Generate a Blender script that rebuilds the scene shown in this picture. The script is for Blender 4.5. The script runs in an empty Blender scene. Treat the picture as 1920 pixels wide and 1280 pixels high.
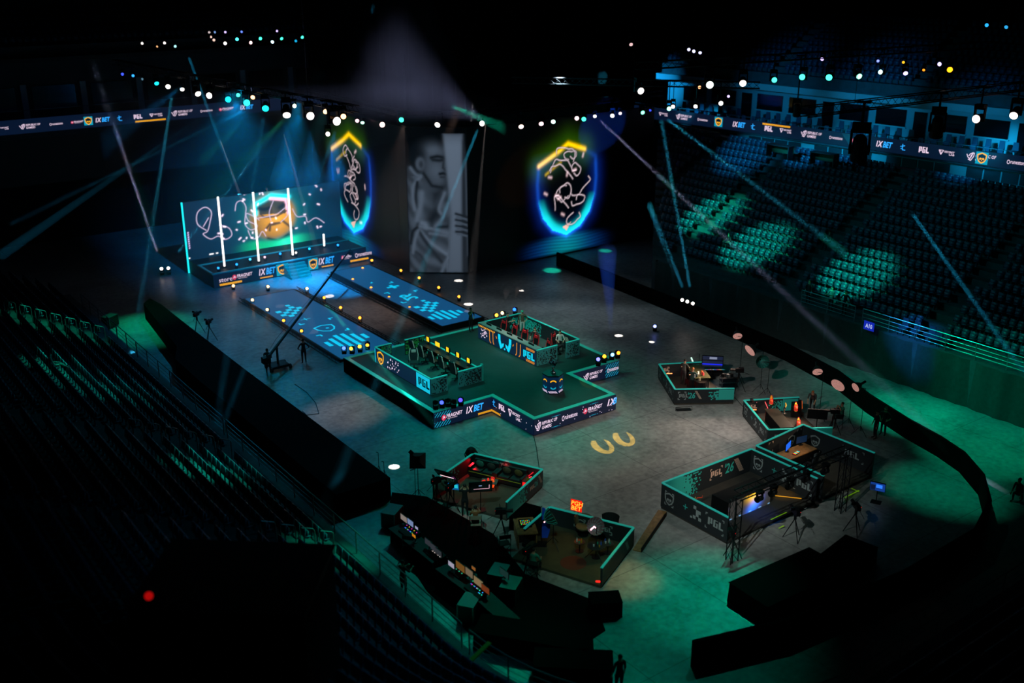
import bpy, math, random
import numpy as np
from mathutils import Vector, Matrix, Quaternion
random.seed(7)
R = math.radians
SC = bpy.context.scene
COL = SC.collection
# ------------------------------------------------------------------ camera
F_PX, CX, CY, HOR, XA, CAMH = 2000., 960., 640., -98., -600., 26.
PITCH = math.atan((CY-HOR)/F_PX)
YAW = math.atan((CX-XA)/(F_PX/math.cos(PITCH)))
FW = Vector((math.sin(YAW)*math.cos(PITCH), math.cos(YAW)*math.cos(PITCH), -math.sin(PITCH)))
RT = Vector((math.cos(YAW), -math.sin(YAW), 0)); UP = RT.cross(FW)
CAM = Vector((0, 0, CAMH))
cd = bpy.data.cameras.new('camera'); cam = bpy.data.objects.new('camera', cd); COL.objects.link(cam)
cam.matrix_world = Matrix((RT, UP, -FW)).transposed().to_4x4(); cam.location = CAM
cd.sensor_width = 36; cd.lens = F_PX/1920*36; cd.clip_end = 600
SC.camera = cam
cd.dof.use_dof = True; cd.dof.focus_distance = 60; cd.dof.aperture_fstop = 0.22
def ray(u, v): return FW*F_PX+RT*(u-CX)-UP*(v-CY)
def P(u, v, z=0):                      # pixel -> point on the level z
    d = ray(u, v); return CAM+d*((z-CAMH)/d.z)
def Px(u, v, x): d = ray(u, v); return CAM+d*(x/d.x)
def Py(u, v, y): d = ray(u, v); return CAM+d*(y/d.y)
# ------------------------------------------------------------------ world, exposure
w = bpy.data.worlds.new('world'); SC.world = w; w.use_nodes = True
w.node_tree.nodes['Background'].inputs[0].default_value = (.02, .10, .13, 1)
w.node_tree.nodes['Background'].inputs[1].default_value = .012
SC.view_settings.view_transform = 'Standard'; SC.view_settings.look = 'None'
SC.view_settings.exposure = 0.0; SC.view_settings.gamma = 1; SC.view_settings.use_curve_mapping = False
SC.cycles.max_bounces = 4; SC.cycles.diffuse_bounces = 2; SC.cycles.glossy_bounces = 2
SC.cycles.volume_bounces = 0; SC.cycles.transparent_max_bounces = 24
SC.cycles.sample_clamp_indirect = 2.0
# ------------------------------------------------------------------ colours and materials
def lin(h):
    h = h.lstrip('#'); o = []
    for i in (0, 2, 4):
        c = int(h[i:i+2], 16)/255; o.append(c/12.92 if c <= .04045 else ((c+.055)/1.055)**2.4)
    return tuple(o)
MATS = {}
def mat(name, col='#808080', rough=.6, metal=0, emit=None, es=1., noise=0, nscale=8, bump=0, spec=.5, sample=True, sheen=0):
    if name in MATS: return MATS[name]
    m = bpy.data.materials.new(name); m.use_nodes = True; nt = m.node_tree
    b = nt.nodes['Principled BSDF']; c = lin(col)
    b.inputs['Base Color'].default_value = (*c, 1); b.inputs['Roughness'].default_value = rough
    b.inputs['Metallic'].default_value = metal; b.inputs['Specular IOR Level'].default_value = spec
    if emit:
        b.inputs['Emission Color'].default_value = (*lin(emit), 1); b.inputs['Emission Strength'].default_value = es
        if not sample: m.cycles.emission_sampling = 'NONE'
    if noise or bump:
        tc = nt.nodes.new('ShaderNodeTexCoord'); n = nt.nodes.new('ShaderNodeTexNoise')
        n.inputs['Scale'].default_value = nscale; n.inputs['Detail'].default_value = 6
        nt.links.new(tc.outputs['Object'], n.inputs['Vector'])
        if noise:
            r = nt.nodes.new('ShaderNodeValToRGB'); k = noise
            r.color_ramp.elements[0].color = (c[0]*(1-k), c[1]*(1-k), c[2]*(1-k), 1); r.color_ramp.elements[0].position = .3
            r.color_ramp.elements[1].color = (min(1, c[0]*(1+k)), min(1, c[1]*(1+k)), min(1, c[2]*(1+k)), 1); r.color_ramp.elements[1].position = .7
            nt.links.new(n.outputs['Fac'], r.inputs['Fac']); nt.links.new(r.outputs['Color'], b.inputs['Base Color'])
        if bump:
            bp = nt.nodes.new('ShaderNodeBump'); bp.inputs['Strength'].default_value = bump; bp.inputs['Distance'].default_value = .02
            nt.links.new(n.outputs['Fac'], bp.inputs['Height']); nt.links.new(bp.outputs['Normal'], b.inputs['Normal'])
    MATS[name] = m; return m
def led(name, col, es=1., sample=False):
    return mat('led_'+name, '#050607', .5, 0, col, es, sample=sample)
# ------------------------------------------------------------------ lights
def aim(o, d):
    o.rotation_mode = 'QUATERNION'; o.rotation_quaternion = Vector(d).to_track_quat('-Z', 'Y')
def spot(src, dst, diam, col, L, blend=.5, rad=.12, const=False):
    """a stage spotlight: diam = width of the pool at dst, L = radiance it gives a white surface there"""
    src, dst = Vector(src), Vector(dst); d = (dst-src).length
    l = bpy.data.lights.new('spotlight', 'SPOT'); l.spot_size = max(R(1), 2*math.atan(diam/2/d)); l.spot_blend = blend
    c = lin(col); k = max(c); l.color = [x/k for x in c]; l.shadow_soft_size = rad; l.energy = L*4*math.pi*math.pi*d*d
    if const:
        l.energy = L*4*math.pi*math.pi; l.use_nodes = True; nt = l.node_tree; e = nt.nodes['Emission']
        f = nt.nodes.new('ShaderNodeLightFalloff'); f.inputs['Strength'].default_value = 1
        nt.links.new(f.outputs['Constant'], e.inputs['Strength'])
    o = bpy.data.objects.new('spotlight', l); COL.objects.link(o); o.location = src; aim(o, dst-src); return o
# ------------------------------------------------------------------ stage lighting: spotlights at truss height, plus added fill
def wash(*a, **k): return spot(*a, blend=1., **k)
wash((30, 75, 17), (27, 66, 0), 34, '#00a4e0', .34)                 # blue wash over the floor beside the runway
wash((31, 56, 17), (26, 52, 0), 22, '#0098c0', .15)
wash((32, 48, 18), (29, 43.5, 0), 15, '#00c0a8', .21)               # green-teal wash left of the sofa studio
wash((36, 50, 18), (35, 44, 0), 20, '#00b8a4', .07)
wash((42, 44, 18.5), (37.5, 38.5, 0), 20, '#fff4ea', .19)           # neutral wash on the open floor
wash((46, 42, 18.5), (42, 38, 0), 16, '#fff0e6', .12)
wash((40, 68, 14), (37.2, 68, 0), 11, '#ffd8cc', .24)               # warm floor between the runways
wash((48, 60, 18), (48, 59, 0), 26, '#b8ccd8', .30)
wash((46, 40, 20), (46, 38, 0), 44, '#20a8a0', .025)  # broad dim fill added over the whole floor
wash((36, 30, 18.5), P(1335, 1112), 9, '#00d8b0', .62)              # green pools
wash((36, 30, 18.5), P(1230, 1160), 16, '#00a890', .075)
wash((46, 31, 18.5), P(1770, 915), 7.5, '#00d0a0', .38)
wash((46, 31, 18.5), P(1700, 775), 8, '#00e0a8', .95); wash((46, 32, 18.5), P(1850, 845), 9, '#00d8a0', .6); wash((46, 34, 18.5), P(1560, 720), 9, '#109880', .12)
wash((22, 80, 17), P(280, 615), 9, '#00e0a0', .7)                   # green walkway beyond the barrier
wash((31, 62, 17), P(420, 740), 12, '#00a8b0', .09); wash((31, 50, 17), P(600, 960), 12, '#00a0b8', .13)
wash((31, 45, 17), P(770, 1080), 12, '#00b8a8', .15); wash((33, 36, 18), P(900, 1230), 10, '#00d0a0', .26); wash((33, 36, 18), P(1100, 1250), 12, '#00b098', .08)
wash((36, 56, 18), (36.5, 52.5, 1), 22, '#00c8b0', .42)              # main stage
wash((36, 77, 15), (36, 83.5, 1), 16, '#00a8e8', .9); wash((29, 72, 16), (35, 90, 4), 20, '#0090f0', .8); wash((30, 64, 16), (32, 82, 2), 16, '#0090f0', .5)                 # small stage
for u, v, z, s_, d_, L_ in ((1330, 402, 6, (40, 62, 16), 5, 2.8), (1415, 462, 5, (40, 56, 16), 5.5, 2.6), (1598, 512, 5.2, (42, 45, 17), 5.5, 2.6)): spot(s_, P(u, v, z), d_, '#10e0b0', L_, .7)
wash((45, 60, 17), (66, 50, 7), 44, '#00808c', .055)
wash((44, 46, 18), (64, 36, 6), 38, '#007880', .045)
for u, v, L_, d_ in ((1400, 285, 1.1, 7), (1545, 290, 1.1, 7), (1620, 295, .8, 7), (1345, 238, 1.6, 4), (1900, 310, 1.1, 7), (1850, 330, .5, 7)): p_ = P(u, v, 9.8); wash((p_.x-16, p_.y-3, 16), p_, d_, '#10a8e8', L_)
for u, v, L_, d_ in ((1290, 160, .8, 7), (1230, 165, .8, 6), (1500, 185, .22, 14), (1680, 200, .26, 14), (1840, 235, .3, 10)): p_ = P(u, v, 13); wash((p_.x-20, p_.y-5, 17), p_, d_, '#1088c8', L_)
for u, v, z, d_, c_, L_ in ((85, 700, 5, 3.4, '#10e0a8', 1.8), (60, 605, 4.5, 4, '#10d098', 1.0), (150, 620, 3.5, 4.4, '#10d098', 1.0), (150, 735, 4.5, 4.6, '#10c8a8', .9), (235, 745, 3.6, 4, '#10c8a8', .6), (370, 880, 3.8, 3.4, '#10e0b0', 2.0), (420, 890, 3.2, 3.4, '#10e0b0', 1.2), (615, 1045, 2.4, 4.4, '#10e0a8', 1.2), (20, 400, 7, 4.5, '#1090e0', 1.5), (180, 800, 4, 30, '#0a6070', .05), (600, 1200, 4, 22, '#0a5a70', .08)):
    p_ = P(u, v, z); spot((p_.x+13, p_.y-4, 16), p_, d_, c_, L_, .8)
wash((40, 46, 18), P(1830, 690, 3), 9, '#00d8a8', .7); wash((40, 46, 18), P(1700, 700, 1.5), 13, '#00b090', .16); wash((44, 44, 18), P(1700, 625, 3.4), 4, '#2a7ad8', 2.)
# tight white pin-spots making small bright ovals on the floors
for u, v, z, d_ in ((525, 574, .16, .7), (587, 622, .16, .8), (618, 555, 0, .7), (739, 875, 0, .62), (860, 526, 0, .75), (879, 560, .45, .7), (880, 583, .45, .8), (1160, 629, 0, .6), (1222, 641, 0, .4), (978, 545, 0, .4)):
    p_ = P(u, v, z); spot((p_.x+(-7 if u < 650 else 1), p_.y-(9 if u < 650 else 1), 15), p_, d_, '#fff4f0', 7, .15, .02)
spot((53, 60, 17), P(1035, 507), 1.6, '#10e0b8', 1.6, .5); spot((60, 60, 17), P(1135, 470), 1.2, '#10e0b8', 1.4, .5)
wash((40, 60, 17), P(650, 770), 6, '#ffd0b8', .40); wash((34, 34, 17), P(1180, 1085), 3.4, '#ffd878', .3)
wash((46, 45, 18), P(1375, 805), 4, '#ffe0d4', .55)
wash((44, 58, 17), P(1110, 800), 8, '#00c8a8', .22)
# added fill, no fixtures there: studio wall fronts and player booths
wash((18, 22, 17), (37, 31, 1), 13, '#d8e8e4', .34); wash((24, 30, 17), (45, 40, .8), 15, '#e0e4e0', .30); wash((20, 40, 17), (32.5, 53, 1.5), 10, '#70e0e0', .45); wash((26, 38, 17), (40, 53, 1.5), 10, '#b0f0e8', .55)
wash((16, 30, 17), (28, 38, .8), 9, '#a0e8dc', .28); wash((18, 22, 17), (28, 31.5, .6), 9, '#a0e0d0', .18)
wash((33.5, 53.4, 12), (32.6, 53.4, 1), 6, '#50d0a8', .55); wash((41, 53, 12), (40.4, 53.2, 1), 6, '#f0e8e0', .7)
def gobo(src, dst, diam, col, L, cx, cy):                            # a spotlight with a crescent cut-out in its gate
    o = spot(src, dst, diam*1.5, col, L, 0., .0); l = o.data; l.use_nodes = True; nt = l.node_tree; e = nt.nodes['Emission']; N = nt.nodes.new; K = nt.links.new
    tc = N('ShaderNodeTexCoord'); sx = N('ShaderNodeSeparateXYZ'); K(tc.outputs['Normal'], sx.inputs[0]); k = (Vector(dst)-Vector(src)).length/(diam/2)
    def mth(op, a, b=None):
        n = N('ShaderNodeMath'); n.operation = op
        for i, x in enumerate((a, b)):
            if x is None: continue
            if isinstance(x, (int, float)): n.inputs[i].default_value = x
            else: K(x, n.inputs[i])
        return n.outputs[0]
    az = mth('ABSOLUTE', sx.outputs['Z']); X = mth('MULTIPLY', mth('DIVIDE', sx.outputs['X'], az), k); Y = mth('MULTIPLY', mth('DIVIDE', sx.outputs['Y'], az), k)
    def rad(ox, oy, rx, ry): return mth('SQRT', mth('ADD', mth('POWER', mth('ABSOLUTE', mth('DIVIDE', mth('SUBTRACT', X, ox), rx)), 2.), mth('POWER', mth('ABSOLUTE', mth('DIVIDE', mth('SUBTRACT', Y, oy), ry)), 2.)))
    g = mth('MULTIPLY', mth('LESS_THAN', rad(0, 0, .8, 1.), 1.), mth('GREATER_THAN', rad(cx, cy, .36, .85), 1.)); g = mth('MULTIPLY', g, mth('LESS_THAN', Y, .75)); K(g, e.inputs['Strength'])
gobo((30, 26, 17), P(1130, 836), 1.5, '#ffc840', 2.8, .1, .25); gobo((30, 26, 17), P(1170, 822), 1.5, '#ffc840', 2.8, .1, .25); gobo((30, 26, 17), P(1102, 716, 1), 1.2, '#c8a030', .6, .1, .3)
# ------------------------------------------------------------------ mesh building helpers
class MB:
    def __init__(s): s.v = []; s.f = []; s.mi = []; s.cur = 0
    def _add(s, vs, fs):
        b = len(s.v); s.v += [tuple(p) for p in vs]
        for f in fs: s.f.append([i+b for i in f]); s.mi.append(s.cur)
        return s
    def m(s, i): s.cur = i; return s
    def box(s, c, d, rz=0, M=None, taper=1.):
        x, y, z = d[0]/2, d[1]/2, d[2]/2; t = taper
        vs = [Vector(p) for p in ((-x,-y,-z),(x,-y,-z),(x,y,-z),(-x,y,-z),(-x*t,-y*t,z),(x*t,-y*t,z),(x*t,y*t,z),(-x*t,y*t,z))]
        if M is None: M = Matrix.Rotation(rz, 3, 'Z')
        return s._add([M @ p+Vector(c) for p in vs], [(0,3,2,1),(4,5,6,7),(0,1,5,4),(1,2,6,5),(2,3,7,6),(3,0,4,7)])
    def slab(s, p0, p1, z0, z1, th, side=0):          # upright board from p0 to p1; side -1/0/1 shifts it off the line
        p0, p1 = Vector((p0[0], p0[1], 0)), Vector((p1[0], p1[1], 0)); d = (p1-p0); n = Vector((d.y, -d.x, 0)).normalized()
        a, b = n*th*(side-1)/2, n*th*(side+1)/2
        q = [p0+a, p1+a, p1+b, p0+b]
        vs = [Vector((p.x, p.y, z0)) for p in q]+[Vector((p.x, p.y, z1)) for p in q]
        return s._add(vs, [(0,1,2,3),(7,6,5,4),(0,4,5,1),(1,5,6,2),(2,6,7,3),(3,7,4,0)])
    def poly(s, pts): return s._add(pts, [list(range(len(pts)))])
    def prism(s, pts, z0, z1):                        # pts counter-clockwise
        n = len(pts); vs = [(p[0], p[1], z0) for p in pts]+[(p[0], p[1], z1) for p in pts]
        return s._add(vs, [list(range(n))[::-1], list(range(n, 2*n))]+[(i, (i+1) % n, (i+1) % n+n, i+n) for i in range(n)])
    def tube(s, pts, r, n=6, cap=True, closed=False):
        pts = [Vector(p) for p in pts]; m = len(pts); rr = r if isinstance(r, (list, tuple)) else [r]*m
        b = len(s.v); ref = None
        for i, p in enumerate(pts):
            if closed: t = pts[(i+1) % m]-pts[i-1]
            else: t = pts[min(i+1, m-1)]-pts[max(i-1, 0)]
            t = t.normalized() if t.length > 1e-9 else Vector((0, 0, 1))
            if ref is None: ref = Vector((0, 0, 1)) if abs(t.z) < .9 else Vector((1, 0, 0))
            x = ref.cross(t)
            if x.length < 1e-4: x = Vector((1, 0, 0)).cross(t)
            if x.length < 1e-4: x = Vector((0, 1, 0)).cross(t)
            x.normalize(); y = t.cross(x); ref = y
            for k in range(n):
                a = 2*math.pi*k/n; q = p+(x*math.cos(a)+y*math.sin(a))*rr[i]; s.v.append((q.x, q.y, q.z))
        for i in range(m if closed else m-1):
            j = (i+1) % m
            for k in range(n):
                s.f.append([b+i*n+k, b+i*n+(k+1) % n, b+j*n+(k+1) % n, b+j*n+k]); s.mi.append(s.cur)
        if cap and not closed:
            s.f.append([b+k for k in range(n)][::-1]); s.mi.append(s.cur)
            s.f.append([b+(m-1)*n+k for k in range(n)]); s.mi.append(s.cur)
        return s
    def cyl(s, p0, p1, r0, r1=None, n=10): return s.tube([p0, p1], [r0, r0 if r1 is None else r1], n)
    def lathe(s, prof, n=16, c=(0, 0, 0), M=None):     # prof [(r, z)] bottom to top
        b = len(s.v); M = M or Matrix.Identity(3); c = Vector(c)
        for r, z in prof:
            for k in range(n):
                a = 2*math.pi*k/n; q = M @ Vector((r*math.cos(a), r*math.sin(a), z))+c; s.v.append((q.x, q.y, q.z))
        for i in range(len(prof)-1):
            for k in range(n):
                s.f.append([b+i*n+k, b+i*n+(k+1) % n, b+(i+1)*n+(k+1) % n, b+(i+1)*n+k]); s.mi.append(s.cur)
        s.f.append([b+k for k in range(n)][::-1]); s.mi.append(s.cur)
        s.f.append([b+(len(prof)-1)*n+k for k in range(n)]); s.mi.append(s.cur)
        return s
    def ball(s, c, r, sc=(1, 1, 1), n=10, m=6, M=None):
        b = len(s.v); M = M or Matrix.Identity(3); c = Vector(c)
        for i in range(m+1):
            t = math.pi*i/m
            for k in range(n):
                a = 2*math.pi*k/n
                q = M @ Vector((r*sc[0]*math.sin(t)*math.cos(a), r*sc[1]*math.sin(t)*math.sin(a), -r*sc[2]*math.cos(t)))+c
                s.v.append((q.x, q.y, q.z))
        for i in range(m):
            for k in range(n):
                s.f.append([b+i*n+k, b+i*n+(k+1) % n, b+(i+1)*n+(k+1) % n, b+(i+1)*n+k]); s.mi.append(s.cur)
        return s
    def mesh(s, name, mats, off=None, smooth=False):
        me = bpy.data.meshes.new(name)
        vs = s.v if off is None else [(p[0]-off[0], p[1]-off[1], p[2]-off[2]) for p in s.v]
        me.from_pydata(vs, [], s.f)
        for x in (mats if isinstance(mats, (list, tuple)) else [mats]): me.materials.append(x)
        if any(s.mi): me.polygons.foreach_set('material_index', s.mi)
        if smooth: me.polygons.foreach_set('use_smooth', [True]*len(me.polygons))
        me.update(); return me
    def obj(s, name, mats, parent=None, world=True, smooth=False, loc=None):
        """world=True: vertices are scene coordinates, moved into the parent's frame"""
        off = None
        if world and parent is not None: off = ORG.get(parent.name, Vector())
        if loc is not None: off = Vector(loc)
        me = s.mesh(name, mats, off, smooth); o = bpy.data.objects.new(name, me); COL.objects.link(o)
        if loc is not None: o.location = loc; ORG[o.name] = Vector(loc)
        elif parent is not None: ORG[o.name] = ORG.get(parent.name, Vector())
        if parent is not None: o.parent = parent
        return o
ORG = {}
def tag(o, label=None, cat=None, group=None, kind=None):
    if label: o['label'] = label
    if cat: o['category'] = cat
    if group: o['group'] = group
    if kind: o['kind'] = kind
    return o
def thing(name, label, cat, loc=(0, 0, 0), rz=0, group=None):
    o = bpy.data.objects.new(name, None); COL.objects.link(o); o.location = loc; o.rotation_euler = (0, 0, rz)
    o.empty_display_size = .1; ORG[o.name] = Vector(loc); return tag(o, label, cat, group)
KIDS = {}
def copy_tree(o, parent=None, loc=None, rz=None, label=None, group=None, scale=None):
    c = o.copy(); COL.objects.link(c)
    if parent is not None: c.parent = parent
    if loc is not None: c.location = loc
    if rz is not None: c.rotation_euler = (0, 0, rz)
    if scale is not None: c.scale = (scale,)*3
    if label: c['label'] = label
    if group: c['group'] = group
    if o.name not in KIDS: KIDS[o.name] = [x for x in COL.objects if x.parent == o]
    for ch in KIDS[o.name]: copy_tree(ch, c)
    return c
def kids(o): return KIDS.get(o.name) or [x for x in COL.objects if x.parent == o]
def struct(name, mb, m, parent=None, smooth=False):
    o = mb.obj(name, m, parent, smooth=smooth)
    if parent is None: o['kind'] = 'structure'
    return o
def recolor(o, m):
    if o.material_slots: o.material_slots[0].link = 'OBJECT'; o.material_slots[0].material = m
# ------------------------------------------------------------------ flat print: 2-D shapes laid on a surface
class Frame:                                          # origin, along, up, normal
    def __init__(s, o, u, v, n): s.o, s.u, s.v, s.n = Vector(o), Vector(u).normalized(), Vector(v).normalized(), Vector(n).normalized()
    def at(s, a, b, e=0): return s.o+s.u*a+s.v*b+s.n*e
def wallframe(p0, p1, z0, e=0.):                      # face on the right-hand side when walking p0 -> p1; reads left to right from there
    p0, p1 = Vector((p0[0], p0[1], z0)), Vector((p1[0], p1[1], z0)); u = (p1-p0).normalized(); n = Vector((u.y, -u.x, 0))
    return Frame(p0+n*e, u, (0, 0, 1), n)
FONT = {}
def text2d(t, h=1., shear=0., bold=0., width=1.):
    k = (t, shear, bold)
    if k not in FONT:
        c = bpy.data.curves.new('glyphs', 'FONT'); c.body = t; c.size = 1; c.shear = shear; c.offset = bold; c.resolution_u = 2
        o = bpy.data.objects.new('glyphs', c); COL.objects.link(o); bpy.context.view_layer.update()
        me = bpy.data.meshes.new_from_object(o.evaluated_get(bpy.context.evaluated_depsgraph_get()))
        vs = [(p.co.x, p.co.y) for p in me.vertices]; fs = [list(q.vertices) for q in me.polygons]
        bpy.data.objects.remove(o); bpy.data.curves.remove(c); bpy.data.meshes.remove(me)
        x0 = min(p[0] for p in vs); y0 = min(p[1] for p in vs); y1 = max(p[1] for p in vs)
        FONT[k] = ([((x-x0)/(y1-y0), (y-y0)/(y1-y0)) for x, y in vs], fs)
    vs, fs = FONT[k]; return [(x*h*width, y*h) for x, y in vs], fs
def shape_w(sh): return max(p[0] for p in sh[0])
def rects(rs, sx=1, sy=1, ox=0, oy=0, shear=0):
    v = []; f = []
    for x0, y0, x1, y1 in rs:
        b = len(v); v += [(ox+x*sx+shear*y*sy, oy+y*sy) for x, y in ((x0, y0), (x1, y0), (x1, y1), (x0, y1))]; f.append([b, b+1, b+2, b+3])
    return v, f
PGL_R = {'P': [(0,0,.42,1),(.42,.92,1,1),(.58,.25,1,.92),(.42,.25,.58,.33)],
         'G': [(0,0,.42,1),(.42,.9,1,1),(.42,0,1,.16),(.68,.16,1,.62),(.52,.5,.68,.62)],
         'L': [(0,0,.42,1),(.42,0,1,.24)]}
def pgl2d(h, gap=.17):
    v = []; f = []
    for i, ch in enumerate('PGL'):
        a, b = rects(PGL_R[ch], .72*h, h, i*(.72+gap)*h); k = len(v); v += a; f += [[q+k for q in r] for r in b]
    return v, f
SHIELD = [(0,-.5),(.28,-.32),(.42,-.05),(.45,.32),(.22,.42),(0,.5),(-.22,.42),(-.45,.32),(-.42,-.05),(-.28,-.32)]
def ring2d(pts, k, sx=1, sy=1, ox=0, oy=0):
    n = len(pts); v = [(ox+x*sx, oy+y*sy) for x, y in pts]+[(ox+x*sx*k, oy+y*sy*k) for x, y in pts]
    return v, [[i, (i+1) % n, (i+1) % n+n, i+n] for i in range(n)]
def poly2d(pts, sx=1, sy=1, ox=0, oy=0): return [(ox+x*sx, oy+y*sy) for x, y in pts], [list(range(len(pts)))]
def join2d(*shs):
    v = []; f = []
    for a, b in shs: k = len(v); v += a; f += [[q+k for q in r] for r in b]
    return v, f
SK_EYE = [(0,0),(.17,-.06),(.2,.1),(.08,.16),(-.02,.1)]
def emblem2d(h):                                       # shield ring with a skull-like mask: two eyes and a chin
    eye = lambda s: poly2d([(s*(x+.03), y-.12) for x, y in SK_EYE][::(1 if s > 0 else -1)], h, h)
    return join2d(ring2d(SHIELD, .76, h, h), eye(1), eye(-1), poly2d([(0,-.27),(.06,-.2),(0,-.15),(-.06,-.2)], h, h))
def hatch2d(w, h, n=8, slant=.8, duty=.45):            # slanted bars clipped to a w x h rectangle
    v = []; f = []; pitch = (w+slant*h)/n
    for i in range(n):
        x = -slant*h+i*pitch; bw = pitch*duty
        pts = [(x, 0), (x+bw, 0), (x+bw+slant*h, h), (x+slant*h, h)]
        out = pts
        for lim, sgn in ((0, 1), (w, -1)):
            src = out; out = []
            for j in range(len(src)):
                a, b = src[j-1], src[j]; ia = (a[0]-lim)*sgn >= 0; ib = (b[0]-lim)*sgn >= 0
                if ia != ib: t = (lim-a[0])/(b[0]-a[0]); out.append((lim, a[1]+t*(b[1]-a[1])))
                if ib: out.append(b)
        if len(out) > 2: k = len(v); v += out; f.append(list(range(k, k+len(out))))
    return v, f
def pixels2d(w, h, c, seed, dens=lambda x, y: .5):
    rnd = random.Random(seed); rs = []
    nx, ny = max(1, int(w/c)), max(1, int(h/c))
    for i in range(nx):
        for j in range(ny):
            if rnd.random() < dens((i+.5)/nx, (j+.5)/ny): rs.append((i*c, j*c, (i+1)*c, (j+1)*c))
    return rects(rs) if rs else rects([(0, 0, c, c)])
def corner2d(s, q):                                    # small bracket, q = 0..3
    sx, sy = (1, 1, -1, -1)[q], (1, -1, -1, 1)[q]
    return rects([(0, 0, s, s*.35), (0, s*.35, s*.35, s)] if sx*sy > 0 else [(0, 0, s, s*.35), (0, s*.35, s*.35, s)], sx, sy)
def flip_fix(vs, fs):
    out = []
    for f in fs:
        a = sum(vs[f[i-1]][0]*vs[f[i]][1]-vs[f[i]][0]*vs[f[i-1]][1] for i in range(len(f)))
        out.append(f if a > 0 else f[::-1])
    return out
def lay(sh, fr, u, v, m, name, parent, e=.006, rot=0, centre=False):
    vs, fs = sh; ox = -shape_w(sh)/2 if centre else 0
    c, s = math.cos(rot), math.sin(rot); fs = flip_fix(vs, fs)
    mb = MB(); mb._add([fr.at(u+(x+ox)*c-y*s, v+(x+ox)*s+y*c, e) for x, y in vs], fs)
    o = mb.obj(name, m, parent)
    if name == 'pixel_print': o['kind'] = 'stuff'
    return o
def line2d(pts, wd):
    v = []; f = []
    for a, b in zip(pts, pts[1:]):
        dx, dy = b[0]-a[0], b[1]-a[1]; L = math.hypot(dx, dy) or 1; nx, ny = -dy/L*wd/2, dx/L*wd/2; k = len(v)
        v += [(a[0]+nx, a[1]+ny), (a[0]-nx, a[1]-ny), (b[0]-nx, b[1]-ny), (b[0]+nx, b[1]+ny)]; f.append([k, k+1, k+2, k+3])
    return v, f
def circ(r, n=14, ox=0, oy=0, a0=0, a1=2*math.pi): return [(ox+r*math.cos(a0+(a1-a0)*i/n), oy+r*math.sin(a0+(a1-a0)*i/n)) for i in range(n+1)]
# sponsor marks as they stand on the LED strips: each returns [(shape, colour), ...] with height about h, from x = 0
def mk_bet(h):
    a = text2d('1X', h, .25, .03); b = text2d('BET', h, .25, .03); wa = shape_w(a)
    return [(a, 'white'), (([(x+wa+.05*h, y) for x, y in b[0]], b[1]), 'blue')]
def mk_pgl(h): return [(pgl2d(h), 'white')]
def mk_secret(h):
    tri = join2d(line2d([(0, h), (.42*h, 0), (.84*h, h), (0, h)], .13*h), line2d([(.42*h, 0), (.42*h, .6*h), (.2*h, .95*h)], .1*h))
    a = text2d('SECRET', .42*h, 0, .02); b = text2d('LAB', .42*h, 0, .02); wa = shape_w(a); wb = shape_w(b)
    return [(tri, 'white'), (([(x+h, y+.55*h) for x, y in a[0]], a[1]), 'white'), (([(x+h+wa-wb, y) for x, y in b[0]], b[1]), 'white')]
def mk_rog(h):
    e = join2d(line2d([(0, .75*h), (.25*h, .35*h), (.6*h, .2*h), (1.05*h, h), (.55*h, .8*h), (.35*h, .5*h)], .12*h),
               line2d([(.3*h, .12*h), (.75*h, 0), (1.15*h, .55*h), (1.2*h, h)], .12*h), line2d([(.62*h, .35*h), (.8*h, .75*h)], .1*h))
    a = text2d('REPUBLIC OF', .4*h, .2, .015); b = text2d('GAMERS', .4*h, .2, .015)
    return [(e, 'white'), (([(x+1.45*h, y+.55*h) for x, y in a[0]], a[1]), 'white'), (([(x+1.45*h, y) for x, y in b[0]], b[1]), 'white')]
def mk_rune(h):
    o = line2d(circ(.36*h, 8, .4*h, .42*h), .13*h); a = text2d('runestone', .62*h, 0, .01)
    return [(o, 'white'), (([(x+.95*h, y+.16*h) for x, y in a[0]], a[1]), 'white')]
def mk_frag(h):
    o = poly2d(circ(.45*h, 14, .45*h, .45*h)[:-1]); t = line2d([(.25*h, .25*h), (.45*h, .7*h), (.7*h, .4*h), (.3*h, .45*h)], .1*h)
    a = text2d('FRAGNET', .55*h, .25, .02); b = text2d('NETWORKS', .16*h, 0, 0, 1.6)
    return [(o, 'red'), (t, 'white'), (([(x+.95*h, y+.3*h) for x, y in a[0]], a[1]), 'white'), (([(x+1.2*h, y+.05*h) for x, y in b[0]], b[1]), 'white')]
def mk_star(h):
    return [(join2d(line2d([(.35*h, h), (.35*h, .05*h), (.8*h, .05*h)], .12*h), line2d([(0, .55*h), (.7*h, .75*h)], .12*h), line2d([(.1*h, .2*h), (.3*h, .3*h)], .1*h)), 'blue')]
def mk_emblem(h):
    sq = rects([(0, 0, h*1.02, h)]); em = emblem2d(h*.92); v = [(x+.51*h, y+.5*h) for x, y in em[0]]
    bg = poly2d(SHIELD, h*.9, h*.9, .51*h, .5*h)
    return [(sq, 'cyan'), (bg, 'navy'), ((v, em[1]), 'yellow')]
MARK = dict(bet=mk_bet, pgl=mk_pgl, secret=mk_secret, rog=mk_rog, rune=mk_rune, frag=mk_frag, star=mk_star, emblem=mk_emblem)
NAMES = dict(bet='lettering', pgl='lettering', secret='lettering', rog='lettering', rune='lettering', frag='lettering', star='icon', emblem='emblem')
LEDC = {}
def ledc(c): return LEDC[c]
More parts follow.
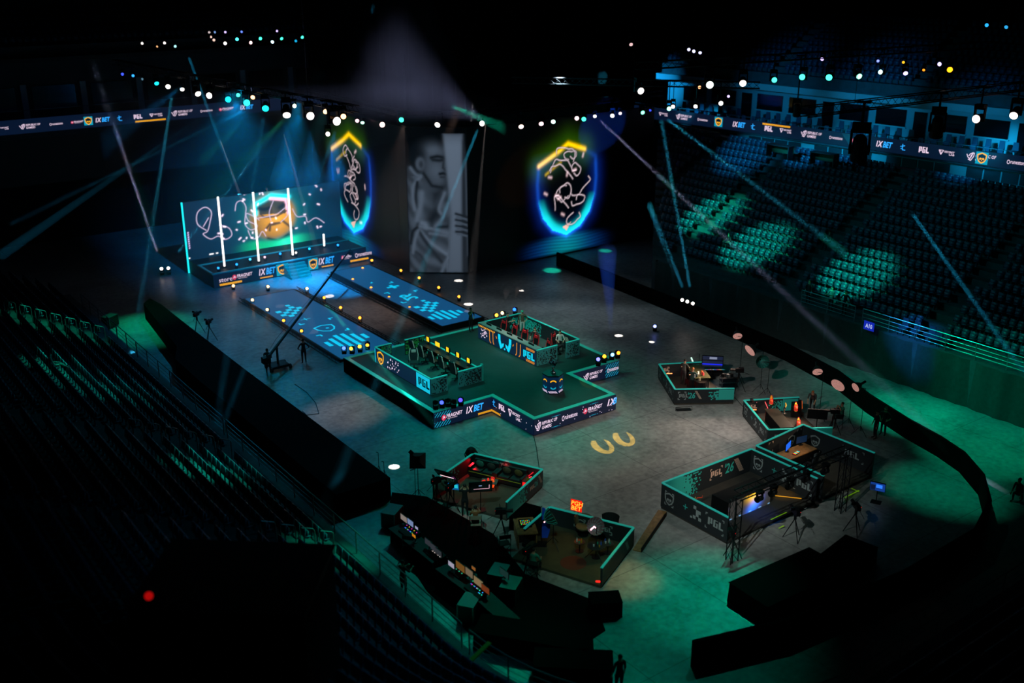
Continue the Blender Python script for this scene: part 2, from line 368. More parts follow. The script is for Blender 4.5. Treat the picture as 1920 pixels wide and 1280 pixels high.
def put_mark(kind, fr, u, v, h, parent, fit=None, e=.01):
    sub = MARK[kind](h); w = max(shape_w(s) for s, c in sub); k = 1 if fit is None else fit/w
    allc = []
    mb = MB(); mats = []
    for i, (s, c) in enumerate(sub):
        vs = [(x*k, y) for x, y in s[0]]; mm = ledc(c)
        if mm not in mats: mats.append(mm)
        mb.m(mats.index(mm)); mb._add([fr.at(u+x, v+y, e+.004*i) for x, y in vs], flip_fix(vs, s[1]))
    return mb.obj(NAMES[kind], mats, parent)
# ------------------------------------------------------------------ shared materials
M_BLK = mat('black_cloth', '#040404', .95, noise=.3, nscale=3, spec=.05)
M_BLKP = mat('black_paint', '#0b0c0e', .6, spec=.2)
M_STEEL = mat('galvanised_steel', '#7d8488', .4, .8)
M_DKST = mat('dark_steel', '#1a1d20', .45, .6)
M_TEAL = mat('teal_paint', '#23a79a', .5)
M_TEALP = mat('teal_print', '#2bbcae', .6)
M_PALEP = mat('pale_print', '#d9b9a4', .6)
M_GREYP = mat('grey_print', '#8d9796', .6)
M_PANEL = mat('charcoal_panel', '#1b2226', .6)
M_CONC = mat('terrace_concrete', '#3c4347', .85, noise=.25, nscale=2)
M_SEAT = mat('seat_plastic', '#2c3f55', .45)
M_SEATM = mat('seat_metal', '#4a5560', .4, .6)
M_WHITEW = mat('white_wall', '#b9bfc2', .7, noise=.08, nscale=1)
M_GLASS = mat('dark_glass', '#0a0d10', .12, spec=.6)
M_WOOD = mat('wood_board', '#8a6238', .6, noise=.3, nscale=6)
for n_, c_, e_ in (('white', '#e9cfe6', 1.1), ('blue', '#2aa6ff', 1.2), ('red', '#d8385a', .9), ('cyan', '#12b4d6', .75),
                   ('navy', '#0a1a30', .5), ('yellow', '#ffb010', 1.1), ('ledbase', '#07142b', 1.0), ('hot', '#fff0e6', 6.), ('lilac', '#b9a8ff', 3)):
    LEDC[n_] = led(n_, c_, e_)
def zat(x, y, v):                                     # height above (x, y) that appears in image row v
    a = (Vector((x, y, 0))-CAM); k = (CY-v)/F_PX      # (d.UP)/(d.FW) = k
    return -(a.dot(UP)-k*a.dot(FW))/(UP.z-k*FW.z)
def px(p):
    d = Vector(p)-CAM; w_ = d.dot(FW); return (CX+F_PX*d.dot(RT)/w_, CY-F_PX*d.dot(UP)/w_, w_)
# ------------------------------------------------------------------ floor
fm = bpy.data.materials.new('polished_concrete'); fm.use_nodes = True; nt = fm.node_tree; b_ = nt.nodes['Principled BSDF']
tc = nt.nodes.new('ShaderNodeTexCoord')
def noise_(sc, det, dist=0):
    n = nt.nodes.new('ShaderNodeTexNoise'); n.inputs['Scale'].default_value = sc; n.inputs['Detail'].default_value = det
    n.inputs['Distortion'].default_value = dist; nt.links.new(tc.outputs['Object'], n.inputs['Vector']); return n
n1, n2 = noise_(.35, 8, .6), noise_(3.2, 8, .3)
mx = nt.nodes.new('ShaderNodeMix'); mx.data_type = 'FLOAT'; mx.inputs[0].default_value = .5
nt.links.new(n1.outputs['Fac'], mx.inputs[2]); nt.links.new(n2.outputs['Fac'], mx.inputs[3])
cr = nt.nodes.new('ShaderNodeValToRGB'); cr.color_ramp.elements[0].position = .34; cr.color_ramp.elements[1].position = .68
cr.color_ramp.elements[0].color = (.13, .135, .13, 1); cr.color_ramp.elements[1].color = (.36, .355, .34, 1)
nt.links.new(mx.outputs[0], cr.inputs['Fac']); nt.links.new(cr.outputs['Color'], b_.inputs['Base Color'])
bk = nt.nodes.new('ShaderNodeTexBrick'); bk.inputs['Scale'].default_value = 1; bk.offset = 0
bk.inputs['Brick Width'].default_value = 6; bk.inputs['Row Height'].default_value = 6; bk.inputs['Mortar Size'].default_value = .02
bk.inputs['Color1'].default_value = bk.inputs['Color2'].default_value = (1, 1, 1, 1); bk.inputs['Mortar'].default_value = (.25, .25, .25, 1)
nt.links.new(tc.outputs['Object'], bk.inputs['Vector'])
mm = nt.nodes.new('ShaderNodeMix'); mm.data_type = 'RGBA'; mm.blend_type = 'MULTIPLY'; mm.inputs[0].default_value = .8
nt.links.new(cr.outputs['Color'], mm.inputs[6]); nt.links.new(bk.outputs['Color'], mm.inputs[7]); nt.links.new(mm.outputs[2], b_.inputs['Base Color'])
b_.inputs['Roughness'].default_value = .42
struct('floor', MB().poly([(-30, -20, 0), (130, -20, 0), (130, 150, 0), (-30, 150, 0)]), fm)
# ------------------------------------------------------------------ barrier round the rink, near gap left open
def ribbon_solid(inner, outer, z0, z1, name, m, label, cat):
    mb = MB(); n = len(inner)
    vs = [(*p, z0) for p in inner]+[(*p, z0) for p in outer]+[(*p, z1) for p in inner]+[(*p, z1) for p in outer]
    fs = []
    for i in range(n-1):
        a, b, c, d = i, i+1, n+i+1, n+i
        fs += [(a, d, c, b), (a+2*n, b+2*n, c+2*n, d+2*n), (a, b, b+2*n, a+2*n), (d, d+2*n, c+2*n, c)]
    fs += [(0, 2*n, 3*n, n), (n-1, 2*n-1, 4*n-1, 3*n-1)]
    mb._add(vs, fs); o = mb.obj(name, m); return tag(o, label, cat)
inn = [(23.2, 42), (23.2, 60), (23.3, 70), (23.4, 76), (23.2, 78)]
out = [(20.2, 42), (20.2, 60), (20.3, 64.5), (21.2, 66.6), (22.4, 77)]
ribbon_solid(inn, out, 0, 1.2, 'covered_barrier', M_BLK, 'long black cloth covered barrier along the seating side walkway', 'barrier')
cI = [(25.8, 23.6), (29.9, 22.4), (36.6, 21.8), (42.2, 22), (45.2, 23.1), (47.4, 24.8), (48.9, 26.8), (49.6, 28.6), (50.2, 31), (51.4, 34.5), (53, 38), (54.2, 43), (55, 52), (55.6, 62), (56, 70)]
def offs(pts, d):
    o = []
    for i, p in enumerate(pts):
        a = Vector(pts[max(0, i-1)]); b = Vector(pts[min(len(pts)-1, i+1)]); t = (b-a).normalized(); o.append((p[0]+t.y*d, p[1]-t.x*d))
    return o
ribbon_solid(cI, offs(cI, .16), 0, 1.2, 'curved_rink_barrier', M_BLK, 'black curved barrier round the open end of the arena floor', 'barrier')
# ------------------------------------------------------------------ seating bowl: one U-shaped path, rows stepping outwards
SEG = [53., 9.5*math.pi/2, 18.5, 11*math.pi/2, 47.]
LTOT = sum(SEG)+4
def bowl(s, d):                                        # point and outward normal
    if s <= SEG[0]: return Vector((18-d, 80-s)), Vector((-1, 0))
    s -= SEG[0]
    if s <= SEG[1]:
        a = math.pi+s/9.5; n = Vector((math.cos(a), math.sin(a))); return Vector((27.5, 27))+n*(9.5+d), n
    s -= SEG[1]
    if s <= SEG[2]: return Vector((27.5+s, 17.5-d)), Vector((0, -1))
    s -= SEG[2]
    if s <= SEG[3]:
        a = 1.5*math.pi+s/11; n = Vector((math.cos(a), math.sin(a))); return Vector((46, 28.5))+n*(11+d), n
    s -= SEG[3]
    return Vector((57+d, 28.5+min(s, 30.6+d*1.04))), Vector((1, 0))       # the stand ends on a slant beside the LED wall
def zfront(s): t = min(1, max(0, (s-SEG[0]-10)/35)); return 2.0+1.0*t
S_ARC = sorted(set([0, SEG[0]]+[SEG[0]+SEG[1]*i/12 for i in range(13)]+[SEG[0]+SEG[1]+18.5*i/6 for i in range(7)]+[sum(SEG[:3])+SEG[3]*i/12 for i in range(13)]+[LTOT]))
RD, RR = .82, .43
NROW = 22
def terrace(slist, nrow, name):
    mb = MB(); prof = [(0, -9)]
    prof.append((0, 0)); prof.append((.9, 0))
    for r in range(1, nrow): prof += [(.9+(r-1)*RD, r*RR), (.9+r*RD, r*RR)]
    prof.append((.9+(nrow-1)*RD, -9)); b = []
    for s in slist:
        for d, z in prof:
            p, n = bowl(s, d); mb.v.append((p.x, p.y, 0 if z == -9 else zfront(s)+z))
    k = len(prof)
    for i in range(len(slist)-1):
        for j in range(k-1): mb.f.append([i*k+j, i*k+j+1, (i+1)*k+j+1, (i+1)*k+j]); mb.mi.append(0)
    mb.f.append(list(range(k))); mb.f.append([(len(slist)-1)*k+j for j in range(k)][::-1]); mb.mi += [0, 0]
    return struct(name, mb, M_CONC)
sp = sum(SEG[:3])+8
terrace([s for s in S_ARC if s < sp]+[sp], NROW, 'seating_terrace')
terrace([sp]+[s for s in S_ARC if s > sp], 18, 'seating_terrace')
# seat master: backrest, tipped-up seat, bracket (local: faces +Y, toward the arena)
def seat_parts():
    b = MB(); b.box((0, -.10, .62), (.44, .045, .40), M=Matrix.Rotation(R(-10), 3, 'X')); b.box((0, -.045, .40), (.40, .05, .10), M=Matrix.Rotation(R(-25), 3, 'X'))
    s_ = MB(); s_.box((0, .02, .50), (.41, .06, .34), M=Matrix.Rotation(R(-6), 3, 'X')); s_.box((0, .055, .37), (.38, .05, .08))
    k = MB(); k.box((0, -.06, .2), (.06, .05, .40)); k.box((.235, -.02, .45), (.03, .30, .05)); k.box((0, -.08, .012), (.18, .12, .024))
    return b, s_, k
sb, ss, sk = seat_parts()
AISLES = [(12.5, 14.2), (33, 34.6), (44, 45.4), (SEG[0]+6, SEG[0]+7.2), (SEG[0]+SEG[1]+8, SEG[0]+SEG[1]+9.2), (sum(SEG[:3])+9, sum(SEG[:3])+10.2),
          (sum(SEG[:4])+6, sum(SEG[:4])+7.3), (sum(SEG[:4])+17.5, sum(SEG[:4])+18.8), (sum(SEG[:4])+28.5, sum(SEG[:4])+29.8), (sum(SEG[:4])+36, sum(SEG[:4])+37)]
seats = []
for r in range(1, NROW):
    d = .9+r*RD-.42; s = .4
    while s < LTOT:
        onarc = SEG[0] < s < SEG[0]+SEG[1] or sum(SEG[:3]) < s < sum(SEG[:4]); rad = 9.5 if s < SEG[0]+SEG[1] else 11
        step = .53*(rad/(rad+d) if onarc else 1)
        if not (r >= 17 and s > sp) and s-sum(SEG[:4]) < 30.0+d*1.04 and not any(a < s < b for a, b in AISLES):
            p, n = bowl(s, d); z = zfront(s)+r*RR; q = px((p.x, p.y, z+.5))
            if q[2] > 3 and -30 < q[0] < 1950 and -30 < q[1] < 1330: seats.append((q[2], s, p.x, p.y, z, math.atan2(n.y, n.x)+math.pi/2))
        s += step
seats.sort()
near = seats[:300]; rest = seats[300:]
m1, m2, m3 = sb.mesh('backrest', M_SEAT), ss.mesh('seat_pan', M_SEAT), sk.mesh('bracket', M_SEATM)
for q, s, x, y, z, a in near:
    t = thing('stadium_seat', 'dark tip-up plastic seat folded shut in the rows beside the big black draped box', 'seat', (x, y, z), a, 'tip-up seats in the seating rows')
    for nm, me in (('backrest', m1), ('seat_pan', m2), ('bracket', m3)):
        o = bpy.data.objects.new(nm, me); COL.objects.link(o); o.parent = t
def joined(base, inst, name, m):
    bv = np.array(base.v); n = len(bv); V = []; Fs = []
    for i, (q, s, x, y, z, a) in enumerate(inst):
        c, k = math.cos(a), math.sin(a)
        V.append(np.stack([bv[:, 0]*c-bv[:, 1]*k+x, bv[:, 0]*k+bv[:, 1]*c+y, bv[:, 2]+z], 1))
    V = np.concatenate(V); fa = np.array(base.f)                          # all quads
    FF = (fa[None]+(np.arange(len(inst))*n)[:, None, None]).reshape(-1, 4)
    me = bpy.data.meshes.new(name); me.vertices.add(len(V)); me.vertices.foreach_set('co', V.ravel())
    me.loops.add(FF.size); me.loops.foreach_set('vertex_index', FF.ravel().astype(np.int32)); me.polygons.add(len(FF))
    me.polygons.foreach_set('loop_start', np.arange(0, FF.size, 4, dtype=np.int32)); me.polygons.foreach_set('loop_total', np.full(len(FF), 4, np.int32))
    me.materials.append(m); me.update(calc_edges=True); o = bpy.data.objects.new(name, me); COL.objects.link(o); return o
full = MB(); full.v = sb.v+ss.v+sk.v; n0 = len(sb.v); n1_ = n0+len(ss.v)
full.f = sb.f+[[i+n0 for i in f] for f in ss.f]+[[i+n1_ for i in f] for f in sk.f]
half = sum(SEG[:3])
for sel, lab in ((lambda s: s <= half, 'rows of dark tip-up seats filling the stand along the covered barrier'), (lambda s: s > half, 'rows of dark tip-up seats filling the stand under the long sponsor ribbon')):
    tag(joined(full, [i for i in rest if sel(i[1])], 'stadium_seats', M_SEAT), lab, 'seats', kind='stuff')
# railing on the front edge of the bowl
def railing(s0, s1, lab, n=None):
    n = n or int((s1-s0)/2.0); t = thing('guard_railing', lab, 'railing', (*bowl((s0+s1)/2, .15)[0], zfront((s0+s1)/2)))
    pts = [(*bowl(s0+(s1-s0)*i/(n*2), .15)[0], zfront(s0+(s1-s0)*i/(n*2))) for i in range(n*2+1)]
    for i in range(0, len(pts), 2):
        p = pts[i]; MB().cyl(p, (p[0], p[1], p[2]+1.05), .03, n=6).obj('post', M_STEEL, t)
    for h, rr in ((1.05, .032), (.75, .016), (.5, .016), (.25, .016)):
        MB().tube([(p[0], p[1], p[2]+h) for p in pts], rr, 6).obj('rail', M_STEEL, t)
railing(4, 30, 'long steel guard railing above the green-lit walkway beside the covered barrier')
railing(30.5, 52.5, 'steel guard railing above the walkway next to the mixing desks')
railing(53, sum(SEG[:2])-.5, 'curved steel guard railing round the corner with a yellow plank')
railing(sum(SEG[:2]), sum(SEG[:3])-1, 'dark steel guard railing behind the curved end barrier')
railing(sum(SEG[:4])-13, sum(SEG[:4])+11.0, 'green-lit steel guard railing above the hanging wall drape')
railing(sum(SEG[:4])+11.6, sum(SEG[:4])+16, 'short steel railing carrying the blue A10 sign')
# aisle hoops
def hoop(r, s):
    p, n = bowl(s, .9+r*RD-.5); z = zfront(s)+r*RR; q = n*(.62)
    MB_ = MB().tube([(p.x, p.y, z), (p.x, p.y, z+.95), (p.x+n.x*.06, p.y+n.y*.06, z+1.05), (p.x+q.x-n.x*.06, p.y+q.y-n.y*.06, z+1.05+RR*.5), (p.x+q.x, p.y+q.y, z+.95+RR*.5), (p.x+q.x, p.y+q.y, z+RR)], .024, 6)
    o = MB_.obj('handrail_hoop', M_STEEL, None, loc=(p.x, p.y, z)); return o
for s, rows, lab in ((13.3, range(1, 8), 'bent steel handrail hoop in the aisle near the seated green-lit person'), (33.8, range(1, 7), 'bent steel handrail hoop in the aisle by the bright green seats'), (44.6, range(1, 5), 'bent steel handrail hoop in the aisle above the mixing desks')):
    for r in rows: tag(hoop(r, s), lab, 'handrail', 'handrail hoops '+lab.split('hoop ')[1])
# ------------------------------------------------------------------ end wall and balcony fascias with LED ribbons
struct('wall_far', MB().box((20, 104.8, 16), (110, .4, 32)), M_BLKP)
struct('wall_right', MB().box((92, 45, 16), (.4, 120, 32)), M_BLKP)
struct('ceiling', MB().box((40, 45, 34), (130, 130, .4)), M_BLKP)
# left/far balcony: fascia at y 96.5, deck behind it, suites with dark windows
ZR0, ZR1 = 11.45, 12.55
lb = thing('balcony', 'dark balcony front carrying the sponsor ribbon behind the small LED stage', 'balcony', (20, 96.7, 0))
MB().box((20, 100.5, 11.2), (62, 7.6, .5)).obj('deck', M_CONC, lb)
fs_ = MB().box((20, 96.6, 12), (62, .2, 1.15)).obj('led_ribbon', LEDC['ledbase'], lb)
MB().box((20, 96.9, 9.0), (62, .2, 4.0)).obj('under_panel', M_PANEL, lb)
MB().tube([(-11, 96.6, 13.3), (51, 96.6, 13.3)], .03, 6).obj('rail', M_STEEL, lb)
fl = wallframe((0, 96.5), (50, 96.5), 12)
for k, u0, u1, vv in (('secret', -6, 16, 240), ('rog', 36, 76, 236), ('rune', 92, 117, 228), ('frag', 132, 156, 225), ('emblem', 156.5, 173, 222), ('bet', 178, 206, 220), ('star', 219, 228, 217),
                      ('pgl', 250, 266, 214), ('secret', 280, 304, 212.5), ('rog', 321, 361, 209), ('rune', 375, 398, 205), ('frag', 410, 438, 202), ('bet', 450, 475, 200)):
    a, b = Py(u0, vv, 96.5), Py(u1, vv, 96.5); h = (b.x-a.x)*{'emblem': .98, 'pgl': .5, 'bet': .3, 'star': 1.1}.get(k, .24)
    put_mark(k, fl, a.x, -h/2, min(h, .95), fs_, fit=b.x-a.x, e=.03)
a, b = Py(253, 223, 96.5), Py(310, 217, 96.5)
lay(hatch2d(b.x-a.x, .14, 30, 1, .75), fl, a.x, -.5, LEDC['yellow'], 'hatch_print', fs_, .03)
sw = thing('suite_front', 'row of dark glazed suites above the ribbon behind the small LED stage', 'suites', (20, 100, 11.4))
MB().box((20, 101, 14.2), (62, .3, 5.2)).obj('wall', mat('dim_wall', '#3a4448', .8), sw)
for i in range(12):
    x = -8+i*5.0
    MB().box((x+1.9, 100.8, 13.7), (3.6, .12, 2.0)).obj('window', M_GLASS, sw)
    MB().box((x+4.4, 100.75, 13.2), (.5, .25, 3.4)).obj('pilaster', M_WHITEW, sw)
MB().box((20, 100.4, 17.0), (62, 1.6, .35)).obj('canopy', M_PANEL, sw)
# right balcony: the ribbon runs from (71.0,75.5) to (75.6,40)
RA, RB = Vector((70.9, 77.0)), Vector((77.5, 24.0)); rd = (RB-RA).normalized(); rn = Vector((rd.y, -rd.x))   # rn points to the arena (-x)
def rp(t, o=0): p = RA+rd*t-rn*o; return (p.x, p.y)         # t along, o = metres behind the ribbon face
LR = (RB-RA).length
ZB = 11.3
rb = thing('balcony', 'long balcony front carrying the sponsor ribbon above the side stand', 'balcony', (74, 50, 0))
M_SIDEW = mat('pale_balcony_wall', '#9aa7ab', .7, noise=.06, nscale=1)
MB().slab(rp(0, .1), rp(LR, .1), ZB-.55, ZB+.5, .2).obj('led_panel', LEDC['ledbase'], rb)
led_r = [o for o in COL.objects if o.parent == rb][-1]
MB().prism([rp(LR, .2), rp(LR, 7), rp(0, 7), rp(0, .2)][::-1] if False else [rp(0, .2), rp(LR, .2), rp(LR, 7), rp(0, 7)], ZB-.75, ZB-.45).obj('deck', M_CONC, rb)
MB().slab(rp(0, .9), rp(LR, .9), ZB-3.6, ZB-.7, .2).obj('lower_wall', M_SIDEW, rb)
MB().tube([(*rp(0, .15), ZB+.75), (*rp(LR, .15), ZB+.75)], .03, 6).obj('rail', M_STEEL, rb)
for i in range(24):
    q = rp(1+i*2.2, .15); MB().box((q[0], q[1], ZB+.6), (.05, .05, .3)).obj('rail_post', M_STEEL, rb)
g0 = 0
for grp in range(7):                                         # ventilation grilles in groups of four under the ribbon
    for k in range(4):
        t = 6.2+grp*6.6+k*1.35; MB().slab(rp(t, .76), rp(t+1.22, .76), ZB-1.75, ZB-.95, .06).obj('grille', mat('grille', '#2b3338', .5, .3), rb)
def ribbon_t(u, v):
    d = ray(u, v); n3 = Vector((rn.x, rn.y, 0)); o3 = Vector((RA.x, RA.y, 0)); k = (o3-CAM).dot(n3)/d.dot(n3); p = CAM+d*k
    return (Vector((p.x, p.y))-RA).dot(rd), p.z
frr = Frame((RA.x, RA.y, ZB), (rd.x, rd.y, 0), (0, 0, 1), (rn.x, rn.y, 0))
for k, u0, u1, vv in (('secret', 1236, 1252, 214), ('rog', 1268, 1297, 219), ('rune', 1308, 1327, 224), ('emblem', 1340, 1355, 228), ('bet', 1374, 1398, 233), ('star', 1408, 1416, 237), ('pgl', 1434, 1449, 241),
                      ('secret', 1462, 1484, 246), ('rog', 1502, 1541, 252), ('rune', 1555, 1580, 258), ('frag', 1597, 1626, 262), ('bet', 1643, 1674, 270), ('star', 1688, 1698, 276), ('pgl', 1723, 1742, 281), ('secret', 1760, 1790, 288),
                      ('rog', 1812, 1868, 296), ('rune', 1888, 1926, 304)):
    t0, z0 = ribbon_t(u0, vv); t1, z1 = ribbon_t(u1, vv); L_ = t1-t0
    h = L_*{'emblem': .95, 'pgl': .55, 'bet': .34, 'star': 1.1}.get(k, .27)
    put_mark(k, frr, t0, -h/2+.02, min(h, .9), led_r, fit=L_, e=.02)
t0, _ = ribbon_t(1430, 231); t1, _ = ribbon_t(1482, 238); lay(hatch2d(t1-t0, .14, 34, 1, .75), frr, t0, .32, LEDC['yellow'], 'hatch_print', led_r, .02)
t0, _ = ribbon_t(1570, 256); t1, _ = ribbon_t(1605, 262); lay(hatch2d(t1-t0, .95, 8, -.9, .12), frr, t0+.4, -.48, LEDC['cyan'], 'hatch_print', led_r, .015)
t0, _ = ribbon_t(1830, 296); put_mark('emblem', frr, t0, -.45, .9, led_r, e=.05)
# suites on the balcony: pale wall with windows, chairs in front
su = thing('suite_front', 'pale wall of glazed suites and doors on the balcony above the side stand', 'suites', (80, 50, ZB))
MB().slab(rp(0, 5.2), rp(LR, 5.2), ZB-.45, ZB+3.1, .3).obj('wall', M_SIDEW, su)
MB().slab(rp(0, 4.2), rp(LR, 4.2), ZB+2.75, ZB+3.3, 2.2).obj('canopy', M_SIDEW, su)
t = 2.
k = 0
while t < LR-4:
    if k % 3 == 2: MB().slab(rp(t, 5.0), rp(t+1.1, 5.0), ZB-.4, ZB+2.1, .1).obj('door', M_GLASS, su); t += 1.7
    else:
        MB().slab(rp(t, 5.0), rp(t+2.7, 5.0), ZB+.75, ZB+2.15, .1).obj('window', M_GLASS, su)
        MB().slab(rp(t-.1, 4.95), rp(t+2.8, 4.95), ZB+.65, ZB+.75, .16).obj('sill', M_WHITEW, su); t += 3.4
    k += 1
ch = thing('balcony_chair', 'dark upholstered chair facing the arena on the suite balcony', 'chair', (0, 0, 0), 0, 'chairs on the suite balcony')
MB().box((0, 0, .42), (.5, .5, .1)).obj('seat', M_SEAT, ch, False); MB().box((0, -.24, .75), (.48, .08, .6), taper=.8).obj('backrest', M_SEAT, ch, False)
for sx in (-.2, .2):
    for sy in (-.2, .2): MB().box((sx, sy, .19), (.04, .04, .38)).obj('leg', M_DKST, ch, False)
first = True
for row, oo in ((0, 1.5), (1, 3.0)):
    for i in range(40):
        t = 3+i*1.05+(.5 if row else 0)
        if i % 8 == 7: continue
        p = rp(t, oo); a = math.atan2(rn.y, rn.x)-math.pi/2
        if first: ch.location = (*p, ZB-.45+.3*row); ch.rotation_euler = (0, 0, a); first = False
        else: copy_tree(ch, loc=(*p, ZB-.45+.3*row), rz=a)
# upper tier above the suites
mb = MB()
for r in range(9): mb.slab(rp(0, 4.4+r*.85), rp(LR, 4.4+r*.85), ZB+3.3, ZB+4.2+r*.5, .85)
struct('upper_terrace', mb, M_CONC)
up = []
for r in range(9):
    for i in range(int(LR/.55)):
        if i % 24 > 21: continue
        p = rp(.5+i*.55, 4.4+r*.85+.1); z = ZB+4.2+r*.5; q = px((p[0], p[1], z))
        if -20 < q[0] < 1940 and -20 < q[1]: up.append((q[2], 0, p[0], p[1], z, math.atan2(rn.y, rn.x)-math.pi/2))
tag(joined(full, up, 'stadium_seats', M_SEAT), 'rows of dark seats in the upper tier over the glazed suites', 'seats', kind='stuff')
mb = MB(); up = []
for r in range(8):
    mb.box((20, 100.9+r*.85, 17.2+(.9+r*.5)/2), (62, .85, .9+r*.5))
    for i in range(100): up.append((0, 0, -9+i*.58, 100.9+r*.85, 18.1+r*.5, math.pi))
struct('upper_terrace', mb, M_CONC)
tag(joined(full, up, 'stadium_seats', M_SEAT), 'rows of dark seats in the far upper tier behind the small LED stage', 'seats', kind='stuff')
# blue-lit desks standing on the top row under the ribbon
for u, v in ((1462, 285), (1545, 300)):
    p = P(u, v, 10.6); t = thing('folding_desk', 'dark commentary desk standing behind the top row of seats', 'desk', (p.x, p.y, 10.2), math.atan2(rd.y, rd.x), 'commentary desks')
    MB().box((0, 0, .95), (2.1, .8, .06)).obj('top', M_PANEL, t, False); MB().box((0, .36, .6), (2.1, .05, .66)).obj('front_panel', mat('olive_panel', '#39401f', .7), t, False)
    for sx in (-1, 1): MB().box((sx, 0, .46), (.06, .75, .92)).obj('side_panel', M_PANEL, t, False)
# hanging wall drape on the side stand's front
mb = MB(); n = 200
for i in range(n+1):
    s = sum(SEG[:4])-14+i*.36; p, nn = bowl(min(s, sum(SEG[:4])+30), -.12-.07*math.sin(i*1.7)-.05*math.sin(i*.63)); zt = 2.95+.04*math.sin(i*.4)
    mb.v += [(p.x, p.y, .0), (p.x+.05*nn.x, p.y+.05*nn.y, zt)]
for i in range(n): mb.f.append([2*i, 2*i+2, 2*i+3, 2*i+1]); mb.mi.append(0)
tag(mb.obj('wall_drape', mat('dark_drape', '#26312f', .85, noise=.2, nscale=4), smooth=True), 'long dark green-lit drape hanging on the side stand front wall', 'drape')
# ------------------------------------------------------------------ picture on an LED wall: a grid whose vertex colours are the picture
SCR = None
def screen_mat(es):
    k = 'led_picture_%g' % es
    if k in MATS: return MATS[k]
    m = bpy.data.materials.new(k); m.use_nodes = True; nt = m.node_tree; b = nt.nodes['Principled BSDF']
    b.inputs['Base Color'].default_value = (.004, .005, .006, 1); b.inputs['Roughness'].default_value = .5
    a = nt.nodes.new('ShaderNodeAttribute'); a.attribute_name = 'picture'; nt.links.new(a.outputs['Color'], b.inputs['Emission Color'])
    b.inputs['Emission Strength'].default_value = es; MATS[k] = m; return m
def picture(fr, w, h, nx, ny, fn, parent, name='screen_picture', es=1., e=.02):
    us, vs = np.meshgrid(np.linspace(0, w, nx), np.linspace(0, h, ny)); rgb = np.clip(fn(us, vs), 0, 4)
    me = bpy.data.meshes.new(name); V = [tuple(fr.at(a, b, e)) for a, b in zip(us.ravel(), vs.ravel())]
    off = ORG.get(parent.name, Vector()); V = [(x-off.x, y-off.y, z-off.z) for x, y, z in V]
    me.from_pydata(V, [], [(j*nx+i, j*nx+i+1, (j+1)*nx+i+1, (j+1)*nx+i) for j in range(ny-1) for i in range(nx-1)])
    at = me.color_attributes.new('picture', 'FLOAT_COLOR', 'POINT'); c = np.ones((nx*ny, 4), np.float32); c[:, :3] = rgb.reshape(-1, 3); at.data.foreach_set('color', c.ravel())
    me.materials.append(screen_mat(es)); o = bpy.data.objects.new(name, me); COL.objects.link(o); o.parent = parent; return o
def seg_d(U, V, pts, closed=False):
    d = np.full(U.shape, 1e9); pts = list(pts)+([pts[0]] if closed else [])
    for (ax, ay), (bx, by) in zip(pts, pts[1:]):
        dx, dy = bx-ax, by-ay; t = np.clip(((U-ax)*dx+(V-ay)*dy)/(dx*dx+dy*dy+1e-12), 0, 1)
        d = np.minimum(d, np.hypot(U-ax-t*dx, V-ay-t*dy))
    return d
def inside(U, V, pts):
    r = np.zeros(U.shape, bool); n = len(pts)
    for i in range(n):
        (ax, ay), (bx, by) = pts[i-1], pts[i]
        c = ((ay > V) != (by > V)) & (U < (bx-ax)*(V-ay)/((by-ay) or 1e-12)+ax); r ^= c
    return r
def soft(d, w): return 1/(1+np.exp(np.clip(d/w, -30, 30)))
def glow(d, w): return np.exp(-(d/w)**2)
def C3(h): return np.array(lin(h))
def smooth_pts(pts, n=6):
    o = []
    for i in range(len(pts)-1):
        p0, p1, p2, p3 = (np.array(pts[max(0, min(len(pts)-1, i+k))], float) for k in (-1, 0, 1, 2))
        for k in range(n):
            t = k/n; o.append(tuple(.5*((2*p1)+(-p0+p2)*t+(2*p0-5*p1+4*p2-p3)*t*t+(-p0+3*p1-3*p2+p3)*t**3)))
    return o+[tuple(pts[-1])]
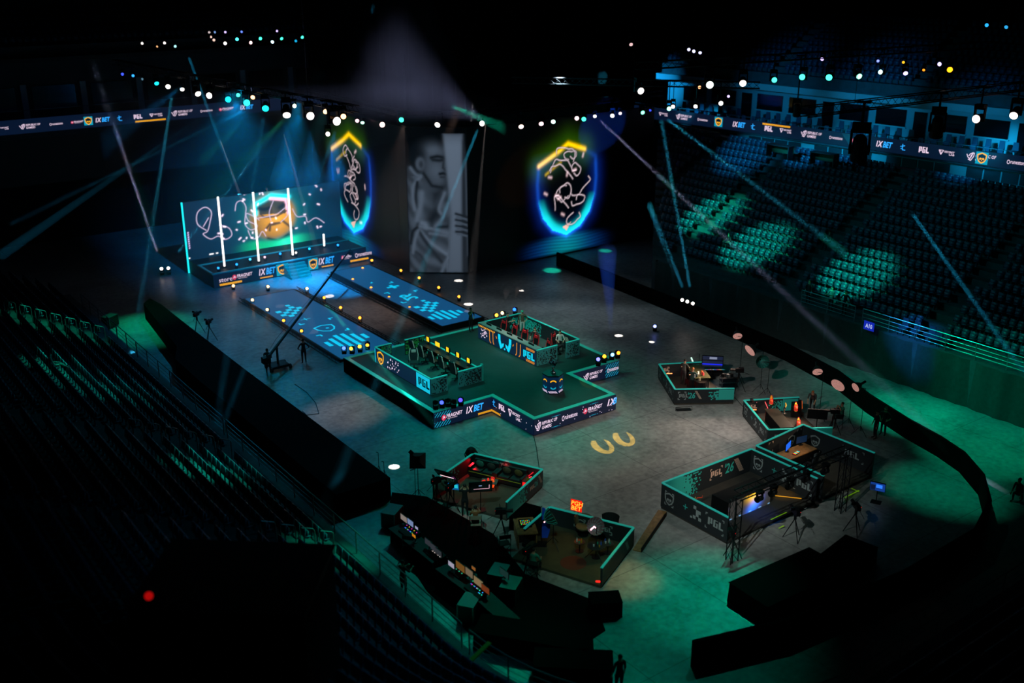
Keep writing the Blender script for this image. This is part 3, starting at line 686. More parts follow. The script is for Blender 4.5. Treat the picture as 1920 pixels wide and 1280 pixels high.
def shield_pic(w, h, sx, sy, cx, cy, seed, mirror=1):
    # a glowing shield: yellow roof edge, blue sides, cyan tip, and pale smoke threads inside
    top = [(-.5, .30), (-.18, .42), (0, .5), (.3, .42), (.5, .33)]
    prof = [(.5, .33), (.52, .1), (.5, -.1), (.42, -.27), (.25, -.42), (0, -.5), (-.25, -.42), (-.42, -.27), (-.5, -.1), (-.52, .1), (-.5, .30)]
    def fn(U, V):
        X = (U-cx)/sx*mirror; Y = (V-cy)/sy; out = np.zeros(U.shape+(3,)); a = lambda m_, c: out.__iadd__(m_[..., None]*C3(c))
        ins = inside(X, Y, top+prof); d = seg_d(X, Y, top+prof, True)*sx; dt = seg_d(X, Y, top[:4])*sx
        lo = np.clip((-Y-.08)/.35, 0, 1); hi = np.clip((Y-.25)/.2, 0, 1)
        out += (glow(d, .18)*(1-hi)*(.35+.65*lo))[..., None]*C3('#1b6cff')*.9
        out += (glow(d, .7)*(1-hi))[..., None]*C3('#0a2f9c')*.35
        out += (glow(dt, .16))[..., None]*C3('#ffc400')*1.4; out += glow(dt, .9)[..., None]*C3('#3d7a00')*.35
        # inner cyan crescent in the tip
        inn_ = np.hypot(X/.42, (Y-.06)/.46); cres = ins*soft((1-inn_)*1.0, .03)*np.clip((-Y-.05)/.22, 0, 1)
        out += cres[..., None]*C3('#10e0d8')*1.1
        tri = inside(X, Y, [(-.07, -.4), (.08, -.36), (0, -.45)]); out[tri] = C3('#ffc8b8')
        out += (ins*glow(seg_d(X, Y, [(-.38, .2), (-.2, .28), (-.12, .31)])*sx, .1))[..., None]*C3('#d8b000')*.7
        out += (ins*.5)[..., None]*C3('#02070f')
        rnd = random.Random(seed)
        for ci in range(11):                            # smoke threads: small wandering loops down the middle
            x0, y0 = rnd.uniform(-.08, .12), 0.36-ci*.062; pts = [(x0, y0)]; aa = rnd.uniform(0, 6)
            for k in range(8): aa += rnd.uniform(-.2, 1.5); pts.append((pts[-1][0]+.07*math.cos(aa), pts[-1][1]+.05*math.sin(aa)))
            dd = seg_d(X, Y, smooth_pts(pts, 4))*sx; out = out*(1-.8*glow(dd, .1))[..., None]+glow(dd, .036)[..., None]*C3('#e8d0da')
        for k in range(8):
            px_, py_ = rnd.uniform(-.38, .38), rnd.uniform(-.38, .36); an = rnd.uniform(0, 3)
            dd = seg_d(X, Y, [(px_, py_), (px_+.05*math.cos(an), py_+.03*math.sin(an))])*sx; out += glow(dd, .09)[..., None]*C3('#f0c8d0')*.8
        g = np.clip((cy-sy*.5-V)/.3+1, 0, 1)*np.exp(-((U-cx)/(sx*.62))**4)*np.clip(V/.25, 0, 1)*(.5+.5*np.sin(V*11+np.sin(U*.7)*1.5)**2)*soft(V-(cy-sy*.5)-.15+.12*abs(U-cx), .15)
        out += g[..., None]*C3('#0a4aa8')*.5; out += (g*np.exp(-((U-cx-.0)/(sx*.3))**2))[..., None]*C3('#00c08a')*.4
        return out
    return fn
# the big corner LED wall: side face x = 44.5, chamfer, front face y = 72.5
ZT = 12.3
CA, CB = (44.5, 75.6), (48.5, 72.5)
lw = thing('corner_led_wall', 'towering corner LED wall with two glowing shields and a grey portrait', 'screen', (48, 74, 0))
M_SCR = mat('led_black', '#050607', .45)
wl = MB().slab((44.5, 93), CA, .08, ZT, .5, -1).obj('led_face', M_SCR, lw)
wc = MB().slab(CA, CB, .08, ZT, .5, -1).obj('led_face', M_SCR, lw)
wr = MB().slab(CB, (69.3, 72.5), .08, ZT, .5, -1).obj('led_face', M_SCR, lw)
MB().slab((45.2, 93), (45.2, 76), 0, ZT-.5, .3).obj('back_frame', M_DKST, lw); MB().slab((49, 73.2), (69, 73.2), 0, ZT-.5, .3).obj('back_frame', M_DKST, lw)
fL = wallframe((44.5, 91.5), (44.5, 77), .1)          # reads left to right when seen from -x
cyl_ = 91.5-85.3
picture(fL, 14.5, 12, 210, 170, shield_pic(14.5, 12, 7.0, 9.0, cyl_, 5.9, 3), wl)
fR = wallframe((49.5, 72.5), (69.3, 72.5), .1)
picture(fR, 19.5, 12, 280, 170, shield_pic(19.5, 12, 6.4, 8.2, 59.1-49.5, 5.75, 5), wr)
fC = wallframe(CA, CB, .1); wC_ = math.hypot(CB[0]-CA[0], CB[1]-CA[1])
def portrait(U, V):                                    # a person in a loose shirt peering past a pale column, in greys
    X = U/wC_; Y = V/11.75; g = np.zeros(U.shape)
    def pol(pts, val, w=.012):
        nonlocal g
        d = seg_d(X, Y*2.2, [(a, b*2.2) for a, b in pts], True); s = np.where(inside(X, Y, pts), -d, d); k = soft(s, w); g = g*(1-k)+val*k
    def ell(cx, cy, rx, ry, val, w=.12):
        nonlocal g
        k = soft(np.hypot((X-cx)/rx, (Y-cy)/ry)-1, w); g = g*(1-k)+val*k
    def ln(pts, val, w=.02):
        nonlocal g
        k = glow(seg_d(X, Y*2.2, [(a, b*2.2) for a, b in pts]), w); g = g*(1-k)+val*k
    T = lambda x, y: ((x-110)/530, (1255-y)/1195)
    TP = lambda *q: [T(*k) for k in q]
    pol(TP((110, 1255), (118, 560), (112, 340), (150, 350), (230, 410), (330, 560), (450, 520), (500, 700), (500, 1255)), .15, .03)      # shirt
    fold = .5+.5*np.sin((X*1.1+Y*2.6)*19+2.2*np.sin(X*7)+1.5*np.sin(Y*9)); g *= .62+.7*fold*(Y < .7)
    pol(TP((128, 300), (150, 180), (230, 120), (360, 115), (440, 150), (440, 260), (300, 230), (285, 330), (250, 400), (150, 345)), .012, .03)  # hair
    pol(TP((300, 190), (380, 165), (450, 190), (455, 350), (445, 480), (400, 512), (335, 500), (262, 400), (275, 300)), .17, .03)        # face
    k = np.exp(-((X-.42)/.13)**2-((Y-.9)/.05)**2); g += .10*k; k = np.exp(-((X-.5)/.1)**2-((Y-.74)/.045)**2); g += .06*k
    pol(TP((255, 405), (330, 500), (420, 520), (430, 560), (340, 690), (300, 640), (235, 560)), .13, .03)                                # neck
    ln(TP((262, 395), (330, 498), (420, 515)), .03, .028); pol(TP((330, 560), (420, 520), (400, 580), (345, 640)), .03, .03)
    ell(*T(235, 315), .075, .046, .2, .12); ell(*T(243, 318), .035, .024, .07, .25)
    ln(TP((330, 262), (385, 250), (450, 262)), .02, .03); ln(TP((345, 280), (400, 285), (450, 278)), .03, .03); ln(TP((440, 290), (430, 345), (450, 362)), .05, .02); ln(TP((402, 398), (432, 392), (455, 400)), .015, .026); ln(TP((410, 425), (450, 425)), .07, .02)
    pol(TP((250, 800), (330, 850), (405, 745), (372, 690), (432, 560), (335, 705)), .022, .03)                                           # dark shirt below
    for q, v_, w_ in ((((235, 420), (165, 520), (175, 700)), .30, .03), (((150, 350), (190, 400), (230, 420)), .26, .03), (((205, 470), (190, 600), (205, 690)), .03, .03), (((240, 560), (225, 680), (190, 800)), .3, .05), (((205, 830), (330, 855), (455, 850)), .03, .035), (((215, 850), (330, 870), (455, 905)), .27, .03),
                      (((215, 880), (300, 985), (445, 1090)), .33, .03), (((205, 890), (280, 1010), (400, 1160)), .05, .04), (((200, 880), (165, 980), (150, 1080)), .28, .03), (((190, 860), (150, 900), (130, 1000)), .02, .03), (((300, 910), (380, 920), (450, 930)), .25, .025), (((440, 560), (390, 690), (410, 740)), .28, .03), (((350, 850), (420, 770), (470, 650)), .25, .03), (((235, 820), (260, 830), (270, 850)), .35, .05), (((180, 1080), (230, 1130), (250, 1240)), .07, .04), (((400, 1255), (430, 1180), (460, 1120)), .25, .03)):
        ln(smooth_pts(TP(*q), 5), v_, w_)
    pol(TP((438, 62), (603, 62), (598, 300), (590, 560), (582, 1255), (450, 1255), (472, 1000), (492, 760), (470, 480)), .40, .012)      # column
    g = g*np.where(inside(X, Y, TP((438, 62), (603, 62), (590, 560), (582, 1255), (450, 1255), (492, 760), (470, 480))), .62+.42*Y, 1)
    pol(TP((603, 120), (632, 220), (640, 1255), (588, 1255), (598, 500)), .05, .012); ln(TP((628, 300), (632, 560), (638, 1100)), .16, .02)
    for k_ in range(4): ln(TP((640, 770+k_*48), (585, 752+k_*48), (535, 738+k_*52)), .03, .024); ln(TP((640, 790+k_*48), (585, 775+k_*48), (545, 765+k_*50)), .2, .018)
    g = g*soft(np.abs(X-.5)-.49, .005)*np.clip((1.01-Y)/.1, 0, 1)**.3
    return g[..., None]*np.array([.5, .68, .95])
picture(fC, wC_, 11.75, 110, 240, portrait, wc, es=.48)
# black drapes hanging above the wall, up to the roof
for a, b, lab in (((44.4, 93), CA, 'black drape hanging over the side face of the corner LED wall'), (CA, CB, 'black drape hanging over the portrait of the corner LED wall'), (CB, (69.3, 72.5), 'black drape hanging over the front face of the corner LED wall')):
    mb = MB(); p0, p1 = Vector(a), Vector(b); n = int((p1-p0).length*3); nn = Vector(((p1-p0).y, -(p1-p0).x)).normalized()
    for i in range(n+1):
        q = p0.lerp(p1, i/n)+nn*(-.3+.06*math.sin(i*2.1)); mb.v += [(q.x, q.y, ZT+.7), (q.x, q.y, 32)]
    for i in range(n): mb.f.append([2*i, 2*i+2, 2*i+3, 2*i+1]); mb.mi.append(0)
    tag(mb.obj('ceiling_drape', M_BLK, smooth=True), lab, 'drape')
# ------------------------------------------------------------------ small LED stage at the far end
st = thing('led_backdrop', 'wide LED backdrop showing a golden ball and pale smoke rings', 'screen', (36, 86.6, 0))
X0, X1, ZS = 29.25, 43.9, 6.1
bd = MB().box(((X0+X1)/2, 86.75, 3.1), (X1-X0, .4, ZS)).obj('panel', M_SCR, st)
MB().box((X0+.04, 86.52, 3.1), (.12, .1, ZS)).obj('edge_light', led('edge', '#19e6f0', 1.4), st)
def backdrop(U, V):
    U = U+.3; V = (V-.95)*1.06
    out = np.zeros(U.shape+(3,))+C3('#042c48')*(.35+.5*np.exp(-((U-9)/5)**2))[..., None]
    cx, cy = 8.3, 3.0; r = np.hypot(U-cx, V-cy)
    out += np.exp(-np.maximum(0, r-2.1)*1.3)[..., None]*C3('#0b7a68')*.6
    k = soft(r-2.15, .1); ball = C3('#d0901a')[None, None]*(.25+.75*np.clip(1-np.hypot(U-cx-.4, V-cy+.2)/2.1, 0, 1))[..., None]*1.3
    out = out*(1-k)[..., None]+ball*k[..., None]
    inn_ = inside(U, V, [(7.1, 3.3), (9.5, 3.1), (9.6, 4.2), (8.2, 4.6), (7.1, 4.2)]); out[inn_] = out[inn_]*.08+C3('#0a3a30')*.4
    for pts, c, w_ in (([(6.7, 3.4), (6.8, 4.3), (8.3, 4.95), (9.9, 4.6)], '#10e6f4', .22), ([(8.2, 4.65), (9.6, 4.35), (9.75, 3.1)], '#f0b0c8', .13), ([(7.2, 3.3), (7.5, 3.0), (8.6, 2.9), (9.6, 3.3)], '#3a2a08', .1)):
        g = glow(seg_d(U, V, pts), w_)[..., None]; out = out*(1-g)+g*C3(c)*1.2
    for pts, w_ in (([(7.6, 1.9), (8.0, 2.3), (8.9, 2.25), (8.0, 2.15), (7.9, 1.7)], .12), ([(9.2, 2.4), (9.9, 1.7), (10.2, 1.5)], .12), ([(7.7, .95), (8.6, .55), (9.6, 1.0)], .14), ([(7.0, 3.9), (7.6, 3.7), (8.0, 3.8)], .2), ([(9.0, 3.7), (9.4, 3.9)], .2)):
        out *= (1-.92*glow(seg_d(U, V, pts), w_))[..., None]
    for pts in ([(2.2, 2.6), (1.5, 3.3), (1.6, 4.3), (2.3, 4.7), (2.8, 4.2), (2.6, 3.3), (2.3, 2.5), (1.9, 2.3), (2.5, 1.75), (3.2, 1.9), (3.8, 1.5), (4.4, 1.8), (4.2, 2.5), (3.4, 2.9)], [(2.0, 3.0), (2.5, 3.7)],
                [(4.9, 4.0), (5.1, 4.7), (5.6, 4.8), (5.9, 4.2), (5.8, 3.5), (5.7, 2.6), (6.2, 2.0), (6.8, 2.3), (6.0, 2.9), (5.9, 3.6), (6.7, 3.1), (7.0, 2.8)], [(5.9, 2.0), (6.2, 1.2), (6.8, 1.2), (7.2, 1.7), (7.5, 1.2)],
                [(10.2, 3.4), (10.6, 2.6), (11.4, 2.5), (11.6, 1.9), (12.4, 2.2), (13.2, 1.6)], [(8.1, 2.6), (8.0, 3.4), (8.5, 4.5)], [(6.9, 3.0), (8.6, 3.1), (9.6, 3.6), (9.7, 2.9), (9.0, 2.3)]):
        g = glow(seg_d(U, V, smooth_pts(pts, 5)), .04)[..., None]; out = out*(1-g)+g*C3('#c9b4d0')*.8
    rnd = random.Random(4)
    for k in range(34):
        x, y, a = rnd.uniform(3.2, 13.8), rnd.uniform(.8, 5.4), rnd.uniform(0, 3.1); L = rnd.uniform(.05, .22)
        out += glow(seg_d(U, V, [(x, y), (x+L*math.cos(a), y+L*math.sin(a))]), .07)[..., None]*C3('#f4d8ee')*.9
    for x, y, L in ((1.9, 5.6, .35), (2.6, 5.6, .12), (3.1, 5.6, .02), (.5, 5.6, .02), (2.3, .35, .3), (2.9, .35, .1), (.5, .3, .02)):
        out += glow(seg_d(U, V, [(x, y), (x+L, y)]), .05)[..., None]*C3('#ffffff')
    for k in range(8): out += glow(seg_d(U, V, [(.6, 1.2+.2*k), (.62, 1.25+.2*k)]), .05)[..., None]*C3('#e8c8ff')*.8
    gr = np.exp(-((U-8.4)/3.0)**4)*soft(V-.75-.12*np.sin(U*1.3), .08); out = out*(1-gr*.8)[..., None]+gr[..., None]*(C3('#08b070')*.8+C3('#30e0c0')*np.exp(-((U-9.5)/1.2)**2)[..., None]*.5)
    return out
picture(wallframe((X0, 86.55), (X1, 86.55), .1), X1-X0, ZS-.1, 380, 160, backdrop, bd, es=1.8, e=.03)
for (u0, v0), vt in (((421, 499), 369), ((485.3, 489.5), 360.5), ((549, 478), 353), ((608, 461), 439)):
    p = P(u0, v0, 1.25); z = zat(p.x, p.y, vt)
    t = thing('light_tube', 'upright white glowing light tube standing before the LED backdrop' if vt < 400 else 'short white glowing light tube at the end of the riser', 'light tube', (p.x, p.y, 1.2), 0, 'light tubes on the small stage' if vt < 400 else None)
    MB().box((p.x, p.y, 1.23), (.3, .3, .06)).obj('base', M_BLKP, t); MB().cyl((p.x, p.y, 1.26), (p.x, p.y, z), .075, n=10).obj('tube', led('tube', '#fff2ec', 3.2, True), t)
# riser in front of the backdrop
rs = thing('stage_riser', 'low stage riser with sponsor fascia and teal steps', 'stage', (36, 83, 0))
MB().box((36.4, 83.8, .58), (14.0, 5.2, 1.16)).obj('deck', M_BLKP, rs)
MB().box((36.4, 81.28, 1.19), (14.1, .18, .1)).obj('edge_trim', M_TEAL, rs); MB().box((36.4, 84.4, 1.19), (14.1, .22, .08)).obj('edge_trim', M_TEAL, rs); MB().box((29.45, 82.8, 1.19), (.18, 3.2, .1)).obj('edge_trim', M_TEAL, rs)
fa_ = MB().box((36.4, 81.14, .6), (14.0, .08, 1.1)).obj('led_fascia', LEDC['ledbase'], rs)
for i in range(5): MB().box((36.45, 80.95-.28*i, (1.0-.2*i)/2), (1.9, .3, 1.0-.2*i)).obj('step', mat('teal_step', '#1d7f72', .6), rs)
ffr = wallframe((29.4, 81.1), (43.4, 81.1), .05)
def onf(u, v): return Py(u, v, 81.1).x-29.4
for k, u0, u1, v0, h in (('frag', 435, 473, 0, .5), ('bet', 485, 517, 0, .55), ('emblem', 518, 541, 0, .98), ('emblem', 578, 596, 0, .98), ('bet', 597, 627, 0, .55), ('frag', 640, 660, 0, .45), ('rune', 666, 697, 0, .5)):
    a, b = onf(u0, 520-(u0-408)*.14), onf(u1, 520-(u1-408)*.14); put_mark(k, ffr, a, .55-h/2+(.1 if k != 'emblem' else 0), h, fa_, fit=b-a, e=.02)
lay(text2d('store', .3), ffr, onf(410, 520), .4, LEDC['white'], 'lettering', fa_, .02)
for u0, u1 in ((410, 452), (487, 511), (604, 626), (658, 692)):
    a, b = onf(u0, 515), onf(u1, 510); lay(hatch2d(b-a, .17 if u0 in (410, 658) else .1, 14, .8, .8), ffr, a, .1, LEDC['yellow'], 'hatch_print', fa_, .02)
# runways: LED floors with edge trusses laid along both sides
def runway(x0, x1, y0, y1, z, lab, prints):
    t = thing('led_runway', lab, 'runway', ((x0+x1)/2, (y0+y1)/2, 0))
    MB().box(((x0+x1)/2, (y0+y1)/2, z/2), (x1-x0, y1-y0, z)).obj('base', M_BLKP, t)
    s_ = MB().poly([(x0+.12, y0+.12, z+.008), (x1-.12, y0+.12, z+.008), (x1-.12, y1-.12, z+.008), (x0+.12, y1-.12, z+.008)]).obj('led_floor', led('runway', '#0b4a78', 1.0, True), t)
    fr = Frame((x0, y0, z), (1, 0, 0), (0, 1, 0), (0, 0, 1)); cy = led('runcyan', '#06c8f4', 1.0)
    for sh, u, v in prints: lay(sh, fr, u, v, cy, 'floor_graphic', s_, .014)
    for x in (x0-.25, x1+.25):
        for k in range(3): MB().tube([(x+(-.12, .12, 0)[k], y0-.2, .08+(.0, 0, .22)[k]), (x+(-.12, .12, 0)[k], y1, .08+(0, 0, .22)[k])], .03, 6).obj('truss_chord', M_DKST, t)
        mb = MB(); yy = y0
        while yy < y1-.6: mb.tube([(x-.12, yy, .08), (x, yy+.3, .3), (x+.12, yy+.6, .08)], .015, 4); yy += .6
        mb.obj('truss_lacing', M_DKST, t)
    return t
cross = rects([(0, 0, 1, .5), (1, .5, 2, 1), (2, 0, 3, .5), (1, -.5, 2, 0), (-1, .5, 0, 1), (3, .5, 4, 1), (2, 1, 3, 1.5), (-1, -.5, 0, 0), (0, -1, 1, -.5), (2, 1.7, 2.8, 2.1)], .42, .9)
def tri_hatch(w, h, n):                                # bars that shorten toward one side
    rs_ = []
    for i in range(n): a = abs(i-(n-1)/2)/(n/2); rs_.append((i*w/n, h*a*.42, i*w/n+w/n*.55, h*(1-a*.42)))
    return rects(rs_)
runway(30.0, 34.4, 60.4, 76.8, .16, 'blue LED runway with a cyan shield and bars leading to the small stage', [(cross, 1.1, 11.0), (tri_hatch(3.4, 3.2, 6), .6, 1.6), (ring2d(SHIELD, .82, 1.7, 1.6, 2.1, 6.3), 0, 0),
        (poly2d(SK_EYE, 1.2, 1.2, 2.1, 6.2), 0, 0), (corner2d(.4, 0), .9, 8.0), (corner2d(.4, 1), 3.2, 8.2), (corner2d(.4, 2), 1.2, 5.3), (corner2d(.4, 3), 3.4, 5.0), (rects([(0, .25, .8, .32), (.36, 0, .44, .6)]), 1.4, 8.7)])
tr26 = text2d("26", 1.2, .1, .03)
runway(38.6, 42.3, 61.3, 78.6, .45, 'blue LED runway with cyan number 26 and slanted bars beside the LED wall', [(tri_hatch(3.0, 2.4, 6), .3, .9), (cross, 1.1, 4.2), (([(y, x) for x, y in tr26[0]], tr26[1]), 1.1, 6.6),
        (rects([(0, .3, 1.1, .6), (.4, 0, .7, .95)]), 1.5, 10.0), (corner2d(.4, 0), .5, 6.3), (corner2d(.4, 1), 2.8, 8.6), (corner2d(.4, 2), 1.0, 9.4), (corner2d(.4, 3), 2.7, 11.4), (poly2d([(0, 0), (.3, 0), (.3, .35)]), 1.0, 12.3)])
# ------------------------------------------------------------------ main stage platform
PX0, PX1, BX0, BX1, PY0, PY1, BY0 = 29.4, 43.5, 33.5, 39.65, 47.8, 58.7, 43.7
ps = thing('stage_platform', 'dark cross-shaped stage platform with teal edges and sponsor fascia', 'stage', (36, 50, 0))
outl = [(PX0, PY0), (BX0, PY0), (BX0, BY0), (BX1, BY0), (BX1, PY0), (PX1, PY0), (PX1, PY1), (PX0, PY1)]
mb = MB(); mb.box(((PX0+PX1)/2, (PY0+PY1)/2, .485), (PX1-PX0, PY1-PY0, .97)); mb.box(((BX0+BX1)/2, (BY0+PY0)/2, .485), (BX1-BX0, PY0-BY0, .97))
mb.obj('deck', mat('deck_carpet', '#1c3430', .75, noise=.15, nscale=2), ps)
M_EDGE = mat('teal_edge', '#3cc0b0', .45, 0, '#1fa898', .16, sample=False)  # glow added in emission so the edge trim looks brightly lit
def strip(a, b, wd, inx, iny):
    return MB().prism(sorted([(a[0], a[1]), (b[0], a[1]), (b[0], b[1]), (a[0], b[1])], key=lambda p: math.atan2(p[1]-(a[1]+b[1])/2, p[0]-(a[0]+b[0])/2)), .97, 1.0)
E_ = .28
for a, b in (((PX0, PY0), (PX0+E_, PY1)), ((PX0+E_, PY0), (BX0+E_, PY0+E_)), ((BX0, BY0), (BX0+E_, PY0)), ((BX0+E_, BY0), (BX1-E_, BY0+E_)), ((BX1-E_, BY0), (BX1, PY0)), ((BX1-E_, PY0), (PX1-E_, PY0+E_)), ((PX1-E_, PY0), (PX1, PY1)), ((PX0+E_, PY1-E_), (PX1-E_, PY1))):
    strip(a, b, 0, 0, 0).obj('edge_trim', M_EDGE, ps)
def fascia(a, b, marks, es=LEDC['ledbase'], extra=None):
    f = MB().slab(a, b, .03, .965, .06, 1).obj('led_fascia', es, ps); fr = wallframe(a, b, .03, .06)
    for k, u, v, h, ft in marks: put_mark(k, fr, u, v, h, f, fit=ft, e=.01)
    for sh, u, v, c, nm in (extra or []): lay(sh, fr, u, v, LEDC[c], nm, f, .008)
    return f
MB().slab((PX0, PY1), (PX0, PY0), .03, .965, .05, 1).obj('side_skirt', M_BLK, ps)
dots = lambda w_, n_, sd: pixels2d(w_, .85, .045, sd, lambda x, y: .008)
fascia((PX0, PY0), (BX0, PY0), [('frag', .5, .33, .42, 1.45), ('bet', 2.2, .35, .42, 1.25)], extra=[(hatch2d(1.1, .32, 7, .9, .3), .02, .02, 'cyan', 'hatch_print'), (hatch2d(1.1, .28, 7, .9, .3), .05, .64, 'cyan', 'hatch_print'), (hatch2d(1.0, .13, 12, .8, .6), 3.05, .04, 'yellow', 'hatch_print')])
fascia((BX0, PY0), (BX0, BY0), [('star', .15, .45, .4, .3), ('pgl', .8, .45, .36, .62), ('secret', 1.75, .38, .42, 1.15), ('rog', 3.1, .3, .45, 2.0)][:3], extra=[(hatch2d(1.0, .13, 12, -.8, .6), .02, .04, 'yellow', 'hatch_print'), (dots(1.2, 0, 2), .1, .05, 'white', 'pixel_print'), (dots(1.2, 0, 5), 2.9, .03, 'white', 'pixel_print')])
fascia((BX0, BY0), (BX1, BY0), [('rog', .05, .22, .5, 1.6), ('rune', 2.0, .32, .4, 1.15), ('frag', 3.6, .32, .42, 1.45), ('bet', 5.5, .38, .42, .62)][:3], extra=[(text2d('1X', .42, .25, .03), 5.45, .38, 'white', 'lettering'), (text2d('B', .42, .25, .03), 5.86, .38, 'blue', 'lettering'),
        (rects([(0, 0, .06, .03), (.12, 0, .5, .03), (.56, 0, .62, .03)]), 1.25, .12, 'cyan', 'dash_print'), (rects([(0, 0, .06, .03), (.12, 0, .5, .03), (.56, 0, .62, .03)]), 1.25, .78, 'cyan', 'dash_print'), (rects([(0, 0, .06, .03), (.12, 0, .5, .03), (.56, 0, .62, .03)]), 4.1, .1, 'cyan', 'dash_print'), (rects([(0, 0, .06, .03), (.12, 0, .5, .03), (.56, 0, .62, .03)]), 4.1, .82, 'cyan', 'dash_print'), (dots(6, 0, 8), .05, .03, 'white', 'pixel_print')])
fascia((BX1, PY0), (PX1, PY0), [('rog', .9, .25, .46, 1.55)], extra=[(hatch2d(1.1, .9, 9, .9, .28), 2.72, .02, 'cyan', 'hatch_print'), (rects([(0, 0, 1.0, .34)]), 2.82, .3, 'navy', 'name_plate')])
last = [o for o in COL.objects if o.parent == ps][-1]
put_mark('rune', wallframe((BX1, PY0), (PX1, PY0), .03, .06), 2.86, .33, .36, last, fit=.95, e=.02)
# trophy pedestal with its trophy
pd_ = thing('trophy_pedestal', 'navy hexagonal trophy pedestal with glowing eye marks', 'pedestal', (37.0, 46.4, 1))
hexp = [(37.0+.62*math.cos(a), 46.4+.62*math.sin(a)) for a in (R(x) for x in range(24, 384, 60))]
MB().prism(hexp, 1.0, 2.05).obj('body', mat('navy_paint', '#1d4f80', .5, 0, '#123c68', .25, sample=False), pd_); MB().prism([(37.0+(x-37.0)*1.04, 46.4+(y-46.4)*1.04) for x, y in hexp], 2.05, 2.12).obj('top_plate', M_PANEL, pd_)  # emission put into the navy paint so the body looks lit
for i in range(6):
    a, b = hexp[i], hexp[(i+1) % 6]; fr = wallframe(a, b, 1.0, .0); wd = .62
    lay(hatch2d(wd, .13, 6, -.9, .5), fr, 0, .02, LEDC['white'], 'hatch_print', pd_, .01)
    lay(line2d(circ(.2, 6, .31, .62, R(150), R(30)), .07), fr, 0, 0, LEDC['yellow'], 'brow_print', pd_, .01)
    lay(line2d(circ(.16, 6, .31, .45, R(200), R(340)), .07), fr, 0, 0, LEDC['cyan'], 'eye_print', pd_, .01)
tr = thing('trophy', 'silver trophy figure standing on the navy pedestal', 'trophy', (37.0, 46.4, 2.12))
M_SILV = mat('silver', '#c8ccd4', .18, 1)
MB().lathe([(.16, 2.12), (.17, 2.17), (.1, 2.22), (.05, 2.3), (.06, 2.42), (.12, 2.5)], 12, (37.0, 46.4, 0)).obj('base', M_SILV, tr)
MB().tube([(37.0, 46.4, 2.48), (37.06, 46.36, 2.62), (36.96, 46.42, 2.75), (37.02, 46.4, 2.88)], [.1, .13, .11, .04], 8).obj('figure', M_SILV, tr)
MB().tube([(37.1, 46.36, 2.62), (37.24, 46.3, 2.78), (37.2, 46.32, 2.95)], [.05, .05, .02], 6).obj('wing', M_SILV, tr); MB().tube([(36.92, 46.44, 2.66), (36.78, 46.5, 2.8), (36.82, 46.48, 2.98)], [.05, .05, .02], 6).obj('wing', M_SILV, tr)
# ------------------------------------------------------------------ trusses
def truss(p0, p1, lab, w=.42, group=None, drop=True):
    p0, p1 = Vector(p0), Vector(p1); d = (p1-p0); L = d.length; d.normalize()
    x = d.cross(Vector((0, 0, 1)));
    if x.length < .1: x = Vector((1, 0, 0))
    x.normalize(); y = x.cross(d); h = w/2
    t = thing('lighting_truss', lab, 'truss', (p0+p1)/2, 0, group)
    cs = [x*a*h+y*b*h for a, b in ((-1, -1), (1, -1), (1, 1), (-1, 1))]
    for c in cs: MB().cyl(p0+c, p1+c, .03, n=6).obj('chord', M_DKST, t)
    mb = MB(); n = max(1, int(L/w/1.2))
    for i in range(n):
        a, b = p0+d*(L*i/n), p0+d*(L*(i+1)/n)
        for k in range(4):
            q0, q1 = cs[k], cs[(k+1) % 4]; mb.cyl(a+q0, b+q1, .014, n=4)
    mb.obj('lacing', M_DKST, t)
    if drop and abs(d.z) < .5:
        for k in (.15, .5, .85):
            q = p0+d*(L*k)+Vector((0, 0, h)); MB().cyl(q, (q.x, q.y, 33.75), .012, n=4).obj('suspension_cable', M_DKST, t)
    return t
ZTL = 16.0
def plane_pt(u, v, a, b):                              # pixel ray meets the upright plane through a and b
    a, b = Vector((a[0], a[1], 0)), Vector((b[0], b[1], 0)); n = Vector(((b-a).y, -(b-a).x, 0)); d = ray(u, v); return CAM+d*((a-CAM).dot(n)/d.dot(n))
TR = {'long': (P(668, 205, 16.6), P(214, 116, 16.6), 'long black lighting truss hung over the runway and small stage'),
      'right': (P(960, 150, 17.2), P(1425, 160, 17.2), 'black lighting truss in front of the blue-lit suites'),
      'green': (Vector((44.5, 48.2, 19.4)), Vector((76, 44.0, 19.4)), 'high black truss carrying the row of green lamps'),
      'white': (Vector((38.0, 30.4, 19.3)), Vector((60, 29.6, 19.3)), 'black truss holding two round white lamps above the side walkway'),
      'far': (Vector((26, 99.5, 20.2)), Vector((56, 94.5, 20.2)), 'far black truss carrying two rows of small teal lamps'),
      'topf': (Vector((48.4, 71.7, 13.6)), Vector((69.3, 71.7, 13.6)), 'black lighting truss along the top of the front LED face'),
      'tops': (Vector((43.8, 92, 13.6)), Vector((43.8, 75.4, 13.6)), 'black lighting truss along the top of the side LED face'),
      'topc': (Vector((43.8, 75.0, 13.6)), Vector((48.0, 71.8, 13.6)), 'short black lighting truss above the grey portrait')}
for k_, (a_, b_, lab_) in TR.items(): truss(a_, b_, lab_)
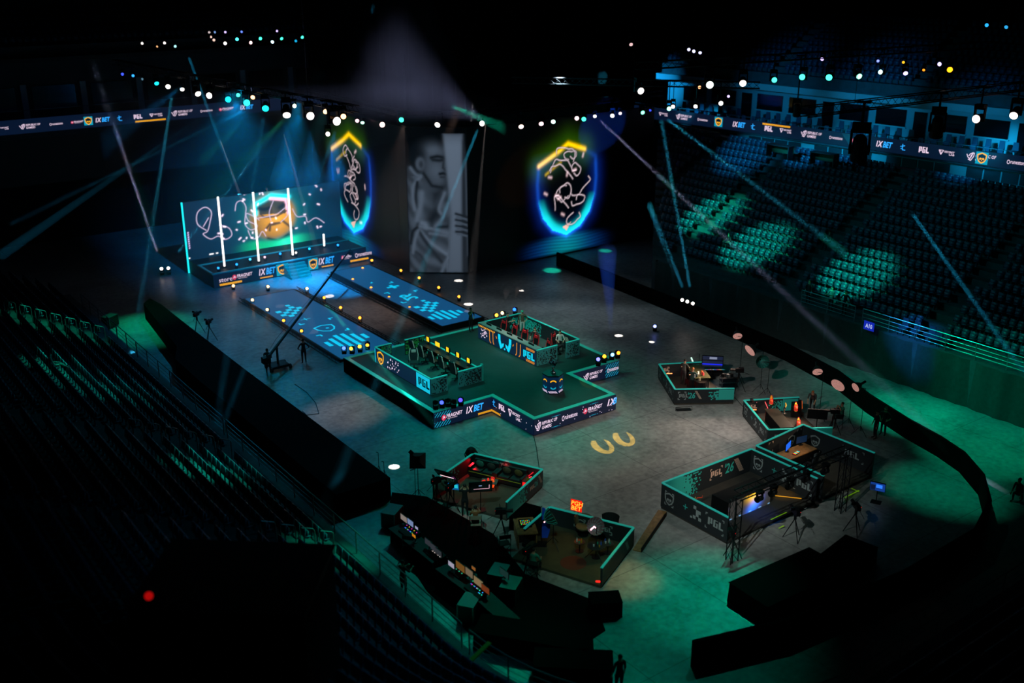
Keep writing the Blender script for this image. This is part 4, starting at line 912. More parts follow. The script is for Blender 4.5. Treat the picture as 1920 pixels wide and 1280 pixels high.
# ------------------------------------------------------------------ moving-head lamps: base, yoke, head, lens
lm = {}
def lens_mat(c, es=5.):
    k = 'lens_%s_%g' % (c.strip('#'), es)
    return mat(k, '#101010', .3, 0, c, es, sample=False)
yk_ = MB(); yk_.box((0, 0, -.10), (.34, .30, .16)); base_me = yk_.mesh('base', M_BLKP)
yk_ = MB()
for sx in (-1, 1): yk_.box((sx*.17, 0, -.38), (.045, .14, .46)); yk_.cyl((sx*.13, 0, -.5), (sx*.2, 0, -.5), .06, n=8)
yk_.box((0, 0, -.185), (.38, .14, .04)); yoke_me = yk_.mesh('yoke', M_BLKP)
hd = MB(); hd.lathe([(.09, .26), (.13, .2), (.145, .02), (.15, -.1), (.165, -.2), (.165, -.245)], 12); head_me = hd.mesh('head', M_BLKP, smooth=False)
le = MB(); le.lathe([(.001, -.236), (.14, -.25), (.14, -.262), (.001, -.275)][::-1], 14); lens_me = le.mesh('lens', lens_mat('#ffffff'))
MASTERS = []
def lamp(pos, d, col, lab, group, scale=1., es=5., up=False, name='moving_head_lamp', cat='stage lamp'):
    """hung below pos (or standing on pos when up), lens looking along d"""
    pos = Vector(pos); t = thing(name, lab, cat, pos, math.atan2(d[1], d[0])-math.pi/2, group); t.scale = (scale,)*3
    d = Vector(d).normalized(); s_ = -1 if up else 1
    for nm, me in (('base', base_me), ('yoke', yoke_me)):
        o = bpy.data.objects.new(nm, me); COL.objects.link(o); o.parent = t
        if up: o.rotation_euler = (math.pi, 0, 0)
    h = bpy.data.objects.new('head', head_me); COL.objects.link(h); h.parent = t; h.location = (0, 0, -.5*s_)
    ld = Matrix.Rotation(-t.rotation_euler.z, 3, 'Z') @ d
    h.rotation_mode = 'QUATERNION'; h.rotation_quaternion = ld.to_track_quat('-Z', 'Y')
    if col:
        l = bpy.data.objects.new('lens', lens_me); COL.objects.link(l); l.parent = h; recolor(l, lens_mat(col, es))
    return t
def headpos(p, scale, up=False): return Vector(p)+Vector((0, 0, -.5*scale if not up else .5*scale))
def tocam(p, jig=.35, seed=None):
    r_ = random.Random(seed); d = (CAM-Vector(p)).normalized(); return d+Vector((r_.uniform(-jig, jig), r_.uniform(-jig, jig), r_.uniform(-jig*1.5, jig*.3)))
W_, O_, G_, T_, B_, V_ = '#fff0ea', '#ffb27a', '#35e0b0', '#10c8e0', '#3a50ff', '#c9b0ff'
rowsdef = [
 ('long', ZTL, None, 'truss over the runway', [(229, 138, B_, .6), (248, 142, '#30a0ff', .6), (269, 148, '#406070', .5), (292, 152, T_, .9), (315, 158, W_, 1.0), (341, 164, W_, .8), (368, 170, W_, 1.15), (396, 177, W_, 1.15), (428, 184, T_, 1.1), (447, 177, G_, .7), (461, 190, '#20d8c8', 1.2), (472, 185, O_, .8), (498, 198, '#10d0c8', 1.2), (537, 207, W_, 1.35), (550, 198, '#d8f0d0', .7), (578, 215, W_, 1.35), (625, 225, W_, 1.4), (610, 210, O_, .8), (643, 216, O_, .9), (615, 250, '#a8a8a0', .8)]),
 ('top', 13.0, None, 'top edge of the corner LED wall', [(670, 224, '#ffc0d0', .8), (680, 226, '#a0e8c8', .8), (717, 233, '#ffd0cc', 1.1), (751, 226, G_, 1.0), (823, 229, W_, 1.15), (900, 231, W_, 1.1), (976, 232, '#b8a8a0', 1.1), (1014, 228, '#d8b0b8', 1.0), (1038, 225, '#b8e8d8', .95), (1081, 220, '#e8c0c8', .9), (1095, 220, G_, 1.0), (1115, 216, W_, .7), (1149, 214, W_, .9), (1162, 210, '#e8c0d0', .7), (1203, 208, '#70e8b8', .9), (1220, 205, B_, .5)]),
 ('right', 15.5, None, 'truss in front of the suites', [(1197, 167, W_, 1.2), (1254, 202, '#80e8c0', .8), (1262, 198, '#e8c0c0', .7), (1305, 197, W_, .7), (1350, 192, W_, .8), (1310, 162, O_, .6), (1366, 180, V_, .5)]),
 ('green', 18.3, None, 'high truss with green lamps', [(1330, 156, '#c0d8cc', 1.2), (1393, 152, W_, 1.1), (1450, 148, G_, .9), (1506, 145, G_, 1.0), (1556, 142, G_, 1.1), (1607, 139, '#80e8c0', 1.0), (1654, 136, '#b0f0e8', .8), (1697, 133, V_, .8), (1543, 108, V_, .6), (1646, 113, '#8090ff', .5), (1695, 116, '#e0a020', .5), (1733, 129, '#ff9020', .5), (1759, 121, V_, .7), (1780, 128, '#ff9a10', 1.0)]),
 ('white', 18.6, None, 'truss above the side walkway', [(1836, 221, '#f0dcd8', 1.05), (1905, 210, '#f0dcd8', 1.1)]),
 ('far', 18.5, None, 'far truss', [(269, 81, W_, .6), (296, 86, O_, .4), (309, 79, W_, .6), (327, 85, '#a0f0f0', .6), (392, 60, '#b0a0a0', .5), (405, 60, '#6080b0', .5), (423, 60, V_, .5), (454, 59, '#6080ff', .5), (394, 69, '#d8b0a0', .5), (401, 75, '#d8b0a0', .6), (423, 81, W_, .7), (443, 73, '#40e0e0', .7), (468, 79, '#ffc0c0', .7), (487, 71, G_, .7), (512, 77, '#c0e8f0', .7), (526, 70, G_, .7), (518, 57, V_, .5), (555, 76, '#1088b0', .6), (565, 68, G_, .7), (603, 67, '#b0f0e0', .7), (611, 72, O_, .5), (611, 54, '#c0a0a0', .5), (634, 66, '#b0f0e8', .7), (640, 73, '#1098d0', .7)]),
 ('roof', 22.0, None, 'roof above the side stand', [(1852, 46, '#2090d8', .6), (1889, 48, '#2080b0', .6), (1292, 92, '#d0d0ff', .4), (1303, 95, '#d0d0ff', .4), (1313, 96, '#d0d0ff', .4), (1182, 80, '#b09090', .5)]),
]
COLN = {W_: 'white', O_: 'amber', G_: 'green', T_: 'cyan', B_: 'blue', V_: 'violet'}
def coln(c):
    if c in COLN: return COLN[c]
    r_, g_, b_ = (int(c[i:i+2], 16) for i in (1, 3, 5))
    if max(r_, g_, b_) - min(r_, g_, b_) < 40: return 'dim white'
    return 'amber' if r_ > g_ > b_ and b_ < 140 else 'pink' if r_ >= max(g_, b_) else 'green' if g_ > b_ else 'teal' if g_ > .8*b_ else 'blue'
for key, z, _, lab, lst in rowsdef:
    for i, (u, v, c, s_) in enumerate(lst):
        kk = key if key != 'top' else ('topf' if u > 885 else 'tops' if u < 765 else 'topc'); sc = s_*1.35
        if kk in TR: a_, b_, _l = TR[kk]; p = plane_pt(u, v, a_, b_); zt = a_.z+.2
        else: p = P(u, v, z-.5); zt = 33.8
        zb = p.z+.5*sc; t = lamp((p.x, p.y, zb), tocam(p, .45, u), c, 'round %s stage lamp hung on the %s' % (coln(c), lab), 'lamps on the '+lab, sc, 4.5 if s_ > .65 else 2.)
        if zt > zb:
            MB().cyl((0, 0, -.05), (0, 0, (zt-zb)/sc), .03, n=6).obj('hanger_pipe', M_DKST, t, False)
            MB().box((0, 0, (zt-zb-.02)/sc), (.6/sc, .6/sc, .05/sc)).obj('clamp', M_DKST, t, False)
for u, v, s_ in ((1615, 245, 2.4), (1760, 215, 2.0), (1495, 195, 1.6)):     # dark lamps hanging from the near truss
    a_, b_ = TR['white'][:2]
    p = plane_pt(u, v, a_, b_) if u > 1600 else plane_pt(u, v, *TR['green'][:2]); zt = 19.45
    t = lamp((p.x, p.y, p.z+.4), (.3, .2, -1), None, 'large unlit black moving-head lamp hung in front of the suites', 'unlit lamps before the suites', s_)
    MB().cyl((0, 0, -.05), (0, 0, (zt-p.z-.4)/s_), .03, n=6).obj('hanger_pipe', M_DKST, t, False); MB().box((0, 0, (zt-p.z-.42)/s_), (.6/s_, .6/s_, .05/s_)).obj('clamp', M_DKST, t, False)
# amber lamps standing along the runways
for u, v in ((437, 535), (473, 562), (502, 537), (502, 580), (532, 600), (565, 619), (575, 541), (607, 558), (639, 576), (675, 596), (662, 524), (680, 503), (695, 540), (730, 557), (768, 576), (752, 507), (786, 521), (823, 538), (861, 556), (697, 487)):
    p = P(u, v, .38); hot = u < 600 and v < 600
    lamp((p.x, p.y, .02), tocam(p, .2, u+v), '#ffb46a' if hot else '#ff9228', 'small amber lamp standing on the floor along the LED runways', 'amber lamps along the LED runways', .75, 9 if hot else 5, True)
# lamps standing on the main stage edge
for u, v, c, lab in ((645, 652, '#4060ff', 'far corner behind the blue player booth'), (660, 652, '#ffb030', 'far corner behind the blue player booth'), (675, 649, '#ffb030', 'far corner behind the blue player booth'), (689, 644, '#c08020', 'far corner behind the blue player booth'),
                     (817, 754, None, 'front edge left of the betting sign'), (829, 752, '#3040ff', 'front edge left of the betting sign'), (864, 748, '#3a30ff', 'front edge left of the betting sign'), (840, 750, None, 'front edge left of the betting sign'), (850, 752, None, 'front edge left of the betting sign'),
                     (1122, 674, '#6060ff', 'front edge behind the gaming brand sign'), (1133, 668, '#ff9a20', 'front edge behind the gaming brand sign'), (1147, 663, '#70b0ff', 'front edge behind the gaming brand sign'), (1158, 660, '#ff8020', 'front edge behind the gaming brand sign'),
                     (930, 590, '#ffb030', 'back edge behind the red-chair booth'), (944, 586, '#ffd890', 'back edge behind the red-chair booth'), (966, 579, '#2060ff', 'back edge behind the red-chair booth')):
    p = P(u, v, 1.42); lamp((p.x, p.y, 1.0), tocam(p, .3, u), c, ('%s stage lamp on the %s' % (coln(c) if c else 'unlit black', lab)), 'lamps on the stage: '+lab, .85, 5, True)
for u, v, c in ((443, 494, '#2090ff'), (469, 484, '#40c0ff'), (497, 481, '#c8a0b0'), (525, 474, '#2090ff'), (555, 472, '#d0c8c0'), (580, 465, '#20b0ff'), (410, 500, '#2090ff'), (634, 457, '#2090ff')):
    p = P(u, v, 1.6); lamp((p.x, p.y, 1.2), tocam(p, .2, u), c, '%s lamp standing on the small stage before the backdrop' % coln(c), 'lamps on the small stage riser', .7, 3, True)
for u, v in ((303, 503), (316, 502)): p = P(u, v, .6); lamp((p.x, p.y, .02), (Vector(P(u-60, v-200, 12))-p), W_, 'bright beam lamp on the floor left of the small stage', 'beam lamps left of the small stage', .9, 8, True)
for u, v in ((1279, 560), (1289, 563), (1298, 567)): p = P(u, v, 1.66); lamp((p.x, p.y, 1.2), tocam(p, .2, u), W_, 'bright beam lamp standing on the barrier under the side stand', 'beam lamps on the side barrier', .8, 8, True)
for u, v, c in ((1076, 492, W_), (1228, 611, '#8090ff')): p = P(u, v, .4); lamp((p.x, p.y, .02), tocam(p, .2, u), c, '%s floor lamp standing alone in front of the LED wall' % coln(c), None, .8, 6, True)
# ------------------------------------------------------------------ light beams: haze lit by real spotlights
def haze_mat(dens):
    k = 'haze_%g' % dens
    if k in MATS: return MATS[k]
    m = bpy.data.materials.new(k); m.use_nodes = True; nt = m.node_tree; nt.nodes.remove(nt.nodes['Principled BSDF'])
    s_ = nt.nodes.new('ShaderNodeVolumeScatter'); s_.inputs['Density'].default_value = dens; s_.inputs['Color'].default_value = (1, 1, 1, 1)
    nt.links.new(s_.outputs[0], nt.nodes['Material Output'].inputs['Volume']); MATS[k] = m; return m
def beam(p0, p1, r0, r1, col, L, lab, dens=.02, blend=.3, fall=0):
    p0, p1 = Vector(p0), Vector(p1); d = (p1-p0); D = d.length; n = d.normalized(); k = (r1-r0)/D; apex = p0-n*(r0/max(k, 1e-4)) if k > 1e-3 else p0-n*(r0/.0095)
    ang = max(R(1.05), 2*math.atan(max(k, .0092))); p0 = p0+n*1.2; D -= 1.2; d = p1-p0      # clear of the lamp's own housing
    apex = p0-n*(r0/math.tan(ang/2))
    if ang < .04:                                       # a tight beam lamp: a small disc that shines almost parallel
        l = bpy.data.lights.new('beam_light', 'AREA'); l.shape = 'DISK'; l.size = .24; l.spread = R(.9); c_ = lin(col); l.color = [x/max(c_) for x in c_]
        l.energy = L*math.pi*math.pi*.12**2; o = bpy.data.objects.new('beam_light', l); COL.objects.link(o); o.location = p0; aim(o, d)
        mb = MB().tube([p0+n*.05, p1], [.12, .12+D*math.tan(R(.45))], 12); c = mb.obj('light_beam', haze_mat(dens)); return tag(c, lab, 'light beam', None, 'stuff')
    l = bpy.data.lights.new('beam_light', 'SPOT'); l.spot_size = ang*1.02; l.spot_blend = blend; c_ = lin(col); l.color = [x/max(c_) for x in c_]; l.shadow_soft_size = .03
    l.energy = L*4*math.pi*math.pi*max(1, fall)**1; l.use_nodes = True; nt = l.node_tree; e = nt.nodes['Emission']; f = nt.nodes.new('ShaderNodeLightFalloff'); f.inputs['Strength'].default_value = 1; nt.links.new(f.outputs['Linear' if fall else 'Constant'], e.inputs['Strength'])   # beams are collimated, wide cones spread
    o = bpy.data.objects.new('beam_light', l); COL.objects.link(o); o.location = p0; aim(o, d)
    tn = math.tan(ang/2*(1.35 if ang > .3 else 1))
    mb = MB().tube([p0+n*.3, p1], [max(.05, .3*tn), D*tn], 12); c = mb.obj('light_beam', haze_mat(dens)); return tag(c, lab, 'light beam', None, 'stuff')
def Pd(u, v, depth): d = ray(u, v); return CAM+d*(depth/F_PX)     # pixel at a given viewing depth
BL = 60.
PB, PT, PC = '#b8d0ff', '#30b0d8', '#20a0d0'
bm = [
 # (u0,v0,depth0) -> (u1,v1,depth1), end radius, colour, strength, label
 ((302, 494, 89), (172, 112, 78), .30, PB, 1.0, 'thin pale beam rising left from the floor left of the small stage'),
 ((317, 494, 89), (560, 190, 88), .30, PT, .8, 'thin teal beam rising right across the LED backdrop'),
 ((325, 163, 82), (252, 640, 68), .40, PT, .5, 'teal beam falling onto the walkway beyond the barrier'),
 ((347, 88, 97), (440, 340, 92), .35, PC, .7, 'teal beam falling from the far truss toward the LED backdrop'),
 ((480, 196, 76), (20, 420, 85), .5, PC, .14, 'faint teal beam crossing to the blue-lit seats'),
 ((428, 184, 78), (0, 480, 80), .5, PC, .1, 'faint low teal beam crossing the dark stand'),
 ((497, 198, 74), (402, 822, 58), .4, PC, .3, 'blue beam falling to the railing beside the barrier'),
 ((640, 218, 68), (412, 812, 59), .4, PC, .25, 'long blue beam slanting down to the railing'),
 ((900, 232, 86), (590, 1006, 50), .45, PT, .5, 'long teal beam from the LED wall down to the walkway railing'),
 ((1115, 216, 92), (1830, 885, 56), .42, '#c0ccff', .7, 'long pale beam crossing the side stand to the end barrier'),
 ((1240, 215, 92), (1585, 475, 70), .35, PT, .8, 'thin teal beam slanting across the side stand seats'),
 ((1700, 385, 75), (1925, 705, 60), .35, PC, .7, 'thin blue beam slanting down at the edge of the side stand'),
 ((1298, 566, 78), (1240, 225, 84), .30, PT, .9, 'pale beam rising from the side barrier lamp nearest the A10 sign'),
 ((1289, 562, 78), (1218, 380, 84), .25, PT, .6, 'thin faint beam rising from the middle side barrier lamp'),
 ((1279, 559, 78), (1216, 385, 84), .25, PT, .5, 'thin faint beam rising from the side barrier lamp beside the LED wall'),
 ((600, 560, 76), (1280, 1300, 42), .4, '#18a890', .55, 'long green beam crossing the podcast studio to the near floor'),
 ((1147, 661, 68), (1138, 470, 78), .9, '#1048c0', .12, 'blue beam rising from the front edge lamp of the stage'),
]
for (a, b, r1, c, s_, lab) in bm: beam(Pd(*a), Pd(*b), .05, r1, c, BL*s_, lab, .035)
for u, v, u1, v1 in ((537, 207, 541, 345), (578, 215, 590, 350), (625, 225, 632, 345)):
    p = P(u, v, ZTL-.6); q = Pd(u1, v1, px(p)[2]+6); beam(p, q, .2, 1.5, '#0890f0', 7, 'wide blue cone of light under the runway truss', .11, .8)
p = Py(930, 237, 71.0); q = Pd(700, 120, px(p)[2]-7); beam(p, q, .2, 5.8, '#a8b0e8', 2.6, 'broad lavender cone of light spreading over the LED wall', .008, 1., fall=14)
for u, v, u1, v1 in ((944, 584, 950, 545), (958, 582, 972, 540)):
    p = P(u, v, 1.6); beam(p, Pd(u1, v1, px(p)[2]+2), .1, .5, '#ff9a18', .45, 'short amber cone of light rising behind the red-chair booth', .6, .6)

o = MB().box((33.6, 77.5, 8.2), (21, 37, 16.2)).obj('stage_haze', haze_mat(.004)); tag(o, 'thin haze hanging in the air over the runways and small stage', 'haze', None, 'stuff')
# ------------------------------------------------------------------ people (local: facing +Y, feet or seat at z = 0 of the origin)
SKINC = mat('skin', '#b98a6c', .6)
def person(loc, rz, lab, shirt='#20242a', trousers='#15171b', hair='#1a1410', shoes='#0c0c0d', pose='stand', lean=0., arms=None, scale=1., cap=None, sleeves=True, seat=.45, twist=0., headturn=0., skin=None):
    c_, s_ = math.cos(lean), math.sin(lean)
    hz = .92 if pose == 'stand' else (seat+.12 if pose == 'sit' else .5)
    pel = Vector((0, 0, hz)); upv = Vector((0, s_, c_)); fwd = Vector((0, c_, -s_)); sx = Vector((math.cos(twist), math.sin(twist), 0))
    V = []; E = []; Rd = []; G = []
    def add(p, r, par=None, g=0, ry=None):
        V.append(Vector(p)); Rd.append((r, ry or r)); G.append(g)
        if par is not None: E.append((par, len(V)-1))
        return len(V)-1
    p0 = add(pel, .15, None, 1, .12); b1 = add(pel+upv*.2, .135, p0, 0, .105); b2 = add(pel+upv*.38, .155, b1, 0, .115); b3 = add(pel+upv*.5, .10, b2, 0, .085)
    nk = add(pel+upv*.57+fwd*.01, .052, b3, 2); hv = (upv+Vector((0, 0, .6))).normalized(); hc = pel+upv*.57+fwd*.02+hv*.10
    h1 = add(hc-hv*.02, .078, nk, 2, .088); h2 = add(hc+hv*.10, .070, h1, 2, .085)
    arms = arms or 'down'
    W = []
    for i, sd in enumerate((-1, 1)):
        sh = pel+upv*.47+sx*(.19*sd); a = arms if isinstance(arms, str) else arms[i]
        if isinstance(a, str):
            el, wr = {'down': (sh+sx*(.06*sd)+Vector((0, .02, -.28)), sh+sx*(.08*sd)+Vector((0, .10, -.53))),
                      'fwd': (sh+sx*(.05*sd)+Vector((0, .16, -.22)), sh+sx*(-.04*sd)+Vector((0, .42, -.16))),
                      'desk': (sh+sx*(.10*sd)+Vector((0, .10, -.26)), sh+sx*(.0*sd)+Vector((0, .36, -.30))),
                      'face': (sh+sx*(.08*sd)+Vector((0, .20, -.14)), sh+sx*(-.10*sd)+Vector((0, .26, .10))),
                      'hip': (sh+sx*(.20*sd)+Vector((0, -.06, -.26)), sh+sx*(.02*sd)+Vector((0, .08, -.42))),
                      'reach': (sh+sx*(.04*sd)+Vector((0, .18, -.18)), sh+sx*(.0*sd)+Vector((0, .40, -.34)))}[a]
        else: el, wr = sh+Vector(a[0]), sh+Vector(a[1])
        k = add(sh, .066, b3, 0); k2 = add(sh.lerp(el, .5), .052, k, 0); k3 = add(el, .043, k2, 0 if sleeves else 2); k4 = add(wr, .031, k3, 2); W.append((el, wr))
    for sd in (-1, 1):
        hp = pel+Vector((.10*sd, 0, -.05))
        if pose == 'stand': kn = Vector((.11*sd, .03, .48)); an = Vector((.12*sd, -.01, .08)); toe = Vector((.14*sd, .16, .035))
        elif pose == 'stride': kn = Vector((.10*sd, .15*sd, .5)); an = Vector((.1*sd, .22*sd-.08, .09)); toe = an+Vector((.01, .17, -.05)); 
        else: kn = Vector((.14*sd, .44, seat+.08)); an = Vector((.14*sd, .46, .08)); toe = Vector((.15*sd, .62, .035))
        if pose == 'recline': kn = Vector((.12*sd, .42, seat+.22)); an = Vector((.12*sd, .78, seat-.1)); toe = Vector((.12*sd, .86, seat+.02))
        k = add(hp, .10, p0, 1); k2 = add(hp.lerp(kn, .5), .078, k, 1); k3 = add(kn, .058, k2, 1); k4 = add(kn.lerp(an, .45), .056, k3, 1); k5 = add(an, .042, k4, 3); add(toe, .036, k5, 3)
    me = bpy.data.meshes.new('body'); me.from_pydata([tuple(v) for v in V], E, []); ob = bpy.data.objects.new('body', me); COL.objects.link(ob)
    md = ob.modifiers.new('Skin', 'SKIN'); md.use_smooth_shade = True
    for i, d in enumerate(me.skin_vertices[0].data): d.radius = Rd[i]; d.use_root = (i == 0)
    ob.modifiers.new('Sub', 'SUBSURF').levels = 1
    bpy.context.view_layer.update()
    m2 = bpy.data.meshes.new_from_object(ob.evaluated_get(bpy.context.evaluated_depsgraph_get())); bpy.data.objects.remove(ob)
    vs = [tuple(v.co) for v in m2.vertices]; fs = [list(p.vertices) for p in m2.polygons]; mi = []
    VA = np.array([tuple(v) for v in V]); GA = np.array(G); mid = np.array([tuple((V[a]+V[b])/2) for a, b in E]); gm = np.array([G[b] for a, b in E])
    AL = np.concatenate([VA, mid]); GL = np.concatenate([GA, gm])
    for p in m2.polygons:
        c = np.array(p.center); mi.append(int(GL[np.argmin(((AL-c)**2).sum(1))]))
    bpy.data.meshes.remove(m2)
    B = MB(); B.v = vs; B.f = fs; B.mi = mi; B.m(2)
    ft = Matrix.Rotation(headturn, 3, 'Z') @ Vector((0, 1, -.15*max(0, s_))).normalized(); sd_ = Vector((ft.y, -ft.x, 0)).normalized()
    B.ball(hc+ft*.092+hv*.02, .018, (1, 1, 1.6), 6, 4)
    for k in (-1, 1): B.ball(hc+sd_*(.082*k)+hv*.03, .022, (.5, 1, 1.5), 6, 4)
    for el, wr in W:                                      # hands: palm, four fingers, thumb
        d = (wr-el).normalized(); n = d.cross(Vector((0, 0, 1))); n = n.normalized() if n.length > .1 else Vector((1, 0, 0)); u_ = n.cross(d)
        B.tube([wr, wr+d*.05, wr+d*.09], [.026, .036, .030], 6)
        for j, L_ in enumerate((.062, .072, .068, .052)):
            q = wr+d*.085+n*(.021*(j-1.5)); B.tube([q, q+d*L_*.55-u_*.006, q+d*L_*.9-u_*.028], [.009, .008, .006], 5)
        q = wr+d*.04+n*.03; B.tube([q, q+n*.025+d*.03, q+n*.02+d*.06], [.010, .009, .007], 5)
    B.m(4)
    for k in (-1, 1): B.ball(hc+ft*.088+sd_*(.032*k)+hv*.04, .010, (1.3, .6, .8), 6, 4)
    B.m(5); B.tube([hc+ft*.088-sd_*.022-hv*.025, hc+ft*.092-hv*.027, hc+ft*.088+sd_*.022-hv*.025], .006, 5)
    t = thing('person', lab, 'person', loc, rz); t.scale = (scale,)*3
    sk = mat('skin_'+(skin or 'b98a6c'), '#'+(skin or 'b98a6c'), .6)
    B.obj('body', [mat('cloth_'+shirt[1:], shirt, .85), mat('cloth_'+trousers[1:], trousers, .85), sk, mat('shoe_'+shoes[1:], shoes, .6), mat('eye', '#101010', .3), mat('lip', '#7a3c34', .5)], t, False, True)
    if hair:
        H = MB(); H.ball(hc+hv*.075-ft*.028, .094, (.94, .98, .92), 10, 6); m_ = H.v
        H.v = [tuple(Vector(p)-ft*(max(0, (Vector(p)-hc).dot(ft)-.05)*.6)) if (Vector(p)-hc).dot(hv) < .09 else p for p in m_]
        H.obj('hair', mat('hair_'+hair[1:], hair, .8), t, False, True)
    if cap:
        H = MB(); H.ball(hc+hv*.075-ft*.005, .104, (.95, 1.05, .8), 10, 6); H.tube([hc+ft*.09+hv*.07-sd_*.06, hc+ft*.17+hv*.05, hc+ft*.09+hv*.07+sd_*.06], .014, 5); H.obj('cap', mat('cap_'+cap[1:], cap, .8), t, False, True)
    return t
# ------------------------------------------------------------------ booth walls with printed faces
PRM = dict(teal=M_TEALP, pale=M_PALEP, grey=M_GREYP, dark=mat('dark_print', '#141a1e', .6))
CAPM = mat('teal_cap', '#35c0b2', .4, 0, '#1fb8b0', .22, sample=False)  # emission added in place of light falling on the teal caps
def booth(lab, floor_pts, walls, h, base=.12, floor_col='#3a352c', cat='studio booth', name='studio_booth'):
    """walls: (p0, p1, outer prints, inner prints); walking p0->p1 keeps the inside on the left"""
    c = Vector((sum(p[0] for p in floor_pts)/len(floor_pts), sum(p[1] for p in floor_pts)/len(floor_pts), 0)); t = thing(name, lab, cat, c)
    if base: MB().prism(floor_pts, 0, base).obj('floor_platform', mat('carpet_'+floor_col[1:], floor_col, .9, noise=.2, nscale=2), t)
    for p0, p1, op, ip in walls:
        wl_ = MB().slab(p0, p1, base if base < .5 else base, h, .08).obj('wall_panel', M_PANEL, t)
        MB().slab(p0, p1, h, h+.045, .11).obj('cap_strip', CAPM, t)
        L = (Vector(p1)-Vector(p0)).length
        for pr, fr in ((op, wallframe(p0, p1, base, .04)), (ip, wallframe(p1, p0, base, .04))):
            for it in pr or []: draw(it, fr, L, h-base, wl_)
    return t
def draw(it, fr, L, H, par):
    k, u, v, hh, c = it[:5]; m_ = PRM[c] if c in PRM else LEDC[c]; u *= L; v *= H
    if k == 'pgl': lay(pgl2d(hh*H), fr, u, v, m_, 'lettering', par)
    elif k == '26': lay(text2d("'26", hh*H, .15, .02, .8), fr, u, v, m_, 'lettering', par)
    elif k == 'shield': s_ = emblem2d(hh*H); lay(s_, fr, u, v, m_, 'shield_emblem', par)
    elif k == 'hatch': lay(hatch2d(it[5]*L, hh*H, it[6] if len(it) > 6 else 6, -.6, .55), fr, u, v, m_, 'hatch_print', par)
    elif k == 'rect': lay(rects([(0, 0, it[5]*L, hh*H)]), fr, u, v, m_, 'colour_block', par)
    elif k == 'pix':                                   # pixel block fading along u
        dr = it[6] if len(it) > 6 else 1; w_ = it[5]*L
        lay(pixels2d(w_, hh*H, .075, int(u*100)+7, (lambda x, y: 1-x) if dr > 0 else (lambda x, y: x)), fr, u, v, m_, 'pixel_print', par, .009)
    elif k == 'pat':                                   # loose pixel checker
        lay(rects([(0, 0, 1, 1), (1, 1, 2, 2), (2, 0, 3, 1), (1, 2, 2, 3), (0, 3, 1, 4), (2, 2, 2.7, 3), (-1, -.2, -.3, .4)], hh*H/4, hh*H/4), fr, u, v, m_, 'pixel_print', par)
    elif k == 'br':
        for du, q in ((0, 1), (it[5]*L, 2)): lay(corner2d(.13, q), fr, u+du, v+hh*H, m_, 'bracket_print', par)
        for du, q in ((0, 0), (it[5]*L, 3)): lay(corner2d(.13, q), fr, u+du, v, m_, 'bracket_print', par)
    elif k == 'plus': lay(rects([(-.02, -.14, .02, .14), (-.14, -.02, .14, .02)]), fr, u, v, m_, 'cross_print', par)
PR_OUT = [('br', .06, .2, .6, 'grey', .14), ('shield', .13, .5, .55, 'grey'), ('pat', .5, .25, .55, 'grey'), ('pgl', .72, .35, .3, 'grey'), ('br', .68, .15, .65, 'grey', .27), ('plus', .38, .55, .1, 'teal')]
PR_26 = [('pix', .0, 0, 1, 'teal', .36, 1), ('pgl', .47, .42, .28, 'pale'), ('26', .66, .34, .48, 'teal'), ('hatch', .8, .2, .66, 'pale', .15), ('br', .45, .28, .55, 'pale', .18)]
A_L, A_K, A_R, A_N = (24.9, 40.7), (28.3, 42.1), (30.1, 38.5), (26.6, 36.8)
PR_RED = [('hatch', .05, .3, .5, 'teal', .12), ('pix', .3, .1, .8, 'grey', .3, 1), ('pgl', .62, .4, .25, 'pale')]
booth('sofa studio booth with red glow, two sofas and teal topped walls', [A_L, A_N, A_R, A_K], [(A_N, A_R, [('rect', 0, .02, .96, 'teal', .3), ('pix', .3, .02, .96, 'teal', .3, 1), ('pgl', .62, .4, .24, 'pale'), ('26', .75, .35, .36, 'teal'), ('hatch', .85, .28, .6, 'pale', .13)], None), (A_R, A_K, PR_OUT, PR_RED), (A_K, A_L, None, [('rect', 0, 0, 1, 'teal', .22), ('pix', .22, 0, 1, 'teal', .4, 1)])], 1.0)
B_L, B_K, B_R, B_N = (25.8, 34.3), (28.0, 35.2), (29.9, 31.4), (26.5, 29.7)
booth('podcast studio booth with fan-ribbed lamps and a dark red floor mark', [(24.7, 33.8), B_N, B_R, B_K], [(B_N, B_R, [('hatch', .7, .2, .6, 'grey', .15), ('pix', .2, .1, .8, 'dark', .3)], None), (B_R, B_K, None, [('pgl', .62, .4, .26, 'grey'), ('shield', .38, .5, .55, 'grey'), ('br', .3, .25, .55, 'grey', .14), ('br', .56, .25, .55, 'grey', .2)]), (B_K, B_L, None, [('hatch', .3, .1, .8, 'dark', .4)])], 1.0, floor_col='#3d3a28')
C_W, C_N, C_E, C_F = (45.1, 45.7), (43.0, 42.1), (46.0, 40.1), (47.7, 44.3)
booth('analyst studio booth with a red lit panel and a tall screen', [C_W, C_N, C_E, C_F], [(C_W, C_N, PR_OUT, None), (C_N, C_E, [('pgl', .07, .42, .26, 'grey'), ('26', .22, .34, .45, 'teal'), ('hatch', .33, .3, .6, 'pale', .13), ('rect', .74, .2, .76, 'teal', .26), ('pix', .57, .2, .76, 'teal', .17, -1), ('br', .05, .25, .6, 'grey', .14)], None), (C_F, C_W, None, [('pgl', .05, .45, .25, 'pale'), ('pix', .7, .1, .85, 'teal', .3, -1), ('br', .03, .3, .5, 'pale', .2)])], 1.0)
D_W, D_N, D_E, D_F = (45.1, 38.5), (43.1, 34.9), (46.2, 33.0), (48.1, 36.9)
